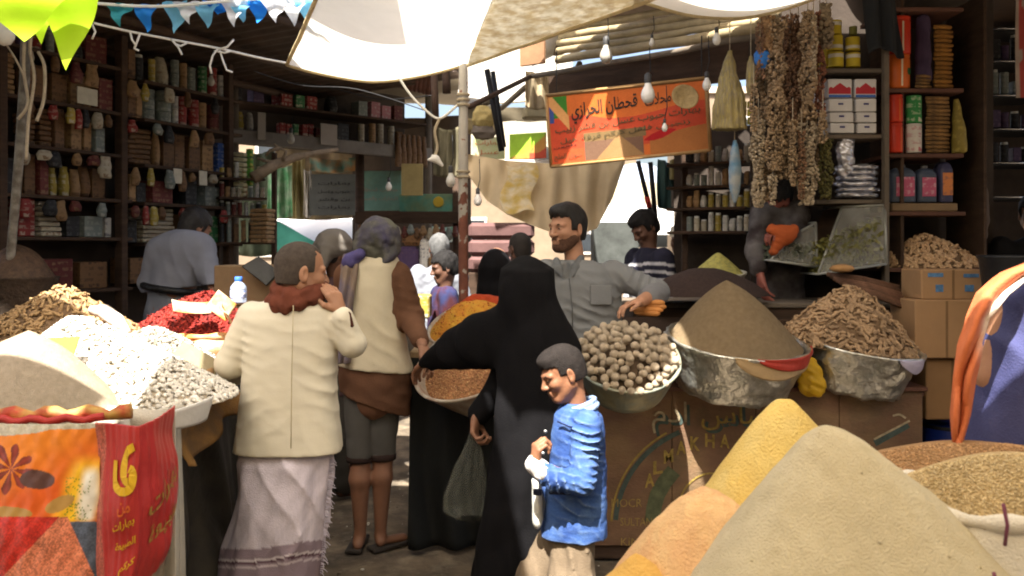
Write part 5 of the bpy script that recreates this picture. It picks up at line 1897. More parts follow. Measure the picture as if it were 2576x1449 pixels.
grid_sheet('sack_foot',below_S,40,10,_M['white_weave'],fs_,thick=0.004)
# rolled red-and-yellow lip on top
def roll_pts(pa,pb,n=16,bow=0.02):
 return [pa.lerp(pb,i / n) + V(0,-bow * math.sin(math.pi * i / n),0.006 * math.sin(i * 1.7)) for i in range(n + 1)]
MB().tube(roll_pts(at(-90,1043,2.52),at(330,1038,2.55)),[0.014 + 0.010 * abs(math.sin(i * 0.9)) for i in range(17)],10).build('rolled_lip',M('lip_yellow',(0.42,0.27,0.07),0.6,0.3,9,0.3,40,c2=(0.36,0.05,0.025)),fs_,True)
MB().tube(roll_pts(at(-90,1056,2.50),at(260,1052,2.50)),0.012,8).build('rolled_lip',M('lip_red',(0.35,0.03,0.025),0.5),fs_,True)
rs_ = thing('spice_sack','red sack with a yellow emblem beside the orange spice picture','sack',(-1.13,2.7,0))
# plan: front from px 246 to 352 at 2.42, then along the aisle to px 428
RX0,RX1 = at(243,1100,2.415).x,at(352,1100,2.36).x
def red_S(lift=0.0):
 def S(u,v):
  # u 0..0.5 front, 0.5..1 side (rounded corner)
  k = np.clip((u - 0.44) / 0.12,0,1)
  k = k * k * (3 - 2 * k)
  fx = RX0 + (RX1 - RX0) * np.minimum(u / 0.5,1.0)
  fy = 2.415 - 0.055 * np.minimum(u / 0.5,1.0) - 0.02 * np.sin(np.minimum(u / 0.5,1) * math.pi) * np.sin(v * math.pi)
  sx = RX1 + 0.0 + 0.025 * np.sin(np.clip((u - 0.5) / 0.5,0,1) * math.pi) * np.sin(v * math.pi) - 0.02 * np.clip((u - 0.5) / 0.5,0,1)
  sy = 2.36 + 0.31 * np.clip((u - 0.5) / 0.5,0,1)
  p = np.stack([u * 3,v * 3,0 * u],-1)
  w = 0.014 * noise3(p,5,13) + 0.008 * noise3(p * np.array([1,0.4,1]),16,14)
  taper = -0.055 * (1 - v) ** 3
  X = np.where(u < 0.5,fx + taper * (u / 0.5) * 1.0,sx + taper) + w * k + lift * k
  Y = np.where(u < 0.5,fy,sy) + w * (1 - k) - lift * (1 - k)
  Z = 0.50 + (1.10 - 0.50) * v + 0 * u
  return X,Y,Z
 return S
def red_col(u,v,P):
 nz = noise3(np.stack([u * 8,v * 8,0 * u],-1),2,3)
 rg = np.random.default_rng(4)
 nf = rg.normal(size=u.shape)
 c = np.ones(u.shape + (3,)) * np.array((0.40,0.028,0.026))
 t = (u < 0.10 + 0.03 * nz)
 c[t] = (np.array((0.42,0.11,0.08)) * (1 + 0.35 * nf[...,None]).clip(0.5,1.6))[t]
 t = (v < 0.10 + 0.05 * nz - 0.12 * np.abs(u - 0.42))
 c[t] = (0.34,0.30,0.24)
 t = (u > 0.62) & (v < 0.35 - 0.3 * (1 - u) + 0.05 * nz)
 c[t] = (np.array((0.28,0.22,0.16)) * (1 + 0.2 * nf[...,None]).clip(0.5,1.6))[t]
 return c
grid_sheet('printed_front',red_S(),150,140,SACKP,rs_,thick=0.004,colfn=red_col)
YEM = M('emblem_yellow',(0.62,0.38,0.02),0.5,0.08,9)
ORM = M('emblem_orange',(0.60,0.13,0.03),0.5,0.08,9)
Sr,Sr2 = red_S(0.004),red_S(0.0055)
# emblem strokes (u across the front, v up)
def eu(x):
 return 0.5 * (x - 243) / (352 - 243)
def ev(y):
 return (1090 + 520 - y) / 520 * 0.98
EP = lambda pts: [(eu(290 + (x - 250) * 0.247),ev(1128 + (y - 160) * 0.247)) for x,y in pts]
emb = [EP([(265,320),(268,480),(290,570),(350,605),(420,598),(458,540),(462,470),(462,385),(420,378)]),
 EP([(455,165),(405,190),(372,250),(364,340),(364,470),(372,510),(420,500)])]
strokes('emblem',emb,Sr,0.019,YEM,rs_)
letter('lettering',arabic('من'),Sr,(eu(312),ev(1297),eu(338),ev(1262)),ORM,rs_,0.02)
letter('lettering',arabic('بهارات'),Sr,(eu(298),ev(1345),eu(346),ev(1318)),YEM,rs_,0.02,0.045)
letter('lettering',arabic('الطبيعة'),Sr,(eu(304),ev(1392),eu(348),ev(1368)),YEM,rs_,0.02,0.045)
letter('lettering',arabic('كركم'),Sr,(eu(318),ev(1445),eu(350),ev(1420)),YEM,rs_,0.02,0.045)
letter('lettering',arabic('بهارات'),Sr,(0.56,ev(1330),0.92,ev(1262)),M('faded_gold',(0.30,0.17,0.04),0.6,0.3,20),rs_,0.015,0.10)
letter('lettering',arabic('طبيعة'),Sr,(0.58,ev(1400),0.88,ev(1345)),_M['faded_gold'],rs_,0.015,0.08)
def redback_S(u,v):
 a = u * math.pi * 0.5
 X = RX1 - 0.02 - 0.32 * np.sin(a) ** 1.2
 Y = 2.665 + 0.06 * np.sin(a * 2)
 return X,Y,0.5 + 0.58 * v
grid_sheet('sack_side',redback_S,16,16,_M['white_weave'],rs_,thick=0.004)
def redfoot_S(u,v):
 X,Y,Z = red_S()(u,0 * v)
 return X - 0.01,Y + 0.012,0.02 + 0.49 * v
grid_sheet('sack_foot',redfoot_S,60,12,_M['white_weave'],rs_,thick=0.004)
o = sack('spice_sack','plain white woven sack behind the red one',(-1.335,2.93),0.19,0.02,1.03,M('grey_weave',(0.42,0.39,0.33),0.85,0.15,6,0.5,140,dirt=(0.2,0.17,0.13)),15,0.16)
# ---------- odds and ends at the back of the draped stall
# water bottle
bt = thing('water_bottle','small clear water bottle with a blue cap and blue label','bottle',at(600,762,4.75))
bx = at(600,762,4.75)
BOT = glass_mat('bottle_plastic',(0.55,0.66,0.85),0.42,0.12)
MB().lathe([(0.002,0.0),(0.040,0.002),(0.045,0.012),(0.042,0.05),(0.045,0.075),(0.043,0.09),(0.030,0.108),(0.019,0.118),(0.018,0.122)],bx,24).build('body',BOT,bt,True)
MB().lathe([(0.0195,0.120),(0.021,0.124),(0.021,0.142),(0.018,0.146),(0.002,0.146)],bx,20).build('cap',M('cap_blue',(0.05,0.16,0.60),0.4),bt,True)
MB().lathe([(0.0445,0.03),(0.0455,0.034),(0.0455,0.066),(0.0445,0.070)],bx,24).build('label_band',M('label_blue',(0.16,0.24,0.55),0.5,0.4,60,c2=(0.6,0.6,0.62)),bt,True)
# cardboard cartons and a black sheet behind him
def carton(label,px0,py0,px1,py1,d,dep,mat,rz=0,tape=True,name='cardboard_box',extra=None):
 a,b = at(px0,py1,d),at(px1,py0,d)
 w,h_ = b.x - a.x,b.z - a.z
 c_ = Vector(((a.x + b.x) / 2,d + dep / 2,a.z + h_ / 2))
 t = thing(name,label,'box',(c_.x,c_.y,a.z))
 MB().bbox(c_,(w,dep,h_),0.006,rz).build('carton',mat,t)
 if tape:
  m = Euler((0,0,rz)).to_matrix()
  MB().box(c_ + m @ Vector((0,-dep / 2 - 0.001,0)),(0.012,0.002,h_ * 0.97),rz).build('flap_seam',M('carton_seam',(0.20,0.12,0.06),0.9),t)
 return t,c_,w,h_
CARD = M('cardboard',(0.30,0.175,0.085),0.85,0.12,4,0.15,30,rand=0.1)
CARD_D = M('old_cardboard',(0.17,0.115,0.065),0.9,0.2,4,0.2,30)
carton('dull brown carton behind the water bottle',538,668,690,770,5.0,0.3,CARD_D)
carton('tall dull carton supporting the other at the stall back',540,771,690,900,5.0,0.3,CARD_D)
def bb_S(u,v):
 P = [np.array(at(*q)) for q in ((612,672,4.93),(655,646,4.97),(704,686,4.90),(664,722,4.86))]
 q = ((1 - u) * (1 - v))[...,None] * P[0] + (u * (1 - v))[...,None] * P[1] + (u * v)[...,None] * P[2] + ((1 - u) * v)[...,None] * P[3]
 n3 = noise3(q,16,4)
 return q[...,0] + 0.012 * noise3(q,9,3),q[...,1] + 0.035 * n3,q[...,2] + 0.012 * noise3(q,12,6)
o = grid_sheet('black_bag',bb_S,30,30,M('black_plastic',(0.012,0.012,0.011),0.4,0.3,9,0.3,40),thick=0.012)
tag(o,'slumped black plastic sheet on the dull brown carton','bag')
# dark woven basket of dates at far left
cB2 = at(45,735,5.0)
t = thing('date_basket','round dark basket of dried dates by the leaning pole','basket',cB2)
MB().lathe([(0.17,-0.12),(0.2,0.0),(0.215,0.08),(0.222,0.09),(0.21,0.085),(0.19,0.0)],cB2,36).build('basket',M('dark_basket',(0.05,0.035,0.025),0.8,0.4,30,0.7,60),t,True)
v,f = Heap(cB2 + V(0,0,0.06),0.21,0.2,0.22,'dome',121,0.012,0.006).mesh(40,80)
put('dates',v,f,M('dates',(0.07,0.04,0.022),0.55,0.5,40,0.9,60),t)
MB().bbox((cB2.x,cB2.y + 0.05,(cB2.z - 0.12) / 2),(0.6,0.45,cB2.z - 0.12),0.01).build('stand',WOOD_DARK,t)
# ------------------------------------------------------------------ people
def row(py,l,r,d,hd,yaw=0.0,dy=0.0):
 a,b = at(l,py,d),at(r,py,d)
 return (a.z,(a.x + b.x) / 2,d + dy,(b.x - a.x) / 2,hd,yaw)
def rows_sdf(rows,h,extra=0.12):
 z = [q[0] for q in rows]
 return SDF((min(q[1] - q[3] for q in rows) - extra,min(q[2] - q[4] for q in rows) - extra,min(z) - 0.03),
   (max(q[1] + q[3] for q in rows) + extra,max(q[2] + q[4] for q in rows) + extra,max(z) + 0.03),h)
def body_core(chains,h=0.02):
 """coarse limbs and trunk hidden under the clothes: chains of (points, radii)"""
 P = np.array([tuple(p) for c,r in chains for p in c])
 f = SDF(P.min(0) - 0.16,P.max(0) + 0.16,h)
 for c,r in chains:
  f.chain(c,r,0.03)
 return f.mesh()
SK_TAN = skin_mat('skin_tan',(0.30,0.150,0.085))
SK_BRN = skin_mat('skin_brown',(0.20,0.095,0.055))
SK_DRK = skin_mat('skin_dark',(0.10,0.048,0.03))
SK_LGT = skin_mat('skin_light',(0.40,0.205,0.125))
HAIRK = M('black_hair',(0.010,0.008,0.007),0.6,0.3,40,0.5,180,spec=0.4)
STUB = M('cropped_hair',(0.055,0.042,0.033),0.9,0.3,60,0.4,300)
# ---- man in the cream jacket -----------------------------------------------------------
d = 3.6
p1 = person('man seen from behind in a cream jacket, rust scarf and lilac wrap skirt',(at(715,1400,d).x,d,0))
hd1 = Head(at(758,684,d),(0.87,0.5,-0.10),size=1.02)
neck = at(742,752,d + 0.02)
wristR = at(858,786,d - 0.05)
core = body_core([([neck,at(728,900,d),at(722,1110,d)],[0.06,0.10,0.11]),
    ([at(628,795,d),at(574,925,d + 0.02),at(592,945,d + 0.24)],[0.04,0.035,0.025]),
    ([at(830,800,d),at(886,864,d),wristR],[0.04,0.035,0.025]),
    ([at(668,1110,d),at(650,1300,d),at(625,1520,d + 0.02),at(615,1560,d + 0.18)],[0.09,0.06,0.038,0.03]),
    ([at(770,1110,d),at(765,1300,d),at(755,1520,d + 0.02),at(760,1560,d + 0.18)],[0.09,0.06,0.038,0.03])])
hnd = hand_mesh(wristR,(-0.42,0.10,0.9),(-0.7,0.7,-0.1),-1,0.5,1.0)
put('body',*joinm(core,hd1.skin(neck),hnd),SK_TAN,p1)
hd1.extras(p1)
put('hair',*hd1.hair(thick=0.0025,front=0.085,nape=-0.055,side=0.0,rough=0.001),STUB,p1)
# scarf: two loose turns round the neck
f = SDF(at(745,735,d) - V(0.24,0.24,0.2),at(745,735,d) + V(0.24,0.24,0.2),0.007)
for (cz,rr,tr,tl) in ((0.0,0.100,0.027,0.022),(0.022,0.088,0.020,-0.012),(-0.022,0.112,0.022,0.03)):
 c_ = at(748,741,d) + V(0,0,cz)
 ring = [c_ + V(rr * math.cos(t),rr * 0.9 * math.sin(t),tl * math.cos(t) + 0.018 * math.sin(t)) for t in np.linspace(0,2 * math.pi,15)]
 f.chain(ring,[tr] * 15,0.012)
f.wrinkle(0.010,45,4)
put('scarf',*f.mesh(),cloth_mat('rust_scarf',(0.115,0.034,0.019),0.3),p1)
# jacket
rw = [row(756,672,822,d,0.070),row(762,648,834,d,0.085),row(774,628,842,d,0.098),row(800,618,846,d,0.108),row(860,614,846,d,0.112),row(930,614,845,d,0.110),
 row(1020,606,848,d,0.118),row(1090,598,855,d,0.130),row(1131,592,860,d,0.138)]
f = rows_sdf(rw,0.0078,0.2)
f.loft(rw,0.006,fold=lambda th,z: 0.008 * np.sin(5 * th + 6 * z),power=2.9)
f.chain([at(634,796,d),at(580,915,d + 0.01),at(592,940,d + 0.18)],[0.064,0.062,0.052],0.016)
f.chain([at(828,796,d),at(886,864,d - 0.02)],[0.066,0.058],0.016)
f.chain([at(886,864,d - 0.02),at(862,800,d - 0.05)],[0.056,0.046],0.012)
f.wrinkle(0.0012,13,6,(0.6,1,1.3))
f.wrinkle(0.0012,34,16,(0.6,1,1.6))
for (px_,py_,rd_,dr_,fq_,am_,sd_) in ((800,985,0.17,(0.42,0,0.9),95,0.016,1),(760,1075,0.16,(0.85,0,0.35),80,0.011,2),(640,1000,0.16,(-0.5,0,0.85),85,0.012,3),(720,830,0.16,(0.2,0,1),60,0.008,4),(640,1090,0.15,(1,0,0.1),70,0.009,5),
           (870,840,0.09,(0.6,0,0.8),190,0.014,6),(590,880,0.10,(0.3,0,1),150,0.014,7),(835,800,0.08,(1,0,-0.4),150,0.010,8)):
 f.folds(at(px_,py_,d - 0.13),rd_,dr_,fq_,am_ * 0.55,sd_)
vv,ff = f.mesh()
put('jacket',vv,ff,cloth_mat('cream_jacket',(0.60,0.555,0.44),0.05,0.12,260,dirt=(0.48,0.43,0.31),dscale=5,damt=0.35),p1)
f = SDF(at(885,808,d - 0.05) - V(0.09,0.09,0.09),at(885,808,d - 0.05) + V(0.09,0.09,0.09),0.005)
f.cap(at(874,792,d - 0.07),at(884,818,d - 0.075),0.016,0.012,0.005,((0,1,0),0.5))
put('elbow_patch',*f.mesh(),cloth_mat('maroon_patch',(0.06,0.02,0.015)),p1)
mb = MB()
MB().tube([at(738,768,d - 0.125),at(736,860,d - 0.137),at(734,960,d - 0.137),at(733,1060,d - 0.147),at(732,1128,d - 0.158)],0.0022,5).build('back_seam',cloth_mat('seam_cloth',(0.40,0.34,0.22)),p1,True)  # raised seam in a darker tan than the jacket
# wrap skirt
rw = [row(1100,618,838,d,0.105),row(1138,604,838,d,0.120),row(1160,600,837,d,0.140),row(1230,600,830,d,0.155),row(1300,588,824,d,0.165),row(1380,566,816,d,0.178),row(1446,555,808,d,0.185)]
f = rows_sdf(rw,0.0085)
f.loft(rw,0.01,fold=lambda th,z: 0.030 * np.sin(6 * th + 4.5 * z) + 0.016 * np.sin(13 * th - 9 * z) + 0.012 * np.sin(3 * th + 14 * z))
f.wrinkle(0.005,16,9,(1,1,0.5))
for (px_,py_,rd_,dr_,fq_,am_,sd_) in ((690,1250,0.24,(0.8,0,0.45),60,0.020,1),(640,1340,0.2,(0.95,0,0.2),62,0.018,2),(770,1330,0.2,(0.8,0,-0.4),66,0.018,3)):
 f.folds(at(px_,py_,d - 0.15),rd_,dr_,fq_,am_,sd_)
vv,ff = f.mesh()
px,py = proj(vv)
slant = (px - 680) * 0.10 * 0 + 10 * np.sin((px - 560) * 0.02)
yb = py - slant * 0.6 + (px - 690) * 0.06
lil = np.array((0.60,0.545,0.62))
chk = 0.06 * (np.sin(px * 1.05) > 0.3) + 0.06 * (np.sin(py * 1.05) > 0.3)
c_ = lil[None] * (1 - chk)[:,None]
t = yb > 1372
c_[t] = (0.27,0.21,0.25)
t = (yb > 1398) & (yb < 1404)
c_[t] = (0.62,0.56,0.60)
t = (yb > 1404) & (yb < 1410)
c_[t] = (0.10,0.05,0.07)
t = (yb > 1416) & (yb < 1421)
c_[t] = (0.55,0.48,0.52)
sk_ = put('wrap_skirt',vv,ff,M('lilac_weave',vcol=True,rough=0.9,var=0.08,bump=0.35,bscale=200,spec=0.1),p1,cols=c_)
mb = MB()
rg = random.Random(3)
for i in range(60):
 py = 1145 + i * 5
 xx = 836 - (py - 1145) * 0.085
 a = at(xx - 6,py,d - 0.055)
 b = a + V(rg.uniform(0.012,0.035),rg.uniform(-0.02,0.02),rg.uniform(-0.03,0.0))
 mb.tube([a,a.lerp(b,0.5) + V(0.003,0,0.004),b],0.0018,4)
fr = mb.build('fringe',cloth_mat('lilac_fringe',(0.52,0.48,0.58)),sk_,True)
fr['kind'] = 'stuff'
# ---- man in the vest and turban ----------------------------------------------------------
d = 4.5
p2 = person('man seen from behind in a cream vest and patterned turban, trousers rolled',(at(940,1380,d).x,d,0))
hd2 = Head(at(953,622,d + 0.01),(0.45,0.88,-0.1),size=1.0)
neck = at(948,660,d)
wr2 = at(1064,872,d - 0.26)
core = body_core([([neck,at(940,800,d),at(940,1000,d)],[0.06,0.12,0.12]),
    ([at(1002,700,d),at(1036,800,d - 0.03),wr2],[0.05,0.04,0.028]),
    ([at(876,700,d),at(858,800,d + 0.08),at(880,830,d + 0.3)],[0.05,0.04,0.028])],0.018)
f = SDF(at(840,1400,d) - V(0.1,0.3,0.02),at(1060,960,d) + V(0.1,0.3,0.1),0.009)
f.chain([at(905,1000,d),at(906,1150,d),at(905,1205,d - 0.015),at(906,1340,d)],[0.085,0.052,0.054,0.030],0.02)
f.chain([at(966,1000,d + 0.02),at(964,1145,d + 0.02),at(961,1200,d + 0.005),at(957,1335,d + 0.02)],[0.085,0.052,0.053,0.030],0.02)
f.chain([at(904,1352,d),at(900,1372,d - 0.03)],[0.034,0.026],0.015)
f.cap(at(902,1366,d),at(897,1366,d + 0.17),0.028,0.030,0.015,((0,0,1),0.7))
f.chain([at(957,1348,d + 0.02),at(958,1362,d + 0.0)],[0.034,0.026],0.015)
f.cap(at(958,1360,d + 0.02),at(1012,1352,d + 0.10),0.028,0.032,0.015,((0,0,1),0.7))
legs = f.mesh()
hnd = hand_mesh(wr2,(0.25,-0.6,-0.55),(-0.3,0.3,-0.8),-1,0.45,1.0,0.0048)
put('body',*joinm(core,legs,hd2.skin(neck,0.006),hnd),SK_BRN,p2)
hd2.extras(p2)
# turban of wound cloth
cT = at(952,600,d)
f = SDF(cT - V(0.26,0.26,0.26),cT + V(0.26,0.26,0.2),0.008)
f.ell(cT + V(0,0,0.005),(0.106,0.116,0.112),None,0.02)
for i in range(7):
 an,tl = i * 0.9,0.25 + 0.12 * (i % 3)
 rr = 0.095 + 0.004 * (i % 2)
 ring = []
 for t in np.linspace(0,2 * math.pi,17):
  q = Vector((rr * math.cos(t),rr * math.sin(t),-0.02 + 0.012 * (i - 3)))
  q.rotate(Euler((tl * math.cos(an),tl * math.sin(an),0)))
  ring.append(cT + q)
 f.chain(ring,[0.021] * 17,0.006)
f.chain([at(905,600,d - 0.02),at(897,640,d - 0.06),at(900,672,d - 0.09)],[0.022,0.02,0.014],0.012)
f.chain([at(985,600,d - 0.03),at(985,640,d - 0.06),at(970,655,d - 0.09)],[0.028,0.026,0.018],0.012)
f.ell(at(955,634,d - 0.03),(0.070,0.06,0.055),None,0.03)
f.wrinkle(0.006,55,8)
put('turban',*f.mesh(),cloth_mat('turban_cloth',(0.080,0.078,0.06),0.35,0.5,200,c2=(0.055,0.05,0.085),dirt=(0.15,0.145,0.12),dscale=18,damt=0.6),p2)
# vest
rw = [row(636,915,985,d,0.065),row(648,888,1000,d,0.095),row(668,872,1006,d,0.115),row(720,862,1004,d,0.128),row(800,857,1008,d,0.13),row(880,852,1026,d,0.135),row(948,850,1046,d,0.14)]
f = rows_sdf(rw,0.0085,0.1)
f.loft(rw,0.02,fold=lambda th,z: 0.012 * np.sin(5 * th + 5 * z),power=2.2)
f.wrinkle(0.004,13,12)
for (px_,py_,rd_,dr_,fq_,am_,sd_) in ((960,880,0.18,(0.6,0,0.8),80,0.010,1),(930,760,0.18,(1,0,0.2),60,0.008,2)):
 f.folds(at(px_,py_,d - 0.13),rd_,dr_,fq_,am_,sd_)
f.half(at(850,918,d),(-0.10,0,-1))
put('vest',*f.mesh(),cloth_mat('cream_vest',(0.50,0.44,0.32),0.08,0.2,240,dirt=(0.33,0.26,0.16),damt=0.3),p2)
# brown shirt: sleeves and tail
f = SDF(at(830,1060,d) - V(0.05,0.5,0),at(1085,660,d) + V(0.05,0.45,0),0.0095)
rw = [row(660,885,1000,d,0.09),row(700,872,998,d,0.115),row(880,858,1020,d,0.125),row(950,853,1036,d,0.130),row(1010,858,1034,d,0.13),row(1062,872,1026,d,0.125)]
f.loft(rw,0.02,fold=lambda th,z: 0.02 * np.sin(7 * th + 5 * z))
f.chain([at(1000,695,d),at(1035,800,d - 0.02),at(1058,855,d - 0.20)],[0.075,0.062,0.045],0.03)
f.chain([at(878,695,d),at(858,800,d + 0.08),at(876,826,d + 0.25)],[0.075,0.06,0.045],0.03)
f.wrinkle(0.006,22,13)
for (px_,py_,rd_,dr_,fq_,am_,sd_) in ((1040,780,0.12,(0.3,0,1),130,0.016,1),(930,980,0.2,(0.5,0,0.8),80,0.016,2)):
 f.folds(at(px_,py_,d - 0.1),rd_,dr_,fq_,am_,sd_)
f.half(at(860,985,d),(-0.36,0,-1))
put('shirt',*f.mesh(),cloth_mat('brown_shirt',(0.105,0.05,0.028),0.2,0.3,150),p2)
# shawl hanging down his back on one side
def shawl_S(u,v):
 w_ = 44 - 10 * v
 X = at(866,650,d).x + (u * w_) * d / FPX - 0.012 * v + 0.006 * np.sin(v * 9)
 Z = at(866,640,d).z - v * (at(866,640,d).z - at(866,905,d).z)
 Y = d - 0.118 - 0.035 * np.clip(v * 3,0,1) + 0.012 * np.sin(u * 12 + v * 3) + 0.10 * np.exp(-v * 16)
 return X,Y,Z
grid_sheet('shawl',shawl_S,24,60,cloth_mat('taupe_shawl',(0.17,0.125,0.095),0.2,0.4,180,c2=(0.12,0.10,0.13)),p2,thick=0.004)
f = SDF(at(880,655,d) - V(0.12,0.2,0.12),at(880,655,d) + V(0.12,0.2,0.12),0.008)
f.chain([at(905,640,d - 0.1),at(880,655,d - 0.09),at(868,680,d - 0.02)],[0.03,0.035,0.03],0.02)
f.wrinkle(0.006,40,2)
put('shoulder_wrap',*f.mesh(),cloth_mat('indigo_cloth',(0.07,0.06,0.16),0.3),p2)
f = SDF(at(845,1175,d) - V(0.05,0.25,0),at(1025,960,d) + V(0.05,0.25,0),0.009)
f.chain([at(908,980,d),at(905,1080,d),at(906,1150,d)],[0.095,0.072,0.066],0.008)
f.chain([at(966,980,d + 0.02),at(965,1080,d + 0.02),at(963,1142,d + 0.02)],[0.09,0.070,0.064],0.008)
f.wrinkle(0.006,22,15)
f.cutbelow(at(900,1150,d).z)
put('trousers',*f.mesh(),cloth_mat('grey_trousers',(0.085,0.08,0.072),0.15),p2)
for nm,(px,py,dd) in (('trouser_cuff',(905,1153,d)),('trouser_cuff',(963,1148,d + 0.02))):
 MB().lathe([(0.06,-0.018),(0.07,-0.012),(0.072,0.012),(0.06,0.02)],at(px,py,dd),20).build(nm,cloth_mat('dark_cuff',(0.03,0.018,0.015)),p2,True)
for (px,py,dd,rz) in ((899,1378,d + 0.06,0.0),(985,1372,d + 0.05,R(-50))):
 a = at(px,py,dd)
 MB().bbox((a.x,a.y,0.008),(0.085,0.26,0.02),0.008,rz).build('sandal',M('sandal_rubber',(0.03,0.024,0.02),0.7),p2)
# ---- woman in black ------------------------------------------------------------------------
d = 3.55
p3 = person('woman in a black abaya and veil reaching into the grain pan',(at(1310,1500,d).x,d,0))
BLK = M('black_abaya',(0.0055,0.0052,0.006),0.9,0.25,4,0.2,160,spec=0.08)
wr3 = at(1196,1048,d + 0.1)
wr3b = at(1078,905,d + 0.28)
hd3 = Head(at(1327,722,d + 0.02),(-0.6,0.75,-0.1),size=0.95)
core = body_core([([at(1325,770,d),at(1350,900,d),at(1335,1080,d)],[0.05,0.11,0.11]),
    ([at(1300,810,d),at(1190,850,d + 0.1),wr3b],[0.045,0.04,0.028]),
    ([at(1300,820,d + 0.05),at(1275,930,d + 0.16),at(1262,980,d + 0.16),at(1206,1038,d + 0.115),wr3],[0.04,0.03,0.025,0.022,0.022]),
    ([at(1310,1080,d),at(1290,1300,d),at(1275,1540,d)],[0.08,0.06,0.04]),
    ([at(1370,1080,d),at(1350,1300,d),at(1335,1540,d)],[0.08,0.06,0.04])])
put('body',*joinm(core,hd3.skin(at(1325,775,d),0.006),hand_mesh(wr3,(-0.05,-0.2,-0.95),(0.9,-0.3,0),1,0.9,0.92,0.0045),
    hand_mesh(wr3b,(-0.6,0.5,-0.5),(0,0.2,-1),1,0.4,0.92,0.0045)),SK_BRN,p3)
hd3.extras(p3)
f = SDF(V(at(1020,900,d).x - 0.05,d - 0.32,0.0),V(at(1480,900,d).x + 0.05,d + 0.55,at(1300,640,d).z),0.0095)
f.ell(at(1325,722,d),(0.101,0.112,0.122),None,0.02)
rw = [row(690,1274,1380,d,0.10),row(745,1266,1396,d,0.11),row(780,1263,1414,d,0.125),row(820,1262,1434,d,0.14),row(870,1258,1456,d,0.15),row(960,1252,1462,d,0.155),row(1100,1243,1450,d,0.17),
 row(1300,1215,1420,d,0.19),row(1449,1185,1395,d,0.21),row(1566,1170,1380,d,0.215)]
f.loft(rw,0.06,fold=lambda th,z: 0.022 * np.sin(7 * th + 2.5 * z) * np.clip(1.5 - z,0,1) + 0.012 * np.sin(12 * th - 4 * z))
fl = ((0.1,-1,0),0.42)
f.chain([at(1296,838,d),at(1215,855,d + 0.05),at(1150,878,d + 0.12),at(1068,912,d + 0.27)],[0.145,0.108,0.082,0.030],0.03,fl)
f.chain([at(1280,880,d + 0.02),at(1190,895,d + 0.08),at(1084,920,d + 0.24)],[0.055,0.034,0.020],0.03,fl)
f.chain([at(1275,930,d + 0.16),at(1262,980,d + 0.16),at(1206,1040,d + 0.12)],[0.062,0.058,0.052],0.03)
f.wrinkle(0.009,12,21)
f.wrinkle(0.004,30,22,(1,1,0.5))
put('abaya',*f.mesh(),BLK,p3)
# thin plastic shopping bag in her lower hand
rw = [row(1078,1186,1200,d + 0.1,0.012),row(1110,1176,1206,d + 0.1,0.025),row(1170,1148,1216,d + 0.1,0.05),row(1240,1122,1224,d + 0.1,0.07),row(1285,1118,1226,d + 0.1,0.07),row(1304,1150,1216,d + 0.1,0.045)]
rwa = np.array(sorted(rw))
def bag_S(u,v):
 z = rwa[0,0] + (rwa[-1,0] - rwa[0,0]) * v
 cx_,hw_,hd_ = [np.interp(z,rwa[:,0],rwa[:,k]) for k in (1,3,4)]
 th = u * 2 * math.pi
 g_ = 1 + 0.12 * np.sin(9 * th + 5 * v) + 0.07 * np.sin(17 * th - 9 * v)
 return cx_ + hw_ * g_ * np.cos(th),d + 0.1 + hd_ * g_ * np.sin(th),z
bag = grid_sheet('plastic_bag',bag_S,90,40,glass_mat('thin_plastic',(0.14,0.15,0.13),0.20,0.16))
tag(bag,'thin clear plastic shopping bag hanging from the woman\'s hand','bag')
MB().lathe([(0.010,-0.012),(0.016,0),(0.010,0.012)],at(1192,1078,d + 0.1),12).build('red_tie',M('red_tie',(0.45,0.03,0.04),0.5),bag,True)
# ---- boy in the denim jacket ------------------------------------------------------------------
d = 3.07
p4 = person('small boy in a sunlit blue denim jacket and beige trousers',(at(1430,1500,d).x,d,0))
hd4 = Head(at(1416,938,d),(-0.88,-0.24,-0.36),up=(-0.22,0,1),size=0.785)
neck = at(1448,1022,d + 0.01)
wr4 = at(1346,1172,d - 0.17)
core = body_core([([neck,at(1452,1120,d),at(1445,1330,d)],[0.045,0.085,0.085]),
    ([at(1478,1070,d - 0.10),at(1464,1215,d - 0.14),wr4],[0.035,0.03,0.022]),
    ([at(1440,1070,d + 0.11),at(1430,1200,d + 0.13),at(1385,1230,d + 0.02)],[0.035,0.03,0.022]),
    ([at(1440,1340,d - 0.04),at(1438,1480,d - 0.05),at(1450,1690,d - 0.02)],[0.06,0.045,0.03]),
    ([at(1425,1340,d + 0.06),at(1345,1470,d + 0.07),at(1310,1690,d + 0.1)],[0.06,0.045,0.03])],0.016)
hnd = hand_mesh(wr4,(0.10,0.0,1.0),(0.85,0.35,0.0),-1,1.15,0.80,0.0034)
put('body',*joinm(core,hd4.skin(neck,0.004,pursed=True),hnd),skin_mat('skin_boy',(0.19,0.085,0.045)),p4)
hd4.extras(p4,eyes=False)
put('hair',*hd4.hair(thick=0.005,front=0.055,nape=-0.05,side=0.0,rough=0.0012,top=0.004,h=0.0045,fr=90),M('boy_hair',(0.014,0.011,0.010),0.75,0.4,50,0.5,300,spec=0.15),p4)
f = SDF(V(at(1310,1200,d).x - 0.05,d - 0.28,at(1400,1345,d).z - 0.02),V(at(1540,1200,d).x + 0.05,d + 0.28,at(1400,985,d).z),0.0048)
rw = [row(1012,1424,1484,d,0.055),row(1024,1408,1498,d,0.085),row(1045,1396,1512,d,0.10),row(1085,1390,1520,d,0.11),row(1200,1380,1525,d,0.108),row(1300,1368,1526,d,0.115),row(1340,1362,1525,d,0.118)]
f.loft(rw,0.02,fold=lambda th,z: 0.012 * np.sin(6 * th + 8 * z),power=2.3)
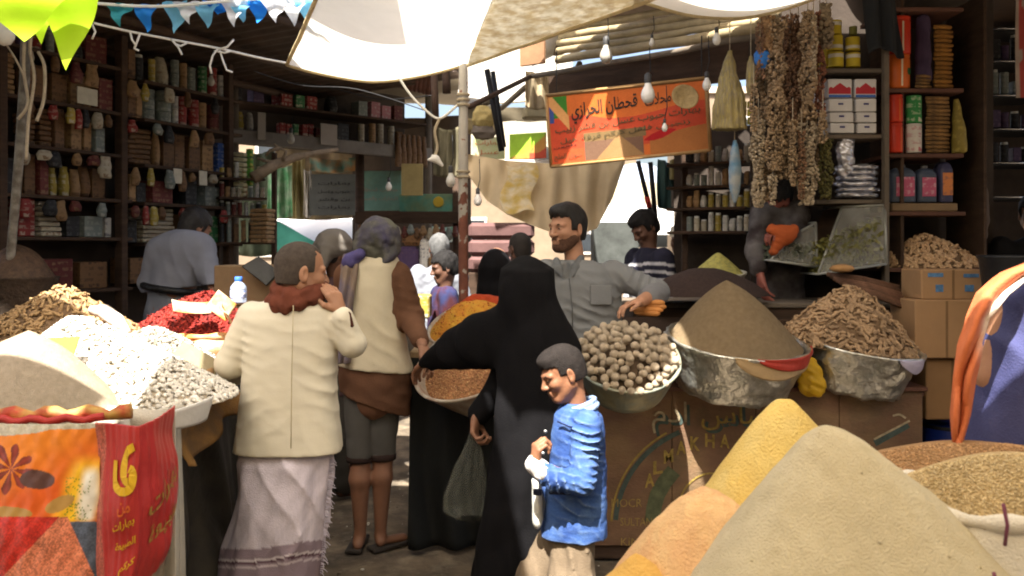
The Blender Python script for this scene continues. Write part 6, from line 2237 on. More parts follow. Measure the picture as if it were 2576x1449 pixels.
f.chain([at(1476,1066,d - 0.095),at(1464,1212,d - 0.15),at(1395,1205,d - 0.17),at(1362,1186,d - 0.17)],[0.050,0.046,0.038,0.034],0.010)
f.chain([at(1440,1066,d + 0.10),at(1430,1200,d + 0.14),at(1392,1228,d + 0.04)],[0.058,0.052,0.042],0.02)
f.wrinkle(0.003,22,31,(0.5,0.5,1.5))
f.wrinkle(0.0020,58,32,(0.6,0.6,1.7))
for (px_,py_,dd_,rd_,dr_,fq_,am_,sd_) in ((1474,1130,-0.16,0.09,(0.15,0,1),230,0.024,1),(1462,1200,-0.19,0.06,(0.4,0,1),250,0.020,2),(1400,1205,-0.2,0.07,(1,0,0.2),230,0.018,3),(1450,1295,-0.13,0.09,(0.45,0,0.9),150,0.013,4),
            (1500,1150,-0.1,0.10,(0.8,0,0.6),110,0.008,5),(1500,1280,-0.08,0.10,(1,0,0.15),100,0.008,6),(1450,1050,-0.12,0.06,(0.9,0,0.5),130,0.006,7)):
 f.folds(at(px_,py_,d + dd_),rd_,dr_,fq_,am_,sd_)
DENIM = cloth_mat('blue_denim',(0.022,0.052,0.185),0.3,0.25,160,c2=(0.038,0.085,0.24),dirt=(0.16,0.24,0.36),dscale=11,damt=0.35,wear=(0.30,0.40,0.52))
jk = put('jacket',*f.mesh(),DENIM,p4)
f = SDF(at(1450,1020,d) - V(0.13,0.13,0.08),at(1450,1020,d) + V(0.13,0.13,0.08),0.005)
cc_ = at(1452,1018,d)
ring = [cc_ + V(0.062 * math.cos(t) ,0.062 * math.sin(t),0.022 * math.cos(t)) for t in np.linspace(R(-150),R(150),15)]
f.chain(ring,[0.009] * 15,0.004)
ring = [cc_ + V(0.070 * math.cos(t),0.070 * math.sin(t),0.022 * math.cos(t) - 0.02) for t in np.linspace(R(-150),R(150),15)]
f.chain(ring,[0.010] * 15,0.006)
put('collar',*f.mesh(),cloth_mat('pale_denim',(0.17,0.24,0.38),0.15,0.35,160),jk)
f = SDF(at(1352,1180,d - 0.17) - V(0.07,0.07,0.07),at(1352,1180,d - 0.17) + V(0.07,0.07,0.07),0.0045)
f.cap(at(1362,1186,d - 0.17),at(1345,1168,d - 0.17),0.034,0.031,0.005)
f.wrinkle(0.004,70,3)
put('cuff',*f.mesh(),cloth_mat('white_floral',(0.62,0.60,0.58),0.1,0.2,120,dirt=(0.08,0.06,0.06),dscale=45,damt=0.8),jk)
for (px,py,dd) in ((1408,1236,d - 0.128),(1352,1238,d - 0.10)):
 MB().bbox(at(px,py,dd),(0.075 if px > 1380 else 0.03,0.012,0.022),0.004,R(-6)).build('pocket_flap',cloth_mat('navy_trim',(0.02,0.025,0.05)),jk)
for (px,py,dd) in ((1372,1085,d - 0.075),(1366,1140,d - 0.07)):
 MB().lathe([(0.001,0),(0.006,0.002),(0.006,0.004),(0.001,0.005)],at(px,py,dd),10,Euler((R(90),0,0)).to_matrix()).build('button',METAL,jk,True)
SEAM = cloth_mat('denim_seam',(0.012,0.02,0.06))
for pts_ in ([(1506,1040,-0.075),(1498,1090,-0.10),(1492,1150,-0.11)],[(1402,1060,-0.09),(1430,1072,-0.115),(1448,1076,-0.12)],[(1505,1100,-0.09),(1507,1200,-0.085),(1506,1325,-0.085)]):
 MB().tube([at(a_,b_,d + c_) for a_,b_,c_ in pts_],0.0032,5).build('seam',SEAM,jk,True)
# white shirt tail and buttons at the front
f = SDF(at(1345,1275,d) - V(0.08,0.12,0.09),at(1345,1275,d) + V(0.08,0.12,0.09),0.006)
f.cap(at(1350,1215,d - 0.02),at(1352,1305,d - 0.03),0.035,0.035,0.01,((1,0,0),0.5))
f.wrinkle(0.004,30,4)
put('shirt',*f.mesh(),cloth_mat('white_shirt',(0.50,0.50,0.46)),p4)
f = SDF(at(1270,1700,d) - V(0.06,0.25,0),at(1510,1325,d) + V(0.06,0.25,0.0),0.0085)
f.chain([at(1444,1335,d - 0.03),at(1440,1470,d - 0.05),at(1452,1680,d - 0.02)],[0.074,0.080,0.07],0.03)
f.chain([at(1420,1335,d + 0.05),at(1352,1450,d + 0.07),at(1312,1680,d + 0.1)],[0.070,0.074,0.065],0.015)
f.wrinkle(0.008,24,41,(1.6,1,0.4))
for (px_,py_,dd_,rd_,dr_,fq_,am_,sd_) in ((1440,1420,-0.12,0.16,(1,0,0.15),110,0.022,1),(1350,1430,0.0,0.14,(1,0,0.5),110,0.020,2)):
 f.folds(at(px_,py_,d + dd_),rd_,dr_,fq_,am_,sd_)
put('trousers',*f.mesh(),cloth_mat('beige_trousers',(0.145,0.108,0.072),0.15,0.3,180),p4)
for (px,dd) in ((1452,d - 0.02),(1312,d + 0.1)):
 a = at(px,1700,dd)
 f = SDF((a.x - 0.2,a.y - 0.1,0),(a.x + 0.12,a.y + 0.1,0.14),0.008)
 f.chain([V(a.x + 0.02,a.y,0.045),V(a.x - 0.12,a.y - 0.02,0.035)],[0.042,0.034],0.02)
 f.cutbelow(0.004)
 put('shoe',*f.mesh(),M('brown_leather',(0.06,0.035,0.02),0.5),p4)
# ---- vendor ---------------------------------------------------------------------------------
d = 4.55
p5 = person('smiling bearded vendor in a grey shirt behind the walnuts',(at(1450,1300,d).x,d,0))
hd5 = Head(at(1428,573,d),(-0.78,-0.62,-0.07),size=1.02)
neck = at(1447,668,d + 0.01)
wr5 = at(1612,758,d - 0.22)
core = body_core([([neck,at(1460,760,d),at(1465,950,d)],[0.06,0.12,0.12]),
    ([at(1545,690,d),at(1652,738,d - 0.06),wr5],[0.05,0.042,0.030]),
    ([at(1368,690,d),at(1330,780,d - 0.06),at(1300,800,d - 0.25)],[0.05,0.04,0.03]),
    ([at(1430,950,d),at(1430,1150,d),at(1430,1340,d),at(1425,1358,d - 0.12)],[0.09,0.06,0.04,0.03]),
    ([at(1500,950,d),at(1500,1150,d),at(1500,1340,d),at(1495,1358,d - 0.12)],[0.09,0.06,0.04,0.03])],0.018)
f = arm_sdf([at(1650,735,d - 0.06),wr5],[0.040,0.029],0.007)
hnd = hand_mesh(wr5,(-0.85,-0.35,-0.15),(0,-0.1,-1),-1,0.45,0.93)
hnd2 = hand_mesh(at(1300,800,d - 0.25),(-0.5,-0.6,-0.3),(0,0,-1),1,0.5,1.05,0.006)
put('body',*joinm(core,hd5.skin(neck,0.0042),f.mesh(),hnd,hnd2),SK_LGT,p5)
hd5.extras(p5)
put('hair',*hd5.hair(thick=0.007,front=0.062,nape=-0.07,side=-0.012,rough=0.003,top=0.012,h=0.005),HAIRK,p5)
put('beard',*hd5.beard(0.0035),M('short_beard',(0.085,0.042,0.026),0.9,0.4,80,0.5,260),p5)
rw = [row(655,1402,1492,d,0.06),row(664,1388,1515,d,0.09),row(680,1366,1545,d,0.115),row(710,1356,1560,d,0.13),row(780,1368,1562,d,0.135),row(870,1378,1560,d,0.135),row(960,1375,1565,d,0.14)]
f = rows_sdf(rw,0.0078,0.26)
f.loft(rw,0.02,fold=lambda th,z: 0.014 * np.sin(6 * th + 7 * z))
f.chain([at(1540,688,d),at(1652,736,d - 0.06),at(1640,744,d - 0.11)],[0.070,0.060,0.052],0.02)
f.chain([at(1372,690,d),at(1332,780,d - 0.05),at(1308,796,d - 0.2)],[0.08,0.065,0.055],0.03)
f.wrinkle(0.005,16,51)
f.wrinkle(0.0015,44,52)
for (px_,py_,dd_,rd_,dr_,fq_,am_,sd_) in ((1605,708,-0.1,0.10,(0.9,0,-0.4),150,0.022,1),(1545,712,-0.13,0.10,(0.7,0,0.7),120,0.020,2),(1450,760,-0.14,0.13,(0.4,0,0.9),105,0.018,3),(1390,705,-0.13,0.10,(0.8,0,-0.4),120,0.016,4),(1520,790,-0.14,0.12,(0.25,0,1),120,0.020,5)):
 f.folds(at(px_,py_,d + dd_),rd_,dr_,fq_,am_,sd_)
f.ell(at(1424,672,d - 0.11),(0.030,0.06,0.062),None,0.01,cut=True)
GREYS = cloth_mat('grey_shirt',(0.19,0.195,0.20),0.1,0.3,200)
sh5 = put('shirt',*f.mesh(),GREYS,p5)
f = SDF(at(1640,740,d - 0.08) - V(0.12,0.12,0.12),at(1640,740,d - 0.08) + V(0.12,0.12,0.12),0.006)
f.cap(at(1652,738,d - 0.07),at(1634,747,d - 0.12),0.063,0.060,0.01)
f.wrinkle(0.006,50,3)
put('rolled_cuff',*f.mesh(),cloth_mat('grey_cuff',(0.17,0.17,0.18)),sh5)
for sgn,pts_ in ((1,[at(1462,650,d - 0.03),at(1448,672,d - 0.105),at(1440,694,d - 0.128)]),(-1,[at(1400,656,d - 0.05),at(1404,676,d - 0.115),at(1414,694,d - 0.128)])):
 f = SDF(np.min([tuple(p) for p in pts_],0) - 0.05,np.max([tuple(p) for p in pts_],0) + 0.05,0.005)
 f.chain(pts_,[0.020,0.024,0.010],0.01,((0.2,-1,0.2),0.5))
 put('collar',*f.mesh(),cloth_mat('grey_collar',(0.135,0.14,0.145)),sh5)
MB().bbox(at(1512,742,d - 0.132),(0.11,0.008,0.10),0.003,R(6)).build('pocket',GREYS,sh5)
MB().tube([at(1432,700,d - 0.137),at(1440,780,d - 0.143),at(1440,860,d - 0.143)],0.003,5).build('placket',cloth_mat('grey_dark',(0.09,0.09,0.09)),sh5,True)
f = SDF(at(1380,1350,d) - V(0.08,0.2,0),at(1560,930,d) + V(0.05,0.2,0.05),0.014)
f.chain([at(1430,950,d),at(1430,1150,d),at(1430,1330,d)],[0.12,0.09,0.075],0.03)
f.chain([at(1500,950,d),at(1500,1150,d),at(1500,1330,d)],[0.12,0.09,0.075],0.03)
put('trousers',*f.mesh(),cloth_mat('dark_trousers',(0.05,0.045,0.04)),p5)
# ---- shopkeeper bent over in the dark shop --------------------------------------------------------
d = 5.8
p6 = person('shopkeeper in a blue-grey shirt and black belt bent over in the dark shop',(at(440,1100,d).x,d,0))
hd6 = Head(at(492,572,d + 0.08),(0.55,0.65,-0.5),size=1.05)
neck = at(480,605,d + 0.02)
wr6 = at(538,738,d - 0.18)
core = body_core([([neck,at(455,660,d),at(437,760,d)],[0.06,0.13,0.13]),
    ([at(512,625,d),at(528,690,d - 0.08),wr6],[0.05,0.04,0.03]),
    ([at(398,635,d),at(376,710,d),at(395,780,d - 0.1)],[0.05,0.04,0.03]),
    ([at(410,770,d),at(410,930,d),at(410,1190,d),at(412,1205,d + 0.12)],[0.09,0.07,0.04,0.03]),
    ([at(460,770,d),at(460,930,d),at(460,1190,d),at(462,1205,d + 0.12)],[0.09,0.07,0.04,0.03])])
put('body',*joinm(core,hd6.skin(neck,0.006),hand_mesh(wr6,(0.1,-0.3,-0.9),(-1,0,0),1,0.5,1.0,0.005)),SK_BRN,p6)
hd6.extras(p6,eyes=False)
put('hair',*hd6.hair(thick=0.009,nape=-0.08),HAIRK,p6)
f = SDF(at(350,760,d) - V(0.05,0.35,0.05),at(560,580,d) + V(0.05,0.3,0.06),0.010)
f.cap(at(436,735,d),at(458,640,d),0.168,0.175,0.04,((0.1,1,0),0.85))
f.cap(at(408,632,d),at(505,622,d),0.10,0.095,0.06)
f.chain([at(505,625,d),at(527,690,d - 0.08),at(536,722,d - 0.15)],[0.085,0.07,0.055],0.03)
f.chain([at(400,635,d),at(376,712,d),at(392,765,d - 0.08)],[0.085,0.068,0.055],0.03)
f.wrinkle(0.007,16,61)
for (px_,py_,dd_,rd_,dr_,fq_,am_,sd_) in ((450,690,-0.16,0.2,(0.9,0,0.3),75,0.018,1),(520,670,-0.1,0.12,(0.2,0,1),110,0.016,2)):
 f.folds(at(px_,py_,d + dd_),rd_,dr_,fq_,am_,sd_)
f.half(at(430,728,d),(0.12,0,-1))
put('shirt',*f.mesh(),cloth_mat('blue_grey_shirt',(0.19,0.20,0.24),0.12),p6)
f = SDF(at(380,1200,d) - V(0.05,0.3,0),at(490,715,d) + V(0.05,0.3,0.0),0.014)
f.cap(at(432,735,d),at(436,790,d),0.155,0.165,0.04,((0.1,1,0),0.85))
f.chain([at(410,790,d),at(410,930,d),at(410,1190,d)],[0.12,0.09,0.07],0.04)
f.chain([at(460,790,d),at(460,930,d),at(460,1190,d)],[0.12,0.09,0.07],0.04)
f.wrinkle(0.008,18,63)
put('trousers',*f.mesh(),cloth_mat('blue_grey_trousers',(0.15,0.165,0.20),0.12),p6)
mb = MB()
cb6 = at(433,726,d)
ring = [cb6 + V(0.182 * math.cos(t),0.155 * math.sin(t),-0.028 * math.cos(t)) for t in np.linspace(0,2 * math.pi,40)]
f = SDF(cb6 - V(0.25,0.25,0.1),cb6 + V(0.25,0.25,0.1),0.007)
f.chain(ring,[0.024] * 40,0.004)
put('belt',*f.mesh(),M('black_belt',(0.008,0.008,0.009),0.45),p6)
# ---- man in purple with the orange scarf, at the edge of the picture --------------------------------
d = 2.42
p14 = person('person in a purple robe with an orange and white scarf, cropped by the picture edge',(at(2640,1300,d).x,d,0))
hd14 = Head(at(2680,545,d),(-0.2,0.95,0),size=1.05)
neck = at(2680,640,d)
core = body_core([([neck,at(2660,800,d),at(2650,1150,d)],[0.06,0.13,0.13]),
    ([at(2545,745,d),at(2500,950,d),at(2490,1120,d + 0.1)],[0.05,0.045,0.03]),
    ([at(2790,745,d),at(2830,950,d),at(2830,1120,d + 0.1)],[0.05,0.045,0.03]),
    ([at(2600,1150,d),at(2600,1600,d),at(2600,2000,d)],[0.09,0.07,0.04]),
    ([at(2720,1150,d),at(2720,1600,d),at(2720,2000,d)],[0.09,0.07,0.04])],0.022)
put('body',*joinm(core,hd14.skin(neck,0.008)),SK_TAN,p14)
hd14.extras(p14)
put('hair',*hd14.hair(),HAIRK,p14)
rw = [row(655,2640,2730,d,0.07),row(690,2560,2800,d,0.12),row(740,2508,2840,d,0.15),row(850,2478,2858,d,0.165),row(1000,2450,2862,d,0.17),row(1130,2424,2868,d,0.175),row(1500,2400,2880,d,0.19),row(1950,2390,2890,d,0.20)]
f = rows_sdf(rw,0.012,0.05)
f.loft(rw,0.03,fold=lambda th,z: 0.02 * np.sin(8 * th + 3 * z))
f.wrinkle(0.009,14,71)
for (px_,py_,rd_,dr_,fq_,am_,sd_) in ((2520,820,0.2,(0.8,0,0.6),70,0.02,1),(2500,1000,0.2,(1,0,0.2),70,0.02,2),(2470,1100,0.15,(0.9,0,-0.3),80,0.018,3)):
 f.folds(at(px_,py_,d - 0.15),rd_,dr_,fq_,am_,sd_)
put('robe',*f.mesh(),cloth_mat('purple_cloth',(0.040,0.043,0.112),0.15,0.3,160,c2=(0.052,0.056,0.138)),p14)
def scarf_S(u,v):
 ys = np.array([655,690,740,800,870,950,1040,1135])
 lx = np.array([2590,2512,2458,2432,2412,2402,2394,2402])
 rx = np.array([2660,2600,2535,2490,2470,2452,2438,2412])
 py = 655 + 480 * v
 l_,r_ = np.interp(py,ys,lx),np.interp(py,ys,rx)
 px = l_ + (r_ - l_) * u
 dd = d - 0.20 + 0.10 * (1 - np.clip(v * 4,0,1)) + 0.022 * np.sin(u * 9 + v * 5 + np.sin(v * 13)) - 0.03 * np.sin(u * math.pi) + 0.005 * np.sin(u * 17 + v * 9)
 return (px - CX) * dd / FPX,dd,CZ - (py - HY) * dd / FPX
def scarf_col(u,v,P):
 nz = noise3(np.stack([u * 4,v * 8,0 * u],-1),2,3)
 t = smooth(0.50,0.70,u + 0.14 * nz + 0.5 * (0.2 - v)) * smooth(0.55,0.22,v + 0.1 * nz)  # pale top: sun highlight painted in, along with the white border
 return mixc((0.50,0.135,0.05),(0.68,0.58,0.50),t)
grid_sheet('scarf',scarf_S,40,110,M('orange_scarf',vcol=True,rough=0.8,bump=0.3,bscale=120),p14,thick=0.005,colfn=scarf_col)
# ---- figures further back ---------------------------------------------------------------
pr,hd,nb = standing('person with a pale cloth over the head beyond the cream jacket man',848,588,5.5,(0.75,0.55,-0.25),SK_DRK,(0.01,0.008,0.008),cloth_mat('plum_shirt',(0.07,0.04,0.045)),cloth_mat('dark_trousers'),floor=0.0)
f = SDF(hd.c - 0.24,hd.c + 0.2,0.009)
f.ell(hd.w(-0.03,0,0.045),(0.125,0.105,0.108),hd.B,0.02)
f.chain([hd.w(-0.09,0.06,0.0),hd.w(-0.11,0.07,-0.1),hd.w(-0.10,0.06,-0.2)],[0.05,0.05,0.03],0.04)
f.chain([hd.w(-0.09,-0.05,0.0),hd.w(-0.11,-0.06,-0.1)],[0.05,0.04],0.04)
f.half(hd.w(0.06,0,0),hd.B[0] * 1.0 - hd.B[2] * 0.5)
f.wrinkle(0.006,40,3)
put('head_cloth',*f.mesh(),cloth_mat('pale_head_cloth',(0.14,0.125,0.11),0.15),pr)
standing('boy in a dark blue jacket with red trim beside the peeling pole',1118,632,6.3,(-0.9,-0.25,-0.2),SK_DRK,(0.008,0.007,0.007),cloth_mat('navy_red_jacket',(0.025,0.03,0.085),0.3,c2=(0.05,0.014,0.018)),cloth_mat('dark_trousers'),head=0.95,shoulders=0.34)
standing('grey-haired man behind the boy in the dark blue jacket',1104,588,7.4,(-0.3,0.9,0),SK_DRK,(0.10,0.10,0.10),cloth_mat('grey_white_shirt',(0.20,0.21,0.24)),cloth_mat('dark_trousers'))
standing('man with a shaved dark head behind the veiled woman',1307,585,6.6,(-0.5,0.8,-0.1),SK_DRK,(0.02,0.016,0.013),cloth_mat('grey_white_shirt'),cloth_mat('dark_trousers'),hair_kw=dict(thick=0.003,rough=0.001,front=0.08))
# second veiled woman
d = 5.7
pv_ = person('woman in a full black veil between the pole and the vendor',(at(1245,1200,d).x,d,0))
hdv = Head(at(1247,668,d),(-0.4,-0.8,-0.2),size=0.95)
put('body',*joinm(body_core([([at(1247,690,d),at(1245,800,d),at(1245,950,d)],[0.05,0.11,0.11]),([at(1225,950,d),at(1225,1200,d)],[0.08,0.05]),([at(1268,950,d),at(1268,1200,d)],[0.08,0.05])]),hdv.skin(at(1247,700,d),0.008)),SK_BRN,pv_)
hdv.extras(pv_)
f = SDF(V(at(1180,700,d).x - 0.05,d - 0.3,0.01),V(at(1310,700,d).x + 0.05,d + 0.3,1.65),0.011)
f.ell(at(1248,672,d),(0.105,0.125,0.125),None,0.02)
f.loft([row(680,1212,1288,d,0.10),row(720,1202,1296,d,0.13),row(800,1192,1302,d,0.16),row(1215,1180,1312,d,0.2)],0.05,fold=lambda th,z: 0.02 * np.sin(8 * th + 2 * z))
f.wrinkle(0.008,14,5)
put('veil',*f.mesh(),BLK,pv_)
# striped shirt man
pr,hd,nb = standing('man in a navy shirt with white stripes looking down behind the vendor',1622,528,6.1,(-0.75,-0.35,-0.55),SK_DRK,(0.008,0.007,0.007),None,cloth_mat('dark_trousers'),shoulders=0.40,lean=(-0.12,0.0),hair_kw=dict(thick=0.008,rough=0.004,top=0.008))
for o in pr.children:
 if o.name.startswith('shirt'):
  vs = np.array([v.co[:] for v in o.data.vertices])
  ca_ = o.data.color_attributes.new('Col','FLOAT_COLOR','POINT')
  z_ = vs[:,2] + 0.01 * np.sin(vs[:,0] * 20)
  band = (np.mod(z_ / 0.056,1) < 0.36) & (z_ < nb.z - 0.05)
  c4 = np.ones((len(vs),4),np.float32)
  c4[:,:3] = np.where(band[:,None],(0.34,0.34,0.36),(0.010,0.010,0.022))
  ca_.data.foreach_set('color',c4.ravel())
  o.data.materials.clear()
  o.data.materials.append(M('striped_cotton',vcol=True,rough=0.9,bump=0.3,bscale=180))
pr,hd,nb = standing('figure in a white cap and pale robe beyond the striped shirt',1712,572,7.4,(-0.4,-0.8,0),SK_DRK,None,cloth_mat('pale_robe',(0.34,0.31,0.27)),None,robe=True)
MB().lathe([(0.094,0.02),(0.098,0.05),(0.085,0.11),(0.05,0.128),(0.002,0.132)],hd.w(-0.012,0,0.02),24,Matrix(np.array([hd.B[0],hd.B[1],hd.B[2]]).T.tolist())).build('cap',cloth_mat('white_cap',(0.6,0.57,0.5)),pr,True)
# stall hand reaching down behind the strings
d = 5.3
pl_ = person('stall hand in a dark checked shirt reaching down behind the strings',(at(1950,1100,d).x,d,0))
hdl = Head(at(1957,498,d + 0.02),(-0.2,-0.65,-0.7),size=1.02)
nk = at(1960,530,d + 0.08)
wrl = at(1912,690,d - 0.15)
put('body',*joinm(body_core([([nk,at(1965,620,d + 0.1),at(1965,800,d + 0.1)],[0.06,0.12,0.12]),([at(1920,545,d),at(1902,630,d - 0.08),wrl],[0.05,0.042,0.03]),([at(2000,545,d),at(2005,590,d - 0.1),at(1978,580,d - 0.25)],[0.05,0.04,0.03]),
       ([at(1945,800,d + 0.1),at(1945,1250,d + 0.1)],[0.09,0.05]),([at(1985,800,d + 0.1),at(1985,1250,d + 0.1)],[0.09,0.05])]),
    hdl.skin(nk,0.006),hand_mesh(wrl,(0.1,-0.3,-0.95),(0.8,0.2,0),1,0.35,1.1,0.005),hand_mesh(at(1978,580,d - 0.25),(-0.9,-0.3,-0.1),(0,0.2,-1),1,0.7,1.0,0.006)),skin_mat('skin_ruddy',(0.24,0.075,0.055)),pl_)
hdl.extras(pl_)
put('hair',*hdl.hair(thick=0.009),HAIRK,pl_)
f = SDF(at(1870,820,d) - V(0.05,0.35,0.0),at(2040,505,d) + V(0.05,0.35,0.02),0.010)
f.cap(at(1922,545,d + 0.02),at(2000,540,d + 0.02),0.085,0.085,0.05)
f.cap(at(1960,570,d + 0.06),at(1965,790,d + 0.1),0.14,0.15,0.05,((0,1,0),0.75))
f.chain([at(1920,545,d),at(1903,630,d - 0.08),at(1909,675,d - 0.13)],[0.078,0.06,0.048],0.03)
f.chain([at(2000,545,d),at(2005,590,d - 0.1),at(1988,582,d - 0.2)],[0.07,0.055,0.045],0.03)
f.wrinkle(0.009,22,81)
put('shirt',*f.mesh(),cloth_mat('dark_check_shirt',(0.045,0.035,0.035),0.4,c2=(0.12,0.11,0.11)),pl_)
f = SDF(at(1945,1250,d + 0.1) - V(0.15,0.2,0),at(1985,780,d + 0.1) + V(0.15,0.2,0.0),0.016)
for px in (1945,1985):
 f.chain([at(px,800,d + 0.1),at(px,1240,d + 0.1)],[0.11,0.07],0.03)
put('trousers',*f.mesh(),cloth_mat('dark_trousers'),pl_)
c_ = at(1968,590,d - 0.28)
f = SDF(np.array(c_) - 0.16,np.array(c_) + 0.16,0.007)
f.chain([c_ + V(-0.06,0,0.03),c_ + V(0.02,-0.01,0.0),c_ + V(0.07,0,0.03)],[0.03,0.045,0.028],0.03)
f.chain([c_ + V(-0.01,0,-0.01),c_ + V(-0.05,0.0,-0.10)],[0.04,0.025],0.03)
f.wrinkle(0.008,50,3)
o = put('orange_cloth',*f.mesh(),cloth_mat('orange_bundle',(0.42,0.095,0.03),0.3))
tag(o,'bunched orange cloth held by the stall hand behind the strings','cloth')
standing('person in dark clothes inside the unlit shop, cut by the picture edge',2602,488,5.4,(-0.5,-0.85,-0.1),SK_BRN,(0.008,0.007,0.007),cloth_mat('black_cotton',(0.012,0.012,0.014)),cloth_mat('dark_trousers'))
# ------------------------------------------------------------------ goods on shelves
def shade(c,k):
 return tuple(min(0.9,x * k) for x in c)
def goods_mat(name,c,c2=None,kind='plain'):
 """printed packaging: a base colour with blocks of print"""
 if name in _M:
  return _M[name]
 m = M(name,c,0.6,0.15,6,0.1,40,rand=0.18,c2=None)
 if c2 is not None:
  N,L = m.node_tree.nodes,m.node_tree.links
  b = N['Principled BSDF']
  old = b.inputs['Base Color'].links[0].from_socket
  tc = N.new('ShaderNodeTexCoord')
  br = N.new('ShaderNodeTexBrick')
  br.inputs['Scale'].default_value = 1.0
  br.inputs['Brick Width'].default_value = 0.075
  br.inputs['Row Height'].default_value = 0.042
  br.inputs['Mortar Size'].default_value = 0.009
  br.inputs['Color1'].default_value = (1,1,1,1)
  br.inputs['Color2'].default_value = (0.35,0.35,0.35,1)
  br.inputs['Mortar'].default_value = (0,0,0,1)
  mp = N.new('ShaderNodeMapping')
  mp.inputs['Rotation'].default_value = (R(90),0,0)
  L.new(tc.outputs['Object'],mp.inputs['Vector'])
  L.new(mp.outputs[0],br.inputs['Vector'])
  nz = N.new('ShaderNodeTexNoise')
  nz.inputs['Scale'].default_value = 38
  L.new(tc.outputs['Object'],nz.inputs['Vector'])
  ml = N.new('ShaderNodeMath')
  ml.operation = 'MULTIPLY'
  L.new(br.outputs['Color'],ml.inputs[0])
  mr = N.new('ShaderNodeMapRange')
  mr.inputs['From Min'].default_value = 0.45
  mr.inputs['From Max'].default_value = 0.56
  L.new(nz.outputs['Fac'],mr.inputs['Value'])
  L.new(mr.outputs[0],ml.inputs[1])
  mx = N.new('ShaderNodeMix')
  mx.data_type = 'RGBA'
  L.new(ml.outputs[0],mx.inputs['Factor'])
  L.new(old,mx.inputs[6])
  mx.inputs[7].default_value = (*c2,1)
  L.new(mx.outputs[2],b.inputs['Base Color'])
 return m
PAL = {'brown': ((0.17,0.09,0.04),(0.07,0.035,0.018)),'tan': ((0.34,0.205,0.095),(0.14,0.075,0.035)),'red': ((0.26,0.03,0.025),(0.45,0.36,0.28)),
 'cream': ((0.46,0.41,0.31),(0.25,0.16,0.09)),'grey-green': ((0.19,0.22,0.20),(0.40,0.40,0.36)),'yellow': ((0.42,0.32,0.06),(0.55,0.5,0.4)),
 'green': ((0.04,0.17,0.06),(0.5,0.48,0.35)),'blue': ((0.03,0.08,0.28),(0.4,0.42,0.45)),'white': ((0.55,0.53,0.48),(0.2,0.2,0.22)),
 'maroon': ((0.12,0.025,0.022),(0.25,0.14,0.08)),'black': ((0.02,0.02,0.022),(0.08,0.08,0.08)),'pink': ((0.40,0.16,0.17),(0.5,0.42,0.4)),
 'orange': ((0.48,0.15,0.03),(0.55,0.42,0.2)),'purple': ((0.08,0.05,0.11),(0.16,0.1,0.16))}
_cnt = {}
def good(kind,color,c,size,rz,where,stack=1):
 """one packet, can or bundle standing at c (centre of its foot); size w, depth, height"""
 base,ink = [shade(x,0.72) for x in PAL[color]]  # pack colours darkened so the shelves read as dimly lit
 m = goods_mat('pack_' + color,base,ink)
 nm = {'box': 'carton','can': 'tin_can','jar': 'jar','bag': 'packet','stack': 'packet_stack','roll': 'cloth_roll'}[kind]
 w,dp,h = size
 lab = '%s %s on %s' % (color,{'box': 'carton','can': 'stack of tins' if stack > 1 else 'tin','jar': 'jar','bag': 'bulging packet','stack': 'pile of flat packets','roll': 'cloth roll'}[kind],where)
 g = 'goods on ' + where
 c = Vector(c)
 if kind == 'box':
  o = MB().bbox(c + V(0,0,h / 2),(w,dp,h),0.004,rz).build(nm,m,None)
  tag(o,lab,'carton',g)
 elif kind in ('can','jar'):
  o = thing(nm,lab,nm.replace('tin_can','tin'),c,g)
  hh = h / stack
  r = w / 2
  for i in range(stack):
   b0 = c + V(0,0,hh * i)
   k = MB().lathe([(0.001,0.001),(r * 0.97,0.001),(r,0.006),(r * 0.97,0.010),(r * 0.97,hh * 0.9 - 0.01),(r,hh * 0.94 - 0.004),(r * 0.97,hh - 0.003),(0.001,hh - 0.004)],b0,16).build('tin' if kind == 'can' else 'glass',m,o,True)
   if kind == 'jar':
    MB().lathe([(r * 0.8,hh * 0.98),(r * 0.82,hh * 1.0),(r * 0.82,hh * 1.12),(0.001,hh * 1.13)],b0,14).build('lid',goods_mat('lid_white',(0.5,0.5,0.46)),o,True)
 elif kind == 'bag':
  f = SDF(c - V(w * 0.7,w * 0.7,0.01),c + V(w * 0.7,w * 0.7,h * 1.05),max(0.008,h / 22))
  f.loft([(c.z + 0.002,c.x,c.y,w * 0.42,dp * 0.40,rz),(c.z + h * 0.3,c.x,c.y,w * 0.5,dp * 0.5,rz),(c.z + h * 0.8,c.x,c.y,w * 0.42,dp * 0.32,rz),(c.z + h,c.x,c.y,w * 0.38,dp * 0.10,rz)],0.01,power=3.0)
  f.wrinkle(0.004,40,int(c.x * 100) % 50)
  o = put(nm,*f.mesh(),m)
  tag(o,lab,'packet',g)
 elif kind == 'stack':
  o = thing(nm,lab,'packets',c,g)
  n = max(2,int(h / 0.035))
  rg = random.Random(int(c.x * 1000) % 97)
  for i in range(n):
   MB().bbox(c + V(rg.uniform(-0.006,0.006),rg.uniform(-0.006,0.006),h / n * (i + 0.5)),(w * rg.uniform(0.92,1.0),dp * rg.uniform(0.9,1),h / n * 0.86),0.007,rz + rg.uniform(-0.05,0.05)).build('packet',m,o)
 return o
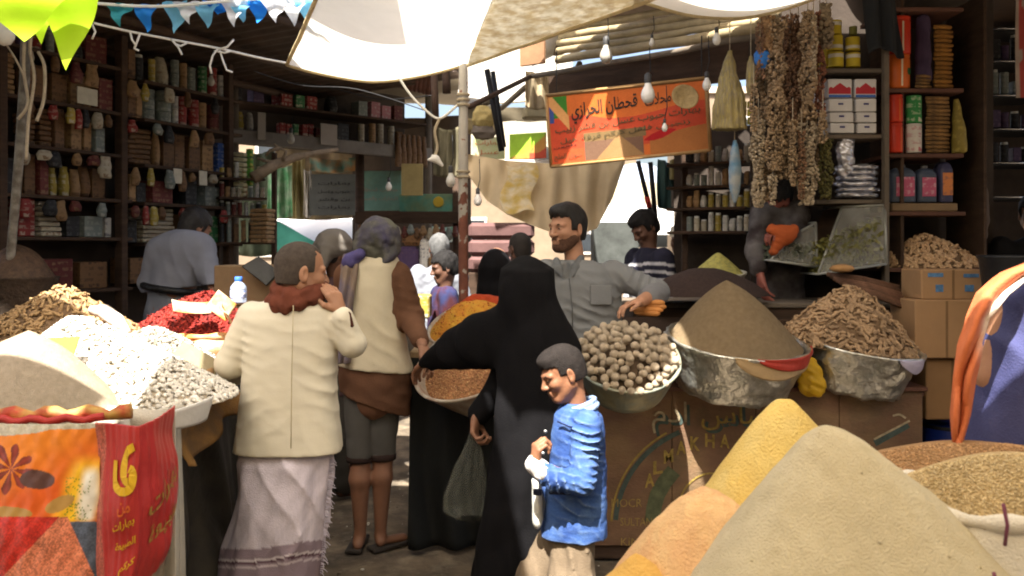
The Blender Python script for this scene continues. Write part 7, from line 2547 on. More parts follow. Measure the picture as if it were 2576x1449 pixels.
def shelf_row(atf,yaw,z,items,where,off,dep=0.24):
 """items: (px0, px1, height, kind, colour[, stack])"""
 for it in items:
  p0,p1,h,kind,color = it[:5]
  st = it[5] if len(it) > 5 else 1
  a,b = atf(p0,off),atf(p1,off)
  w = (b - a).length * 0.95
  m_ = (a + b) / 2
  u = Vector((math.cos(yaw),math.sin(yaw),0))
  n_ = Vector((u.y,-u.x,0))
  dp = min(dep,max(0.08,w * 1.3))
  if kind in ('can','jar'):
   dp = w
  c = Vector((m_.x,m_.y,z + 0.001)) - n_ * (dp / 2)
  rj = random.Random(int(p0 * 13 + z * 100))
  if kind in ('box','bag','stack'):
   h = h * rj.uniform(0.85,1.06)
  good(kind,color,c + u * rj.uniform(-0.006,0.006) - n_ * rj.uniform(0,0.05),(w * rj.uniform(0.9,1.0),dp,h),yaw + rj.uniform(-0.09,0.09) * (kind != 'can'),where,st)
ord_ = ('lowest','second','third','fourth','fifth','top')
zsA,zsB = LROWS[0][2],LROWS[1][2]
WA = lambda i: 'the %s shelf nearest the leaning pole' % ord_[i]
WB = lambda i: 'the %s shelf behind the bent shopkeeper' % ord_[i]
rowsA = {5: [(-100,-30,0.2,'box','brown'),(0,50,0.17,'box','maroon'),(52,92,0.19,'bag','purple'),(95,125,0.15,'bag','red'),(128,150,0.17,'jar','grey-green'),(155,185,0.16,'box','brown'),(190,222,0.15,'bag','black'),(226,286,0.2,'box','maroon')],
  4: [(-120,-4,0.30,'stack','tan'),(0,42,0.30,'stack','tan'),(60,88,0.22,'box','brown'),(92,130,0.26,'box','brown'),(134,178,0.24,'box','brown'),(182,240,0.23,'box','tan'),(244,284,0.26,'box','maroon')],
  3: [(-110,-20,0.26,'box','brown'),(8,30,0.27,'bag','red'),(66,100,0.25,'stack','brown'),(104,138,0.27,'stack','brown'),(142,170,0.27,'box','brown'),(185,216,0.27,'box','tan'),(218,240,0.24,'box','tan'),(244,270,0.18,'box','grey-green')],
  2: [(-110,-20,0.26,'box','brown'),(0,40,0.24,'box','black'),(70,100,0.27,'box','brown'),(102,128,0.29,'box','maroon'),(140,160,0.2,'bag','yellow'),(163,184,0.24,'bag','yellow'),(186,210,0.22,'bag','tan'),(212,240,0.23,'bag','brown'),(245,280,0.25,'box','brown')],
  1: [(-110,-20,0.26,'box','brown'),(48,92,0.26,'box','red'),(96,162,0.24,'stack','cream'),(172,210,0.15,'box','black'),(216,268,0.18,'box','grey-green'),(272,288,0.14,'box','white')],
  0: [(-60,20,0.2,'box','brown'),(40,110,0.2,'box','black'),(120,200,0.22,'box','maroon'),(210,280,0.2,'box','brown')]}
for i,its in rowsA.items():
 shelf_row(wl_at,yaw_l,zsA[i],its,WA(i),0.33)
rowsB = {5: [(330,352,0.22,'box','brown'),(356,380,0.19,'jar','black'),(392,408,0.2,'can','yellow',2),(410,440,0.23,'bag','cream'),(444,462,0.24,'can','grey-green',2),(465,484,0.23,'can','tan',2),(487,506,0.21,'can','grey-green',2),(509,528,0.24,'can','green',2),(531,556,0.25,'can','red',2),(558,570,0.2,'can','white',2)],
  4: [(328,350,0.22,'box','brown'),(352,368,0.25,'box','tan'),(372,404,0.25,'can','grey-green',3),(408,442,0.26,'can','grey-green',3),(446,460,0.24,'can','white',2),(463,486,0.25,'can','red',3),(489,512,0.24,'can','red',3),(514,534,0.23,'can','tan',2),(537,566,0.23,'can','maroon',2)],
  3: [(326,346,0.28,'stack','brown'),(350,392,0.28,'stack','brown'),(396,412,0.3,'bag','tan'),(415,445,0.28,'box','brown'),(448,476,0.27,'box','brown'),(480,512,0.28,'box','brown'),(515,548,0.28,'box','tan'),(551,568,0.27,'box','blue')],
  2: [(326,344,0.22,'box','tan'),(348,376,0.18,'box','black'),(380,440,0.2,'box','maroon'),(470,500,0.22,'box','black'),(520,566,0.2,'box','grey-green')],
  1: [(330,356,0.2,'box','black'),(362,452,0.27,'stack','cream'),(456,480,0.26,'box','brown'),(500,560,0.24,'box','green')],
  0: [(330,400,0.22,'box','brown'),(405,470,0.24,'box','maroon'),(480,560,0.24,'box','brown')]}
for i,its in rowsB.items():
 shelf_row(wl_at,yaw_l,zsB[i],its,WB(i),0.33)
# small bags and packets hung from the shelf edges, as crowded as the shop is
rgp = random.Random(21)
for (zz,wtxt,p0,p1) in [(zsA[i],WA(i),60,285) for i in (2,3,4,5)] + [(zsB[i],WB(i),330,565) for i in (2,3,4,5)]:
 px = p0 + rgp.uniform(0,20)
 while px < p1:
  w = rgp.uniform(0.05,0.11)
  h = rgp.uniform(0.07,0.17)
  c = wl_at(px,0.385)
  colr = rgp.choice(('tan','cream','brown','maroon','yellow','brown','grey-green','red','black'))
  f = SDF(c + V(-w * 0.7,-w * 0.7,zz - 0.03 - h * 1.05),c + V(w * 0.7,w * 0.7,zz + 0.01),0.011)
  f.loft([(zz - 0.03 - h,c.x,c.y,w * 0.42,0.018,yaw_l),(zz - 0.03 - h * 0.6,c.x,c.y,w * 0.5,0.032,yaw_l),(zz - 0.035,c.x,c.y,w * 0.3,0.010,yaw_l)],0.008)
  f.wrinkle(0.006,45,int(px))
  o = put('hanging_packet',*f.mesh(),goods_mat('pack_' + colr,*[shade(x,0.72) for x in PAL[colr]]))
  tag(o,'%s packet hung from the edge of %s' % (colr,wtxt),'packet','packets hung from ' + wtxt)
  px += rgp.uniform(18,70)
# white price cards hanging from the shelf edge
for i,(px,py) in enumerate(((447,443),(511,448),(208,240),(232,245))):
 c = wl_at(px,0.40)
 z = CZ - (py - HY) * c.y / FPX
 o = MB().bbox((c.x,c.y,z),(0.09,0.006,0.12),0.002,yaw_l).build('price_card',M('card_white',(0.50,0.47,0.38),0.8,0.15,20),None)
 tag(o,('plain price card above the bent shopkeeper','reddish-marked price card above the bent shopkeeper','first of two white cards hanging near the lime flag','second of two white cards hanging near the lime flag')[i],'card')
# loft shelf goods
L2 = 'the loft shelf above the far alley'
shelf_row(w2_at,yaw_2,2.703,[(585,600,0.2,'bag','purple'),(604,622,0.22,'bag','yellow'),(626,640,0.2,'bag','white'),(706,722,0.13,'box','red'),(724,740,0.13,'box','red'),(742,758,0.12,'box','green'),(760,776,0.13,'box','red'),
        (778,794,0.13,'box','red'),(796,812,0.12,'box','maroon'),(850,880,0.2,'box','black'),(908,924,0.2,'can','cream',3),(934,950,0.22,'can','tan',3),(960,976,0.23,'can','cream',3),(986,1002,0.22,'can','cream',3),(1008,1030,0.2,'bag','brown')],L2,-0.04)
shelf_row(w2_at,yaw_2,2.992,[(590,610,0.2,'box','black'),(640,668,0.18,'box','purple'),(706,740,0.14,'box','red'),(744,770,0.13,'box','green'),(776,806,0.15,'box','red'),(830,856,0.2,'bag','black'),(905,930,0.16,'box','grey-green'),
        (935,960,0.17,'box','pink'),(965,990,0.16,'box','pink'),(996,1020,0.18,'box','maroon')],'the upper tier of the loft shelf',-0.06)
# brown packets hanging under the loft's far end
for i in range(6):
 px = 1002 + i * 13
 c = w2_at(px,0.06)
 f = SDF(c + V(-0.06,-0.05,2.42),c + V(0.06,0.05,2.86),0.011)
 f.loft([(2.46 + 0.02 * (i % 2),c.x,c.y,0.04,0.02,yaw_2),(2.62,c.x,c.y,0.035,0.03,yaw_2),(2.82,c.x,c.y,0.018,0.015,yaw_2)],0.01)
 f.wrinkle(0.005,40,i)
 o = put('hanging_packet',*f.mesh(),goods_mat('pack_brown',*PAL['brown']))
 tag(o,'brown packet hanging at the far end of the loft shelf','packet','packets hanging from the loft')
# pale panel, paper sheet and fan on the fascia
for (p0,p1,y0,y1,lab,cl) in ((648,668,283,352,'narrow pale board fixed to the loft fascia',(0.26,0.23,0.20)),(806,848,312,365,'pale square board fixed to the loft fascia',(0.28,0.25,0.225))):
 c = w2_at((p0 + p1) / 2,0.05)
 z0,z1 = CZ - (y1 - HY) * c.y / FPX,CZ - (y0 - HY) * c.y / FPX
 w = (w2_at(p1,0.05) - w2_at(p0,0.05)).length
 o = MB().bbox((c.x,c.y,(z0 + z1) / 2),(w,0.015,z1 - z0),0.003,yaw_2).build('notice_board',M('pale_board_%d' % p0,cl,0.8,0.12,6),None)
 tag(o,lab,'board')
# goods stand at the corner of the dark shop: bright packets hanging in a column, jars below
for i in range(9):
 c = at(598,388 + i * 12.5,7.6)
 o = MB().bbox(c,(0.17,0.05,0.03),0.010,R(-18),R(8),R(6)).build('hanging_packet',M('cream_packets',(0.50,0.46,0.30),0.6,0.2,20,rand=0.2),None)
 tag(o,'cream packet in the hanging column beside the green packets','packet','cream packets hung in a column')
for i in range(4):
 c = at(628,385 + i * 24,7.62)
 o = MB().bbox(c,(0.06,0.04,0.075),0.010,R(-18)).build('hanging_packet',goods_mat('pack_green_bright',(0.10,0.30,0.05),(0.5,0.45,0.1)),None)
 tag(o,'bright green packet hanging beside the cream column','packet','green packets hung in a column')
o = MB().bbox(at(572,395,7.6),(0.06,0.05,0.27),0.01,R(20)).build('hanging_packet',goods_mat('pack_blue',*PAL['blue']),None)
tag(o,'tall blue packet hanging at the corner of the dark shop','packet')
rk = thing('corner_rack','crowded corner rack of small jars at the dark shop\'s edge','rack',at(620,700,7.5))
for k,py in enumerate((452,500,545,612)):
 a,b = at(545,py,7.5),at(660 + 6 * k,py,7.7)
 m_ = (a + b) / 2
 MB().bbox(m_,((b - a).length,0.22,0.02),0.003,math.atan2(b.y - a.y,b.x - a.x)).build('shelf',WOOD_DARK,rk)
for px in (548,690):
 a = at(px,610,7.62)
 MB().bbox((a.x,a.y,a.z / 2 + 0.4),(0.04,0.05,a.z + 0.8),0.004).build('post',WOOD_DARK,rk)
rg = random.Random(12)
for k,(py,n,hh) in enumerate(((452,6,0.13),(500,8,0.13),(545,8,0.12),(612,7,0.2))):
 for i in range(n):
  px = 552 + i * (112 + 5 * k) / n
  kind,colr = rg.choice((('jar','white'),('jar','grey-green'),('jar','maroon'),('can','cream'),('box','brown'),('bag','tan'),('jar','black'),('can','yellow')))
  dd = 7.5 + 0.2 * i / n
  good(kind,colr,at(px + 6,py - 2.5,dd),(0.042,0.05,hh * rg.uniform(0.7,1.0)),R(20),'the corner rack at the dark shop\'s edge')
o = good('stack','tan',at(660,612,7.4),(0.17,0.16,0.30),R(-12),'the end of the corner rack')
# ---------- shelf unit on the right
def rbox(name,label,px0,py0,px1,py1,d,dep,mat,cat='box',bev=0.006,rz=0):
 a,b = at(px0,py1,d),at(px1,py0,d)
 o = MB().bbox(((a.x + b.x) / 2,d + dep / 2,(a.z + b.z) / 2),(b.x - a.x,dep,b.z - a.z),bev,rz).build(name,mat,None)
 return tag(o,label,cat)
YB = M('yellow_carton',(0.52,0.40,0.03),0.55,0.12,8,0.1)
for i,(px,py,h_,w_) in enumerate(((2105,78,36,38),(2108,118,38,38),(2110,160,38,38),(2152,118,34,36),(2153,160,36,36),(2150,80,22,20))):
 b0 = at(px,py + 6,SD + 0.02)
 r = w_ / 2 * SD / FPX
 hh = h_ * SD / FPX
 t = thing('tin_can',('topmost yellow tin of the left column','middle yellow tin of the left column','bottom yellow tin of the left column','upper yellow tin of the right column','bottom yellow tin of the right column','small olive jar on top of the right tin column')[i] + ' on the unit','tin',b0,'yellow tins on the unit')
 cen = b0 + V(0,r,0)
 MB().lathe([(0.001,0.001),(r * 0.97,0.001),(r,0.006),(r * 0.97,0.01),(r * 0.97,hh - 0.012),(r,hh - 0.006),(r * 0.96,hh - 0.002),(0.001,hh - 0.004)],cen,24).build('tin',YB if i < 5 else goods_mat('pack_olive',(0.13,0.13,0.03)),t,True)
 if i < 5:
  MB().lathe([(r * 0.985,hh * (0.12 if i % 2 else 0.62)),(r * 0.985,hh * (0.34 if i % 2 else 0.86))],cen,24).build('label_band',M('tin_white',(0.60,0.58,0.52),0.5),t,True)
rbox('yellow_box','tall yellow box standing behind the left tin column',2078,62,2094,170,SD + 0.1,0.2,YB)
# white, red and blue boxes: two columns
WB_ = M('white_box',(0.58,0.56,0.54),0.6,0.08,8,0.1)
for ci,(x0,x1) in enumerate(((2082,2144),(2150,2206))):
 for ri,(y0,y1) in enumerate(((198,246),(247,281),(282,308),(309,335))):
  a,b = at(x0 + 2 * ri,y1,SD),at(x1 + 2 * ri * (ci == 0),y0,SD)
  t = thing('white_carton','%s white box of the %s column on the unit' % (('topmost, red-printed','second','third','lowest')[ri],('first','second')[ci]),'box',(a.x,SD,a.z),'white boxes on the unit')
  MB().bbox(((a.x + b.x) / 2,SD + 0.1,(a.z + b.z) / 2),(b.x - a.x - 0.004,0.2,b.z - a.z - 0.003),0.004).build('carton',WB_,t)
  if ri == 0:
   mx_,wz = (a.x + b.x) / 2,(b.x - a.x)
   zz = a.z
   hh = b.z - a.z
   MB().add([(a.x + 0.006,SD - 0.001,zz + hh * 0.02),(b.x - 0.008,SD - 0.001,zz + hh * 0.02),(b.x - 0.008,SD - 0.001,zz + hh * 0.16),(a.x + 0.006,SD - 0.001,zz + hh * 0.16)],[(0,1,2,3)]).build('blue_print',M('print_blue',(0.05,0.13,0.40),0.6),t)
   pts_ = [(a.x + 0.006,SD - 0.001,zz + hh * 0.20),(b.x - 0.008,SD - 0.001,zz + hh * 0.20)] + [(a.x + wz * q,SD - 0.001,zz + hh * k) for q,k in ((0.94,0.5),(0.86,0.58),(0.78,0.52),(0.64,0.66),(0.5,0.78),(0.36,0.66),(0.22,0.52),(0.14,0.58),(0.05,0.5))]
   MB().add(pts_,[tuple(range(len(pts_)))]).build('red_print',M('print_red',(0.42,0.03,0.04),0.6),t)
  else:
   MB().box(((a.x + b.x) / 2,SD - 0.0012,(a.z + b.z) / 2 + 0.006),(0.03,0.002,0.011)).build('print_mark',M('print_navy',(0.05,0.05,0.16),0.6),t)
rbox('white_carton','white box turned aside behind the red-printed boxes',2066,208,2080,262,SD + 0.1,0.2,WB_)
# silver sachets
SIL = M('silver_sachet',(0.62,0.63,0.70),0.25,0.25,12,0.7,40,metal=0.75)
for i in range(6):
 c = at(2152 + (i % 2) * 4,492 - i * 14,SD + 0.1)
 f = SDF(c - V(0.16,0.12,0.04),c + V(0.16,0.12,0.05),0.008)
 f.ell(c,(0.125,0.085,0.017),None,0.01)
 f.wrinkle(0.008,45,i)
 o = put('silver_sachet',*f.mesh(),SIL)
 tag(o,'flat silver sachet in the pile under the white boxes','sachet','silver sachets piled flat')
c = at(2125,396,SD + 0.06)
f = SDF(c - V(0.09,0.09,0.14),c + V(0.09,0.09,0.14),0.008)
f.cap(c - V(0,0,0.07),c + V(0,0,0.075),0.045,0.048,0.02)
f.wrinkle(0.014,50,9)
tag(put('silver_roll',*f.mesh(),SIL),'upright crumpled silver pack behind the flat sachets','pack')
# right column of the unit: orange canisters, rolls, bundles, jugs
ORG = M('orange_canister',(0.55,0.115,0.015),0.4,0.15,8,0.05)
REDC = M('red_canister',(0.50,0.035,0.012),0.4,0.15,8,0.05)
def canister(label,px0,px1,py0,py1,mat,stripe,d=SD,lidmat=None):
 b0 = at((px0 + px1) / 2,py1,d)
 r = (px1 - px0) / 2 * d / FPX
 hh = (py1 - py0) * d / FPX
 t = thing('canister',label,'canister',b0 + V(0,r,0))
 cen = b0 + V(0,r + 0.01,0)
 MB().lathe([(0.001,0),(r * 0.96,0.0),(r,0.01),(r,hh * 0.86),(r * 0.93,hh * 0.90),(r * 0.93,hh * 0.91)],cen,28).build('drum',mat,t,True)
 MB().lathe([(r * 0.98,hh * 0.90),(r * 0.99,hh * 0.915),(r * 0.99,hh * 0.985),(r * 0.9,hh),(0.001,hh)],cen,28).build('lid',lidmat or mat,t,True)
 if stripe:
  a0 = R(-90 + stripe[1])
  q = [cen + V((r + 0.0015) * math.cos(a0 + k),(r + 0.0015) * math.sin(a0 + k),0) for k in (-0.07,0.07)]
  MB().add([q[0] + V(0,0,hh * 0.06),q[1] + V(0,0,hh * 0.06),q[1] + V(0,0,hh * 0.84),q[0] + V(0,0,hh * 0.84)],[(0,1,2,3)]).build('stripe',stripe[0],t)
 if len(stripe or ()) > 2:
  a0 = R(-90 + 42)
  MB().lathe([(0.001,0),(0.022,0.0005),(0.020,0.002),(0.001,0.003)],cen + V((r + 0.0) * math.cos(a0),r * math.sin(a0),hh * 0.5),14,Euler((R(90),0,R(42))).to_matrix()).build('badge',M('badge_green',(0.02,0.10,0.03),0.5),t)
 return t
PALE = M('pale_print',(0.60,0.52,0.38),0.5)
canister('upper red-orange canister on the topmost shelf of the unit',2244,2304,36,132,REDC,(PALE,0))
canister('lower orange canister with a green badge on the unit',2240,2303,133,220,ORG,(PALE,0,1))
canister('upper red canister on the middle shelf of the unit',2240,2284,236,306,REDC,(ORG,10))
canister('lower red canister on the middle shelf of the unit',2240,2284,307,383,REDC,(ORG,20))
canister('green printed tin stacked beside the red canisters',2290,2328,238,308,goods_mat('green_tin',(0.03,0.20,0.05),(0.5,0.5,0.35)),None)
canister('white and pink tin under the green printed tin',2290,2328,309,383,goods_mat('whitepink_tin',(0.52,0.48,0.42),(0.4,0.1,0.12)),None)
b0 = at(2328,216,SD + 0.05)
f = SDF(b0 - V(0.09,0.1,0.02),b0 + V(0.09,0.12,0.52),0.009)
f.cap(b0 + V(0,0.03,0.06),b0 + V(0,0.03,0.40),0.045,0.035,0.02)
f.wrinkle(0.008,22,3)
tag(put('cloth_roll',*f.mesh(),cloth_mat('plum_roll',(0.06,0.04,0.075),0.3)),'upright dark plum roll beside the orange canisters','roll')
BUN = M('bark_bundle',(0.15,0.085,0.035),0.85,0.3,20,0.5,80,rand=0.25,c2=(0.22,0.12,0.04))
def bundle(label,grp,px0,px1,py0,py1,d,n_rows,n_col,nm='bark_stick',mat=BUN):
 a,b = at(px0,py1,d),at(px1,py0,d)
 for i in range(n_rows):
  for j in range(n_col):
   z = a.z + (b.z - a.z) * (i + 0.5) / n_rows
   y = d + 0.02 + j * 0.05
   rr = (b.z - a.z) / n_rows * 0.52
   o = MB().tube([(a.x + random.uniform(0,0.01),y,z),((a.x + b.x) / 2,y,z + random.uniform(-0.003,0.003)),(b.x - random.uniform(0,0.012),y + 0.02,z)],[rr * 0.9,rr,rr * 0.85],6).build(nm,mat,None,True)
   tag(o,label,'stick',grp)
bundle('short brown bark stick stacked beside the green printed tin','bark sticks stacked on the middle shelf',2332,2398,240,384,SD + 0.02,14,1)
bundle('amber bark stick stacked under the plum roll','bark sticks stacked on the topmost shelf',2352,2404,60,220,SD + 0.04,14,1,mat=M('amber_bark',(0.26,0.12,0.025),0.8,0.3,20,0.5,80,rand=0.3))
bundle('brown bark stick lying at the foot of the plum roll','bark sticks under the plum roll',2306,2350,186,220,SD + 0.0,4,1)
f = SDF(at(2412,310,SD) - V(0.06,0.02,0.22),at(2412,310,SD) + V(0.08,0.2,0.22),0.01)
c = at(2414,385,SD + 0.06)
f.loft([(c.z + 0.0,c.x,c.y,0.04,0.05),(c.z + 0.12,c.x - 0.005,c.y,0.035,0.045),(c.z + 0.32,c.x - 0.02,c.y,0.012,0.02)],0.01)
f.wrinkle(0.006,30,2)
tag(put('packet',*f.mesh(),goods_mat('pack_olive2',(0.20,0.15,0.03),(0.35,0.28,0.06))),'olive-yellow pointed packet at the end of the middle shelf','packet')
# dark jugs on the lower shelf
def jug(label,px0,px1,py0,py1,bodyc,labc,spot):
 b0 = at((px0 + px1) / 2,py1,SD + 0.03)
 w = (px1 - px0) * SD / FPX
 hh = (py1 - py0) * SD / FPX
 t = thing('plastic_jug',label,'jug',b0)
 f = SDF(b0 - V(w * 0.6,0.02,0),b0 + V(w * 0.6,0.16,hh * 1.15),0.008)
 f.loft([(b0.z + 0.002,b0.x,b0.y + 0.07,w * 0.5,0.06),(b0.z + hh * 0.75,b0.x,b0.y + 0.07,w * 0.5,0.06),(b0.z + hh * 0.88,b0.x,b0.y + 0.07,w * 0.36,0.045),(b0.z + hh * 0.93,b0.x,b0.y + 0.07,w * 0.18,0.025)],0.012,power=4)
 put('body',*f.mesh(),M('jug_' + label[:8],bodyc,0.4,0.1,6,0.05),t)
 MB().lathe([(w * 0.16,hh * 0.90),(w * 0.17,hh * 0.91),(w * 0.17,hh * 1.0),(0.001,hh * 1.005)],b0 + V(0,0.07,0),14).build('cap',M('jug_cap',(0.16,0.16,0.17),0.5),t,True)
 MB().bbox(b0 + V(0,0.006,hh * 0.42),(w * 0.7,0.004,hh * 0.5),0.002).build('paper_label',goods_mat('juglab_' + label[:8],labc,spot),t)
jug('slate jug with a pink label on the lower shelf',2246,2312,412,510,(0.06,0.075,0.11),(0.42,0.09,0.16),(0.5,0.4,0.42))
jug('slate jug with a yellow-green label on the lower shelf',2314,2364,414,510,(0.06,0.075,0.10),(0.35,0.33,0.06),(0.45,0.12,0.04))
jug('dark plum bottle with an orange label on the lower shelf',2368,2404,396,510,(0.05,0.05,0.10),(0.45,0.16,0.05),(0.05,0.05,0.1))
rbox('cardboard_tray','low brown carton tray under the dark jugs',2244,511,2410,531,SD + 0.0,0.2,CARD_D)
# packets on the chrome rack in the unlit shop
for k,py in enumerate((154,240,325,410)):
 for i in range(5):
  good(random.choice(('box','jar','can')),random.choice(('black','black','grey-green','purple')),at(2500 + i * 26,py - 2,6.3),(0.06,0.08,random.uniform(0.09,0.17)),0,'the chrome rack in the unlit shop')
# red-white banner hanging at the right edge
def ban_S(u,v):
 a = at(2556,-20,5.0)
 return a.x + 0.16 * u + 0 * v,5.0 + 0.01 * np.sin(u * 6 + v * 3),a.z - 0.62 * v + 0 * u
def ban_col(u,v,P):
 nz = noise3(np.stack([u * 5,v * 9,0 * u],-1),2,7)
 return mixc((0.32,0.05,0.04),(0.30,0.24,0.20),(nz > 0.35) * 1.0 + (u < 0.12))
o = grid_sheet('hanging_banner',ban_S,20,50,M('banner_print',vcol=True,rough=0.7),thick=0.002,colfn=ban_col)
tag(o,'red and grey banner hanging at the picture edge','banner')
# ---------- cardboard boxes, blue barrel and tub at right
BXC = M('box_card',(0.36,0.215,0.11),0.85,0.1,4,0.15,30)
t,c,w,h_ = carton('small open-topped cardboard box with blue print, top of the pile',2318,678,2478,754,4.55,0.24,BXC,rz=0)
for (du,dv,sw,sh) in ((-0.28,0.32,0.24,0.13),(0.28,0.30,0.24,0.12),(-0.22,-0.12,0.12,0.24),(0.25,-0.12,0.14,0.22)):
 MB().box(c + V(du * w,-0.1225,dv * h_),(sw * w,0.002,sh * h_)).build('blue_print',M('box_blue',(0.09,0.20,0.38),0.7,0.4,60),t)
carton('large plain cardboard box in the middle of the pile',2302,755,2462,902,4.5,0.30,BXC)
carton('tall cardboard box at the bottom of the pile',2330,903,2462,1056,4.55,0.28,CARD)
bl = thing('blue_barrel','dark blue plastic barrel under the cardboard boxes','barrel',at(2392,1300,4.7))
b0 = at(2392,1060,4.72)
MB().lathe([(0.001,0.004),(0.14,0.004),(0.15,0.02),(0.152,b0.z * 0.33),(0.158,b0.z * 0.35),(0.152,b0.z * 0.37),(0.152,b0.z - 0.03),(0.145,b0.z - 0.01),(0.001,b0.z - 0.005)],(b0.x,b0.y,0),36).build('drum',M('barrel_blue',(0.008,0.022,0.16),0.4,0.15,6),bl,True)
MB().lathe([(0.15,b0.z - 0.03),(0.158,b0.z - 0.02),(0.15,b0.z - 0.008)],(b0.x,b0.y,0),36).build('rim_band',BLACKM,bl,True)
tb = thing('black_tub','black plastic tub behind the purple robe','tub',at(2560,700,4.3))
c = at(2560,648,4.3)
MB().lathe([(0.14,-0.3),(0.175,-0.01),(0.185,0.0),(0.185,0.012),(0.17,0.01),(0.14,-0.28),(0.001,-0.285)],c,36).build('tub',M('tub_black',(0.02,0.021,0.024),0.4),tb,True)
MB().bbox((c.x,c.y,(c.z - 0.3) / 2),(0.3,0.3,c.z - 0.302),0.01).build('stand',WOOD_DARK,tb)
# mottled sheet hanging behind the shelf ginger
f = SDF(at(2465,540,5.3) - V(0.1,0.06,0.22),at(2465,540,5.3) + V(0.1,0.06,0.22),0.011)
f.chain([at(2470,480,5.3),at(2462,540,5.3),at(2466,590,5.3)],[0.03,0.055,0.035],0.02)
f.wrinkle(0.012,30,3)
tag(put('hanging_bag',*f.mesh(),cloth_mat('mottled_bag',(0.10,0.075,0.06),0.4)),'mottled brown bag hanging beside the unlit shop','bag')
# ------------------------------------------------------------------ signboard, strings, bulbs, flags, ropes, far alley
# ---- orange signboard
sg = thing('signboard','orange signboard with black Arabic lettering and a powder heap picture','sign',at(1585,330,5.75))
q00,q10,q11,q01 = at(1386,420,6.15),at(1787,378,5.35),at(1776,196,5.30),at(1374,240,6.10)
def sign_S(lift=0.0):
 P = [np.array(x) for x in (q00,q10,q11,q01)]
 n_ = np.cross(P[1] - P[0],P[3] - P[0])
 n_ /= np.linalg.norm(n_)
 def S(u,v):
  q = ((1 - u) * (1 - v))[...,None] * P[0] + (u * (1 - v))[...,None] * P[1] + (u * v)[...,None] * P[2] + ((1 - u) * v)[...,None] * P[3]
  q = q + n_ * lift
  return q[...,0],q[...,1],q[...,2]
 return S
def sign_col(u,v,P):
 rg = np.random.default_rng(9)
 nf = rg.normal(size=u.shape)
 nz = noise3(np.stack([u * 9,v * 5,0 * u],-1),1.5,4)
 org,red,tan = np.array(lin((200,102,44))),np.array(lin((190,72,44))),np.array(lin((164,102,52)))
 c = np.ones(u.shape + (3,)) * org
 t = (v < 0.64 + 0.06 * np.sin(u * 9) + 0.04 * nz) & (v > 0.18)
 c[t] = red
 c += ((nz > 0.5) & (v < 0.6))[...,None] * np.array((0.10,0.05,0.02))
 t = (u > 0.66) & (v < 0.36 - 0.25 * (0.95 - u) + 0.02 * nz)
 c[t] = tan
 # powder heap, lower middle
 t = v < 0.36 - 2.1 * np.abs(u - 0.47)
 c[t] = lin((150,116,76))
 t = (v < 0.30) & (v >= 0.36 - 2.1 * np.abs(u - 0.47)) & (u > 0.24) & (u < 0.62)
 c[t] = lin((112,84,66))
 t = (v < 0.42) & (v > 0.30) & (u > 0.24) & (u < 0.64) & (v >= 0.36 - 2.1 * np.abs(u - 0.47))
 c[t] = lin((120,96,62))
 # red pepper
 t = np.abs((v - 0.28) - 0.55 * (u - 0.70)) < 0.055 * np.clip(1 - ((u - 0.72) / 0.10) ** 2,0,1)
 c[t] = lin((166,26,28))
 # emblem corner: green, sand and blue
 t = (u < 0.13) & (v > 0.62) & (v > 0.98 - 2.4 * (0.13 - u) * 0)
 c[(u < 0.14) & (v > 0.66)] = lin((60,120,40))
 c[(u < 0.045) & (v > 0.60) & (v < 0.92)] = lin((54,74,130))
 t = np.abs((v - 0.92) + 2.6 * (u - 0.02)) < 0.10
 c[t & (u < 0.15)] = lin((206,150,90))
 c[(u < 0.24) & (v < 0.22)] = lin((196,80,44))
 b = (u < 0.012) | (u > 0.985) | (v < 0.035) | (v > 0.965)
 c[b] = tan
 return np.clip(c * (1 + 0.05 * nf)[...,None],0.004,0.9)
grid_sheet('panel',sign_S(),260,130,M('sign_print',vcol=True,rough=0.7,var=0.12,bump=0.1),sg,thick=0.03,colfn=sign_col)
INK = M('sign_ink',(0.035,0.028,0.02),0.7)
INK2 = M('sign_ink_faded',(0.10,0.075,0.035),0.7,0.4,40)
Ss = sign_S(-0.004 if False else 0.0035)
letter('lettering',arabic('قحطان الحرازي'),Ss,(0.17,0.56,0.60,0.84),INK,sg,0.016,0.06)
letter('lettering',arabic('محلات'),Ss,(0.645,0.70,0.80,0.86),INK,sg,0.01,0.03)
letter('lettering',arabic('بهارات حبوب عسل بن قشر زبيب'),Ss,(0.05,0.43,0.96,0.55),INK2,sg,0.014,0.09)
letter('lettering',arabic('زنجبيل فلفل كركم قرفة هيل'),Ss,(0.08,0.28,0.90,0.38),INK2,sg,0.014,0.09)
letter('lettering',arabic('تلفون'),Ss,(0.03,0.235,0.19,0.275),INK,sg,0.01,0.02)
letter('lettering',arabic('سوق الملح'),Ss,(0.03,0.06,0.22,0.17),INK2,sg,0.0,0.01)
fr = MB()
for (a,b) in ((q00,q10),(q10,q11),(q11,q01),(q01,q00)):
 fr.tube([a,b],0.012,6)
fr.build('frame',M('sign_frame',(0.34,0.20,0.08),0.7),sg,True)
for (px,py,d) in ((1400,236,6.05),(1765,200,5.33)):
 MB().tube([at(px,py,d),at(px,py - 110,d + 0.1)],0.004,5).build('hanging_wire',BLACKM,sg,True)
# straw basket hung in front of the sign
c = at(1722,246,5.2)
m3 = Euler((R(70),R(12),0)).to_matrix()
bk = MB().lathe([(0.002,-0.03),(0.05,-0.028),(0.062,-0.01),(0.078,0.012),(0.084,0.016),(0.078,0.018),(0.055,0.0),(0.002,-0.01)],c,28,m3).build('straw_basket',M('straw',(0.36,0.26,0.12),0.85,0.3,30,0.7,80),None,True)
tag(bk,'small round straw basket hanging over the orange sign','basket')
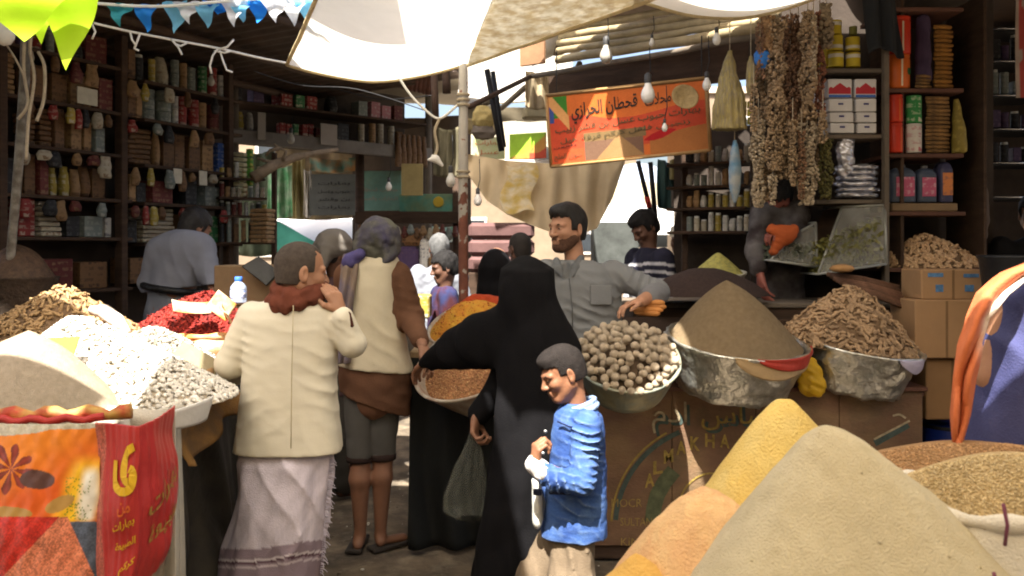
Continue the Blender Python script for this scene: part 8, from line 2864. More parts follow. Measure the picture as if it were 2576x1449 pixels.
# ---- bulbs
def bulb(label,px,py,d,r=0.03,top=None,white=True):
 c = at(px,py,d)
 t = thing('light_bulb',label,'bulb',c)
 MB().lathe([(0.002,-r * 1.3),(r * 0.6,-r * 1.1),(r * 0.95,-r * 0.5),(r,0.0),(r * 0.85,r * 0.6),(r * 0.5,r * 1.3),(r * 0.42,r * 1.7)],c,18).build('glass',M('bulb_glass',(0.62,0.60,0.55),0.2,0.05,6,0) if white else M('bulb_clear',(0.32,0.30,0.26),0.15,0.05,6,0),t,True)
 MB().lathe([(r * 0.45,r * 1.6),(r * 0.5,r * 1.7),(r * 0.5,r * 2.8),(r * 0.2,r * 3.1),(0.002,r * 3.1)],c,12).build('socket',M('bulb_socket',(0.05,0.05,0.05),0.5),t,True)
 tp = at(px + 4,(py - 120) if top is None else top,d + 0.05)
 MB().tube([c + V(0,0,r * 3),c.lerp(tp,0.5) + V(0.01,0,0),tp],0.003,5).build('cable',BLACKM,t,True)
 return t
bulb('large clear bulb under the bamboo beams',1525,140,5.6,0.042,40,False)
bulb('milky lantern bulb in front of the orange sign',1630,238,5.1,0.042,120)
bulb('small bulb hanging at the sign\'s far corner',1778,214,5.0,0.026,90)
bulb('bulb hanging high beside the strings of dried goods',1803,100,4.9,0.024,30)
bulb('bulb hanging close under the bamboo beams',1640,108,5.4,0.018,40)
bulb('thin long bulb over the middle of the orange sign',1672,322,5.1,0.018,215)
bulb('bulb hanging below the peeling pole\'s rope',1134,455,5.2,0.03,340)
bulb('bulb hanging in the far alley before the teal sign',978,470,8.2,0.03,395)
bulb('bulb hanging from the loft fascia',732,350,7.9,0.035,290,False)
bulb('bulb under the tan tarp near the pole',1202,505,6.2,0.03,400)
bulb('dim bulb hanging in the dark shop',531,205,7.0,0.03,120,False)
bulb('white globe bulb at the picture edge by the lime flag',10,82,4.6,0.055,-20)
# ---- strings of dried goods
LUMP = M('dried_lumps',vcol=True,rough=0.85,bump=0.3,bscale=120)
lv,lf = blob('pebble',12)
def strand(label,px,y0,y1,w,d,col,size=0.021,seed=0,dens=1.0,taper=0.0):
 a,b = at(px,y0,d),at(px,y1,d)
 t = thing('dried_strand',label,'strand',b)
 L_ = a.z - b.z
 MB().tube([a + V(0,0,0.12),b + V(0,0,0.01)],0.003,5).build('cord',ROPE_TAN,t,True)
 rg = np.random.default_rng(seed)
 R_ = w * 1.3 / 2 * d / FPX
 n = int(L_ * R_ * 24000 * dens)
 th = rg.uniform(0,2 * math.pi,n)
 s_ = rg.random(n)
 rr = R_ * (1 - taper * s_) * np.sqrt(rg.uniform(0.45,1,n)) * (0.85 + 0.25 * np.sin(s_ * L_ * 26 + seed))
 P = np.stack([a.x + (b.x - a.x) * s_ + rr * np.cos(th),d + rr * np.sin(th) * 0.8,a.z - L_ * s_],-1)
 A = np.zeros((n,4,4))
 A[:,:3,:3] = rotmats(n,rg) * rg.uniform(size * 0.6,size * 1.15,n)[:,None,None]
 A[:,:3,3] = P
 A[:,3,3] = 1
 cc = np.array(col)[None] * rg.uniform(0.55,1.25,n)[:,None]
 m_ = merged('dried_fruit',lv,lf,A,LUMP,t,cols=cc)
 m_['kind'] = 'stuff'
TANC,BRC,CRC = (0.32,0.225,0.135),(0.22,0.125,0.075),(0.40,0.32,0.22)
strand('long tan strand of dried fruit nearest the straw bundle',1950,50,430,40,4.9,TANC,seed=1)
strand('long brown strand of dried fruit second from the straw bundle',1988,40,300,34,5.0,BRC,seed=2)
strand('cream strand of dried fruit hanging lowest over the stall hand',1908,300,520,40,4.95,CRC,seed=3,taper=0.5)
strand('thick tan strand of dried fruit beside the yellow tins',2032,30,300,34,4.92,TANC,seed=4)
strand('reddish strand of dried fruit against the yellow tins',2062,30,290,22,5.0,(0.24,0.10,0.06),seed=5)
strand('cream strand of dried fruit under the thick tan one',2030,310,515,42,4.92,CRC,seed=6)
strand('short tan strand of dried fruit between the two cream ones',1972,300,450,36,4.95,TANC,seed=7)
strand('short brown strand of dried fruit high beside the white awning',1930,40,130,26,4.9,(0.30,0.18,0.09),0.034,seed=8)
strand('green-brown strand of herbs beside the silver sachets',2076,352,500,30,5.0,(0.11,0.10,0.035),0.022,seed=9)
strand('small tan strand of dried fruit at the top by the charcoal cloth',2078,10,120,24,4.98,(0.26,0.2,0.13),0.03,seed=10)
strand('thin tan strand of dried fruit half hidden behind the straw bundle',1925,150,300,26,5.02,TANC,seed=11)
strand('brown strand of dried fruit behind the second one',2008,60,330,26,5.06,BRC,seed=12)
strand('pale strand of dried fruit ending beside the herbs',2054,290,470,24,5.04,TANC,seed=13)
strand('dark strand of dried fruit between the long tan and brown ones',1970,90,310,24,5.05,(0.13,0.075,0.045),seed=14)
strand('tan strand of dried fruit reaching the stall hand\'s head',1932,420,505,34,5.0,TANC,seed=15,taper=0.4)
for i,(px,y0,y1) in enumerate(((1896,210,330),(1912,60,200),(1944,440,515),(1994,300,470),(2016,330,500),(2046,40,200),(2070,280,360))):
 strand('%s thin strand of small dried fruit among the thick strings' % ('straw-side','awning-side','lowest','middle','herb-side','tin-side','box-side')[i],px,y0,y1,16,4.86 + 0.02 * (i % 3),(TANC,BRC,CRC)[i % 3],0.017,seed=30 + i)
# straw bundle (broom) and neighbours
def hung(name,label,cat,rows_,d,mat,wr=0.006,fr_=40,seed=1,fold=None,dep=0.8,cap_=None):
 st = [row(py,l,r,d,max(0.008,(r - l) / 2 * d / FPX * dep)) for (py,l,r) in rows_]
 f = rows_sdf(st,0.008,0.04)
 f.loft(st,0.01,fold=fold)
 f.wrinkle(wr,fr_,seed)
 o = put(name,*f.mesh(),mat)
 tag(o,label,cat)
 a = at((rows_[0][1] + rows_[0][2]) / 2,rows_[0][0],d)
 MB().tube([a - V(0,0,0.01),a + V(0,0,0.25)],0.003,5).build('cord',ROPE_TAN,o,True)
 return o
hung('straw_bundle','bagged straw bundle hanging like a teardrop beside the orange sign','bundle',[(128,1832,1840),(160,1822,1848),(210,1808,1860),(270,1796,1874),(325,1796,1876)],5.0,
 M('straw_fibre',(0.26,0.21,0.12),0.6,0.45,10,0.7,60,stretch=(8,8,0.8),c2=(0.36,0.28,0.08),spec=0.5),0.008,30,2,lambda th,z: 0.05 * np.sin(14 * th))
hung('straw_bundle','small tan straw bundle hanging beside the blue bag','bundle',[(140,1886,1892),(170,1878,1902),(215,1876,1904),(240,1882,1896)],4.95,_M['straw_fibre'],0.005,40,3)
hung('blue_bag','knotted bright blue plastic bag hanging among the strings','bag',[(118,1908,1918),(135,1898,1932),(158,1900,1934),(176,1910,1930)],4.9,M('blue_plastic',(0.03,0.16,0.50),0.4),0.008,50,4)
hung('spindle_bag','blue and white spindle-shaped packet hanging under the straw bundle','packet',[(352,1844,1852),(385,1836,1860),(430,1832,1866),(480,1836,1862),(512,1846,1852)],5.0,M('blue_white',(0.34,0.36,0.36),0.5,0.2,6,c2=(0.10,0.22,0.34)),0.005,40,5)
for i in range(3):
 for j in range(2):
  o = MB().bbox(at(1872 + 14 * j,264 + 20 * i,5.0),(0.028,0.012,0.042),0.004,0,R(8)).build('yellow_sachet',M('yellow_sachet',(0.42,0.38,0.05),0.5,0.3,40,rand=0.2),None)
  tag(o,'small yellow sachet pinned beside the straw bundle','sachet','yellow sachets on a card')
# jar shelves behind, under the sign
js = thing('jar_shelf','dim shelf of small jars behind the straw bundle','shelf',at(1800,900,6.0))
for py in (412,470,525,585):
 a,b = at(1700,py,6.0),at(1900,py,5.7)
 MB().bbox((a + b) / 2 + V(0,0.1,0),((b - a).length,0.25,0.02),0.003,math.atan2(b.y - a.y,b.x - a.x)).build('shelf',WOOD_DARK,js)
for px in (1722,1895):
 a = at(px,500,6.05)
 MB().bbox((a.x,a.y,1.25),(0.04,0.04,2.5),0.004).build('post',WOOD_DARK,js)
a,b = at(1700,480,6.25),at(1910,480,6.0)
MB().box(((a.x + b.x) / 2,(a.y + b.y) / 2 + 0.06,1.3),((b - a).length,0.02,2.3),math.atan2(b.y - a.y,b.x - a.x)).build('back_board',DARKWALL,js)
rg = random.Random(5)
for k,py in enumerate((412,470,525,585)):
 for i in range(9):
  px = 1735 + i * 18
  kind,colr = rg.choice((('jar','white'),('jar','grey-green'),('jar','cream'),('bag','tan'),('box','black'),('jar','yellow'),('bag','white'),('can','grey-green')))
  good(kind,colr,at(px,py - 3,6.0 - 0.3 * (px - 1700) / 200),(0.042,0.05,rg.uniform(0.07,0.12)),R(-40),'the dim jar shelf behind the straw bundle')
# ---- grain pan the woman reaches into, and its stall
ps = thing('pan_stall','black-draped low stall under the grain pan','stall',(-0.25,4.75,0))
MB().bbox((-0.1,5.05,0.5),(0.8,0.55,0.9),0.01).build('table',WOOD_DARK,ps)
def pdrape_S(u,v):
 f_ = 0.03 * np.sin(u * 26 + 2 * np.sin(v * 3)) * (0.3 + v)
 X = -0.54 + 0.84 * u
 return X,4.56 - 0.10 * v - f_,1.0 - 0.98 * v + 0 * u
grid_sheet('drape',pdrape_S,70,24,M('black_drape',(0.006,0.0065,0.006),0.8,0.3,4,0.3,30),ps,thick=0.003)
mP = tiltm(R(26),R(-24))
cP_ = ata(1200,896,4.34)
gp = basin('grain_pan','white-rimmed enamel pan of coarse orange grain the woman reaches into',cP_,0.335,0.24,mP,M('worn_enamel',(0.44,0.40,0.33),0.4,0.25,7,0.2,30,metal=0.2,c2=(0.30,0.20,0.14),dirt=(0.12,0.1,0.07)),'pan',foot=0.6)
grain('grain_heap','coarse orange grain in the white-rimmed pan',Heap(cP_ - mP[:,2] * 0.05,0.305,0.305,0.05,'dome',131,0.008,m=mP),3500,0.013,VC,M('orange_core',(0.30,0.14,0.06),0.9),'grain heap',seed=131,cols=[(0.42,0.22,0.10),(0.48,0.28,0.13),(0.30,0.14,0.07)])
mP2 = tiltm(R(22),R(-16))
cP2 = ata(1185,812,4.9)
gp2 = basin('spice_pan','tilted pale-rimmed pan of orange and red spices behind the woman',cP2,0.25,0.12,mP2,_M['worn_enamel'],'pan',foot=0.7)
hP2 = Heap(cP2,0.24,0.24,0.12,'mid',141,0.012,0.004,m=mP2)
v,f = hP2.mesh(50,120)
clods(hP2,gp2,900,0.012,M('spice_bits',(0.50,0.20,0.04),0.9,0.4,20,c2=(0.42,0.12,0.03)),6,0,2 * math.pi)
put('orange_spice',v,f,M('orange_spice',(0.55,0.22,0.03),0.95,0.25,10,0.9,120,c2=(0.55,0.30,0.04)),gp2)
v,f = Heap(cP2 + np.array([0.03,0.07,0.085]),0.17,0.11,0.085,'mid',143,0.01,0.004,m=mP2).mesh(40,90)
put('red_spice',v,f,M('red_spice',(0.42,0.055,0.015),0.9,0.3,20,0.9,120),gp2)
tag(MB().bbox((-0.22,4.98,0.985),(0.7,0.46,0.06),0.01).build('wooden_board',WOOD_TAN,None),'tan board propping the spice pan','board')
o = MB().bbox(at(1062,770,6.0),(0.12,0.2,0.16),0.01).build('carton',goods_mat('pack_yellow',*PAL['yellow']),None)
tag(o,'yellow carton on the far table beside the boy in dark blue','carton')
# ---- flags, bunting and ropes
LIME = M('lime_flag',(0.42,0.62,0.02),0.6,0.1,4,0.1,40,trans=0.55)
def flag(label,pts,d,cat='flag',mat=LIME,n=14,group=None,curl=0.04,seed=0):
 """triangular cloth through three photo points with a soft belly"""
 a,b,c = [Vector(at(p[0],p[1],d + (p[2] if len(p) > 2 else 0))) for p in pts]
 vs,fs,ix = [],[],{}
 for i in range(n + 1):
  for j in range(n + 1 - i):
   s,t = i / n,j / n
   p = a * (1 - s - t) + b * s + c * t
   p.y += curl * math.sin(3 * s * math.pi + seed) * (1 - t) * 0.6 + curl * math.sin(2.3 * t * math.pi + seed * 2)
   ix[(i,j)] = len(vs)
   vs.append(p)
 for i in range(n):
  for j in range(n - i):
   fs.append((ix[(i,j)],ix[(i + 1,j)],ix[(i,j + 1)]))
   if j < n - i - 1:
    fs.append((ix[(i + 1,j)],ix[(i + 1,j + 1)],ix[(i,j + 1)]))
 o = put('flag',vs,fs,mat,None,True)
 return tag(o,label,cat,group)
flag('broad lime-green flag at the picture corner',[(-150,-60),(230,-60),(60,105)],3.3,seed=1,curl=0.015)
flag('lime-green flag hanging lowest with its point down',[(60,-60),(275,-60),(172,180)],3.4,seed=2,curl=0.02)
flag('folded lime-green flag behind the lowest one',[(40,-60),(215,-60,0.1),(100,110)],3.55,seed=3,curl=0.02)
BLUEF = [M('teal_flag',(0.05,0.34,0.42),0.6,0.1,5,0.1,trans=0.5),M('blue_flag',(0.02,0.22,0.70),0.6,0.1,5,0.1,trans=0.5),M('sky_flag',(0.18,0.48,0.70),0.6,0.2,5,0.1,trans=0.55),M('white_flag',(0.72,0.74,0.78),0.6,0.1,5,0.1,trans=0.55)]
bn = [(300,66,0),(365,82,1),(444,88,2),(470,60,3),(522,70,2),(548,40,1),(590,68,3),(605,55,2),(652,62,1),(690,58,3),(740,64,3),(770,60,2)]
nm_ = ['teal','blue','pale blue','white']
for i,(px,tip,k) in enumerate(bn):
 flag('%s bunting flag, number %s from the lime flags' % (nm_[k],('one','two','three','four','five','six','seven','eight','nine','ten','eleven','twelve')[i]),[(px - 36,10 - i * 1.2),(px + 34,8 - i * 1.2),(px + (4 if i % 2 else -2),tip)],4.2 + 0.02 * (i % 3),'flag',BLUEF[k],8,'blue and white bunting',0.025,i)
def rope_obj(label,pts,r=0.006,mat=ROPE,name='rope'):
 P = [Vector(p) for p in pts]
 q = []
 for i in range(len(P) - 1):
  for t in np.linspace(0,1,8,endpoint=False):
   p0,p1,p2,p3 = P[max(i - 1,0)],P[i],P[i + 1],P[min(i + 2,len(P) - 1)]
   q.append(0.5 * ((2 * p1) + (p2 - p0) * t + (2 * p0 - 5 * p1 + 4 * p2 - p3) * t * t + (3 * p1 - p0 - 3 * p2 + p3) * t ** 3))
 q.append(P[-1])
 o = MB().tube(q,r,6).build(name,mat,None,True)
 return tag(o,label,'rope')
rope_obj('white cord the bunting hangs from',[at(230,8,4.2),at(400,16,4.2),at(600,0,4.2),at(830,-16,4.25)],0.008,M('bunting_tape',(0.75,0.75,0.74),0.8,trans=0.3))
r0 = rope_obj('white rope running from the lime flags to the awning corner',[at(235,58,4.6),at(330,80,4.7),at(450,103,4.8),at(560,124,4.9),at(650,145,5.0),at(728,160,5.05)],0.007)
for i,(pts,lab) in enumerate((([at(550,120,4.89),at(535,140,4.87),at(528,165,4.88),at(532,185,4.9)],'loose knot end'),([at(552,122,4.89),at(560,150,4.86),at(570,176,4.87),at(585,182,4.88)],''),([at(545,126,4.89),at(572,118,4.86),at(588,100,4.88)],''),
       ([at(540,128,4.89),at(565,133,4.86),at(582,128,4.88)],''),([at(352,86,4.72),at(345,104,4.7),at(338,122,4.71),at(350,128,4.72)],''),([at(328,82,4.7),at(332,100,4.69),at(340,112,4.7)],''),([at(430,98,4.78),at(448,118,4.77),at(458,138,4.78)],''),
       ([at(470,108,4.8),at(455,116,4.79),at(445,112,4.79)],''),([at(232,62,4.6),at(240,80,4.58),at(232,98,4.59)],''))):
 P = [Vector(p) for p in pts]
 MB().tube([P[0]] + [P[k].lerp(P[k + 1],t) for k in range(len(P) - 1) for t in (0.5,1.0)],0.006,6).build('knot_tail',ROPE,r0,True)
rope_obj('slack white rope from the white awning to the peeling pole',[at(1002,192,5.0),at(1030,235,5.0),at(1068,275,5.0),at(1106,298,5.0),at(1150,265,4.98)],0.008)
rope_obj('frayed tan rope tail hanging beside the peeling pole',[at(1106,298,5.0),at(1094,330,5.0),at(1100,370,5.02),at(1092,398,5.0)],0.009,ROPE_TAN)
f = SDF(at(1098,405,5.0) - V(0.07,0.05,0.06),at(1098,405,5.0) + V(0.07,0.05,0.06),0.005)
f.chain([at(1078,402,5.0),at(1096,400,5.0),at(1112,415,5.0)],[0.008,0.022,0.01],0.012)
f.cap(at(1096,400,5.0),at(1088,392,5.0),0.012,0.008,0.01)
tag(put('rag',*f.mesh(),cloth_mat('white_rag',(0.7,0.68,0.64))),'white rag knotted on the rope tail by the pole','rag')
# leaning pole and looped cords at far left
lp = thing('leaning_pole','thin leaning pole wrapped in cords at the picture edge','pole',at(-10,1100,4.9))
MB().tube([at(68,-20,4.9),at(62,200,4.9),at(48,400,4.9),at(22,700,4.9),V(at(-12,900,4.9).x,4.9,0)],[0.026,0.028,0.026,0.024,0.024],10).build('pole',M('worn_pole',(0.10,0.085,0.065),0.7,0.4,12,0.4,60,c2=(0.18,0.165,0.14)),lp,True)
for i,pts in enumerate(([(80,70),(76,130),(86,200),(72,300),(66,400)],[(96,130),(112,170),(110,250),(92,305)],[(62,90),(60,180),(70,260),(45,300)])):
 rope_obj(('long tan cord hanging down the leaning pole','looped tan cord hanging beside the leaning pole','doubled tan cord tied on the leaning pole')[i],[at(p[0],p[1],4.82) for p in pts],0.009,ROPE_TAN)
rope_obj('diagonal wire across the picture corner',[at(16,112,4.7),at(40,150,4.7),at(62,195,4.75)],0.005,ROPE_TAN)
rope_obj('thin wire sagging under the loft',[at(735,205,7.2),at(850,225,7.3),at(960,250,7.4),at(1085,240,7.0)],0.004,BLACKM)
rope_obj('thin wire crossing the gap beside the white awning',[at(640,180,6.0),at(760,215,6.2),at(900,225,6.3),at(1090,285,6.0)],0.004,BLACKM)
# crooked branch propping the far stalls
o = MB().tube([at(636,448,7.0),at(690,415,7.1),at(740,396,7.2),at(800,384,7.3),at(850,376,7.4)],[0.05,0.044,0.035,0.024,0.016],10).build('crooked_branch',M('pale_branch',(0.24,0.18,0.12),0.85,0.35,12,0.6,50),None,True)
tag(o,'crooked bare branch slanting across the gap under the loft','branch')
for i,pts in enumerate(([(700,410,7.1),(668,405,7.1),(648,398,7.1)],[(712,404,7.1),(720,380,7.1),(702,372,7.1),(690,362,7.1)],[(702,374,7.1),(680,378,7.1),(668,392,7.1)])):
 MB().tube([at(*p) for p in pts],[0.018,0.014,0.011,0.007][:len(pts)],7).build('twig',_M['pale_branch'],o,True)
# poles by the centre pole
for i,(a,b,r,lab) in enumerate((((1225,175,6.4),(1262,380,6.4),0.022,'thin dark pole leaning under the beige panel'),((1240,180,6.6),(1268,370,6.6),0.018,'second thin dark pole leaning under the beige panel'),((1182,268,6.0),(1335,192,7.0),0.02,'dark slanting brace beside the peeling pole'),
         ((1092,185,6.0),(1096,300,6.0),0.025,'short grey post stump left hanging beside the peeling pole'),((1122,180,6.2),(1124,235,6.2),0.03,'dark post end under the white awning'),((1605,405,6.6),(1640,545,6.6),0.018,'dark pole with a red band behind the vendor'),((1636,408,6.8),(1650,560,6.8),0.02,'dark pole next to the red-banded one'))):
 o = MB().tube([at(*a),at(*b)],r,8).build('stall_pole',BLACKM if i in (0,1,5,6) else WOOD_DARK,None,True)
 tag(o,lab,'pole')
 if i == 5:
  MB().tube([at(1627,495,6.6),at(1634,522,6.6)],0.021,10).build('red_band',M('red_band',(0.4,0.03,0.02),0.6),o,True)
# ---- tan tarp hanging behind the vendor, sunlit behind
def tt_S(u,v):
 pu = np.array([0,0.12,0.25,0.4,0.55,0.7,0.82,0.92,1.0])
 topy = np.array([388,396,404,408,412,414,408,402,398])
 boty = np.array([440,505,540,566,588,592,575,500,410])
 px = 1178 + (1572 - 1178) * u
 py = np.interp(u,pu,topy) + (np.interp(u,pu,boty) - np.interp(u,pu,topy)) * v
 d = 7.3 - 0.5 * v * np.sin(u * math.pi) + 0.03 * np.sin(u * 30 + v * 4) + 0.02 * np.sin(u * 55)
 return (px - CX) * d / FPX,d,CZ - (py - HY) * d / FPX
o = grid_sheet('hanging_tarp',tt_S,90,30,M('cream_hanging',(0.56,0.44,0.27),0.9,0.12,3,0.2,50,trans=0.3,dirt=(0.42,0.31,0.17),dscale=3,damt=0.4))
tag(o,'tan tarp slung between posts behind the vendor','tarp')
def patch_S(u,v):  # pool of sunlight on the tarp, made as a yellow sheet
 px = 1272 + 78 * u + 8 * np.sin(v * 7) - 10 * v
 py = 415 + 118 * v + 6 * np.sin(u * 6)
 d = 7.25 - 0.36 * v - 0.1
 return (px - CX) * d / FPX,d + 0 * u,CZ - (py - HY) * d / FPX
o = grid_sheet('sunlight_patch',patch_S,20,24,M('yellow_sunlight',(0.62,0.44,0.12),0.85,0.25,6,0.2,40,c2=(0.70,0.60,0.40),trans=0.4))
tag(o,'yellow sheet standing for a patch of sunlight on the tan tarp','patch')
# ---- far alley stalls
def panel(name,label,cat,px0,py0,px1,py1,d,mat,rz=0.0,th=0.02,bow=0.0,n=None):
 a,b = at(px0,py1,d),at(px1,py0,d)
 if not bow:
  o = MB().bbox(((a.x + b.x) / 2,d,(a.z + b.z) / 2),(b.x - a.x,th,b.z - a.z),0.004,rz).build(name,mat,None)
 else:
  def S(u,v):
   X = a.x + (b.x - a.x) * u
   return X,d + bow * np.sin(u * 9 + v * 3) + 0.5 * bow * np.sin(u * 21),a.z + (b.z - a.z) * v - 0.03 * np.sin(u * math.pi)
  o = grid_sheet(name,S,40,16,mat,thick=0.003)
 return tag(o,label,cat)
def print_lines(par,px0,px1,pys,d,mat,hpx=6,words=None):
 S = lambda u,v: ((u - CX) * (d - 0.016) / FPX,(d - 0.016) + 0 * u,CZ - (-v - HY) * (d - 0.016) / FPX)
 for i,py in enumerate(pys):
  letter('lettering',arabic((words or ('بهارات','حبوب وعسل','بن وقشر'))[i % 3]),S,(px0,-(py + hpx),px1,-(py - hpx)),mat,par,0.01)
GB = M('green_banner',(0.10,0.30,0.13),0.7,0.35,5,0.2,30,c2=(0.30,0.42,0.28))
panel('green_banner','green cloth banner hanging in the far alley','banner',672,416,735,545,10.2,GB,bow=0.03)
panel('yellow_sheet','dull yellow sacking hung beside the green banner','sacking',728,398,768,545,10.4,M('yellow_sacking',(0.38,0.31,0.14),0.85,0.25,6),bow=0.03)
panel('white_curtain','white curtain strip hanging beside the slate notice board','curtain',764,425,784,542,10.0,M('white_curtain',(0.55,0.52,0.46),0.85),bow=0.02)
nb2 = panel('notice_board','slate notice board with lines of lettering in the far alley','sign',778,438,895,542,10.0,M('slate_board',(0.11,0.115,0.105),0.7,0.2,6))
print_lines(nb2,800,880,(462,482,502,522),10.0,M('slate_ink',(0.035,0.035,0.035),0.8),5)
tl = panel('teal_sign','faded teal signboard with small lettering in the far alley','sign',897,430,1010,530,9.6,M('teal_board',(0.16,0.30,0.25),0.75,0.25,5,0.2,dirt=(0.25,0.2,0.12)))
print_lines(tl,905,1000,(478,500),9.6,M('teal_ink',(0.30,0.24,0.20),0.8),6,('محلات قحطان','للبهارات والعسل'))
tl2 = panel('teal_sign','long green sign strip with a yellow spot above the far counter','sign',1005,488,1155,532,9.5,M('teal_board2',(0.18,0.27,0.16),0.75,0.3,5,c2=(0.10,0.28,0.22)))
MB().lathe([(0.001,0),(0.06,0.001),(0.055,0.006),(0.001,0.008)],at(1103,508,9.48),16,Euler((R(90),0,0)).to_matrix()).build('yellow_spot',M('yellow_spot',(0.5,0.36,0.04),0.7),tl2)
panel('yellow_card','mustard cardboard panel hung under the loft end','board',1010,412,1064,492,9.0,M('mustard_card',(0.38,0.30,0.13),0.85,0.2,8))
panel('awning_strip','orange and teal awning strip above the slate board','awning',778,395,900,428,9.4,M('awning_strip',(0.12,0.28,0.24),0.8,0.3,4,c2=(0.42,0.22,0.09)),bow=0.02)
bm_ = panel('dark_beam','dark beam along the far counter top','beam',896,533,1160,562,9.3,WOOD_DARK,th=0.15)
fc = thing('far_stall','far wooden stall under the teal signs','stall',at(1020,900,9.4))
for px in (905,1150):
 a = at(px,500,9.4)
 MB().tube([(a.x,a.y,0),(a.x,a.y,2.6)],0.05,8).build('post',WOOD_DARK,fc,True)
a,b = at(900,690,9.4),at(1160,690,9.4)
MB().bbox(((a.x + b.x) / 2,9.5,a.z / 2),(b.x - a.x,0.5,a.z),0.01).build('counter',WOOD_GREY,fc)
for i,(px0,px1,py0,py1,cl) in enumerate(((1000,1052,620,690,'purple'),(1055,1085,600,690,'white'),(1010,1060,575,618,'brown'),(930,990,600,690,'pink'),(1066,1120,640,690,'tan'))):
 rbox('sack_bale',('purple-striped','white','brown','pinkish','tan')[i] + ' bale on the far stall',px0,py0,px1,py1,9.2,0.3,goods_mat('bale_' + cl,shade(PAL[cl][0],1.6),PAL[cl][1]),'bale',0.04)
# sunlit white tarp low in the alley with a teal triangle
def wt_S(u,v):
 px = 688 + (1030 - 688) * u
 py = 540 + 0 * u + (690 - 540) * v + 6 * np.sin(u * 7)
 d = 12.2 - 1.6 * v + 0.05 * np.sin(u * 14 + v * 5)
 return (px - CX) * d / FPX,d,CZ - (py - HY) * d / FPX
o = grid_sheet('sun_tarp',wt_S,50,24,M('sun_tarp',(0.78,0.77,0.74),0.85,0.06,4,0.2,20))
tag(o,'sunlit white tarp sloping down in the far alley','tarp')
flag('teal triangle of cloth on the sunlit white tarp',[(692,552),(692,640),(800,612)],10.3,'cloth',M('teal_cloth',(0.08,0.36,0.28),0.7,0.15,5,trans=0.2),10,None,0.02,3)
panel('white_tarp_strip','white and teal tarp strip over the far stall','tarp',1070,566,1160,604,10.6,M('strip_tarp',(0.62,0.66,0.62),0.8,0.2,3,c2=(0.12,0.42,0.30)),bow=0.04)
# right of the pole: placards, bundles, pink bales
pk = panel('placard','pale placard with orange lettering beside the peeling pole','sign',1188,345,1270,400,7.8,M('pale_placard',(0.40,0.38,0.25),0.8,0.2,5,c2=(0.30,0.34,0.16)))
print_lines(pk,1195,1255,(360,384),7.8,M('placard_ink',(0.34,0.12,0.05),0.7),7,('بهارات','عسل'))
def poster_col(u,v,P):
 nz = noise3(np.stack([u * 4,v * 3,0 * u],-1),2,5)
 c = mixc((0.30,0.50,0.04),(0.45,0.22,0.05),smooth(0.0,0.12,u * 0.9 - v + 0.12 + 0.15 * nz - 0.1))
 t = (u > 0.55) & (v < 0.35 + 0.2 * nz)
 c[t] = (0.40,0.06,0.03)
 return c
def poster_S(u,v):
 a,b = at(1282,402,7.6),at(1372,338,7.6)
 return a.x + (b.x - a.x) * u,7.6 - 0.15 * u + 0 * v,a.z + (b.z - a.z) * v
o = grid_sheet('poster',poster_S,40,30,M('lime_poster',vcol=True,rough=0.6),thick=0.006,colfn=poster_col)
tag(o,'lime-green and orange poster hung under the slanting brace','poster')
panel('white_beam','white painted rail under the lime poster','rail',1268,402,1385,412,7.5,M('white_paint',(0.62,0.6,0.55),0.6))
hung('straw_bundle','yellow straw bundle tucked high behind the peeling pole','bundle',[(268,1200,1228),(285,1190,1240),(305,1188,1244),(322,1200,1236)],7.0,M('yellow_straw',(0.42,0.32,0.12),0.8,0.3,20),0.008,40,6)
hung('grey_bundle','dusty grey bundle under the yellow straw behind the pole','bundle',[(318,1192,1236),(335,1186,1246),(348,1196,1240)],7.0,cloth_mat('dusty_bundle',(0.16,0.13,0.10)),0.01,40,7)
for i in range(3):
 y0 = 560 + i * 42
 rbox('pink_bale',('topmost','middle','lowest')[i] + ' pink bale in the pile beside the peeling pole',1178,y0,1345,y0 + 41,7.9,0.5,M('pink_bale',(0.11,0.058,0.055),0.85,0.2,6,0.3,30,rand=0.12),'bale',0.05)
rbox('wooden_crate','dark crate under the pile of pink bales',1178,686,1345,860,7.9,0.5,WOOD_DARK,'crate')
# hills of pale tents beyond the vendor
def tent(label,px0,px1,pyt,pyb,d,mat,seed):
 def S(u,v):
  px = px0 + (px1 - px0) * u
  py = pyb + (pyt - pyb) * np.sin(np.clip(v,0,1) * math.pi / 2) * (0.75 + 0.25 * np.sin(u * math.pi))
  dd = d + 2.2 * v + 0.06 * np.sin(u * 16 + seed)
  return (px - CX) * dd / FPX,dd,CZ - (py - HY) * dd / FPX
 o = grid_sheet('tent',S,50,20,mat,thick=0.004)
 return tag(o,label,'tent')
tent('pale blue-grey tent highest behind the vendor',1530,1680,410,500,13.0,M('bluegrey_tent',(0.24,0.28,0.34),0.85,0.15,3),1)
tent('beige tent in the middle behind the vendor',1490,1720,455,545,11.5,M('beige_tent',(0.25,0.21,0.14),0.85,0.15,3),2)
tent('sunlit white tent lowest behind the vendor',1470,1700,505,590,10.2,M('white_tent',(0.50,0.48,0.44),0.85,0.08,3),3)
tent('grey hill of tarps above the lime poster',1300,1480,255,360,14.0,M('greyish_tent',(0.17,0.155,0.12),0.9,0.2,3),4)
tent('pale hill of tarps behind the peeling pole',1180,1420,300,420,16.0,M('pale_hill_tent',(0.20,0.175,0.125),0.9,0.2,3),5)
panel('dark_bale','dark sacks piled behind the striped shirt','sacks',1490,560,1600,700,9.6,M('dark_sacks',(0.06,0.065,0.06),0.85,0.4,6),th=0.4)
panel('dark_bale','dark green tarp edge hanging right of the red-banded pole','tarp',1655,400,1720,520,7.4,M('dark_green_tarp',(0.02,0.05,0.045),0.7,0.4,6),bow=0.05)
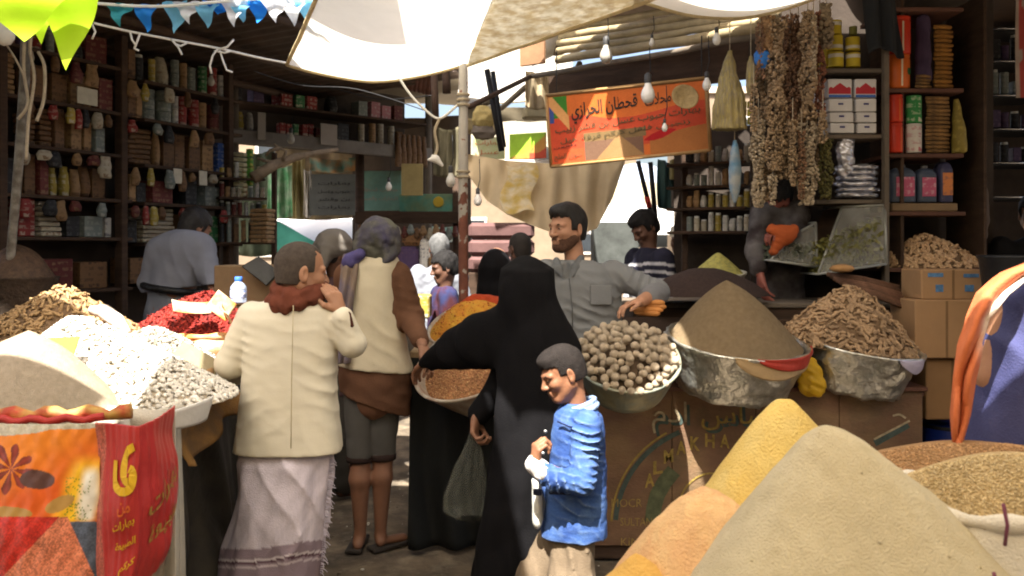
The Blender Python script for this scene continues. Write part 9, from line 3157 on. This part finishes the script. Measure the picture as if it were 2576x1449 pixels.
for i,(px0,px1,py0,py1,lab,cl) in enumerate(((1690,1728,400,450,'olive carton hung near the jar shelf',(0.20,0.17,0.06)),(1694,1730,470,520,'dark carton under the olive one near the jar shelf',(0.08,0.06,0.045)))):
 rbox('hanging_carton',lab,px0,py0,px1,py1,6.4,0.1,M('carton_%d' % i,cl,0.85,0.2,8),'carton')
panel('tan_sheet','tan sheet hung between the beige panel and the orange sign','sheet',1322,178,1402,268,7.3,M('tan_hung_sheet',(0.34,0.27,0.17),0.9,0.25,5,0.3,30,trans=0.2),bow=0.04)
panel('olive_sheet','olive-brown sheet hung behind the peeling pole','sheet',1090,318,1162,440,8.4,M('olive_sheet',(0.13,0.115,0.07),0.9,0.3,5,0.3,30),bow=0.04)
panel('grey_awning','grey-brown awning edge seen past the peeling pole','awning',1176,262,1400,300,9.5,M('greybrown_awning',(0.22,0.19,0.14),0.9,0.25,5),bow=0.06)
for i,(px,py,d,w,h_) in enumerate(((1180,300,8.8,0.30,0.14),(1215,418,8.2,0.28,0.12),(1330,268,8.6,0.35,0.12))):
 o = MB().bbox(at(px + 30,py + 18,d),(w,0.2,h_),0.02,0.1 * i).build('bundle',cloth_mat('roof_bundle_%d' % i,((0.28,0.22,0.12),(0.2,0.18,0.12),(0.3,0.26,0.18))[i],0.3),None)
 tag(o,('mustard bundle stowed beside the peeling pole','olive bundle stowed on the white rail','pale bundle stowed under the tan sheet')[i],'bundle')
# white cloth added to whiten the sky gap beyond the pole, and dim walls of the far stalls
sky_cloth = tarp('awning','white cloth added to whiten the sky gap between the pole and the signboard',
   (at(1160,110,7.0),at(1440,0,7.0),at(1440,235,9.6),at(1150,262,9.6)),TARP_W,dz=0.06,wob=0.03,seed=41,n=(40,30),hem=('v1',))
panel('stall_screen','dim brown screen at the back of the far stall','screen',885,290,1185,700,11.0,M('dim_screen',(0.075,0.055,0.04),0.9,0.35,3),bow=0.05)
panel('stall_screen','dull green screen beyond the corner rack','screen',585,380,690,640,10.8,M('green_screen',(0.06,0.075,0.045),0.9,0.35,3),bow=0.05)
panel('stall_screen','patched brown screen behind the slate notice board','screen',690,360,890,548,11.4,M('patched_screen',(0.15,0.11,0.07),0.9,0.4,3,c2=(0.26,0.2,0.11)),bow=0.05)
for i,px in enumerate((1190,1262,1330,1398)):
 o = MB().tube([at(px,268 + 4 * i,9.3),at(px + 60,250 - 30 * i,8.0)],0.03,7).build('roof_pole',WOOD_GREY,None,True)
 tag(o,('first','second','third','fourth')[i] + ' roof pole from the peeling pole under the added white cloth','pole')
rgq = random.Random(8)
for i in range(16):
 px = 905 + i * 16
 c = at(px,566 + rgq.uniform(0,12),9.2)
 f = SDF(c - V(0.06,0.05,0.14),c + V(0.06,0.05,0.06),0.012)
 f.cap(c,c - V(0,0,rgq.uniform(0.05,0.09)),0.02,rgq.uniform(0.03,0.045),0.02)
 f.wrinkle(0.006,40,i)
 o = put('hanging_packet',*f.mesh(),goods_mat('pack_' + rgq.choice(('brown','tan','maroon','cream','grey-green')),(0.2,0.2,0.2)))
 tag(o,'small packet hanging under the dark beam of the far stall','packet','packets under the far beam')
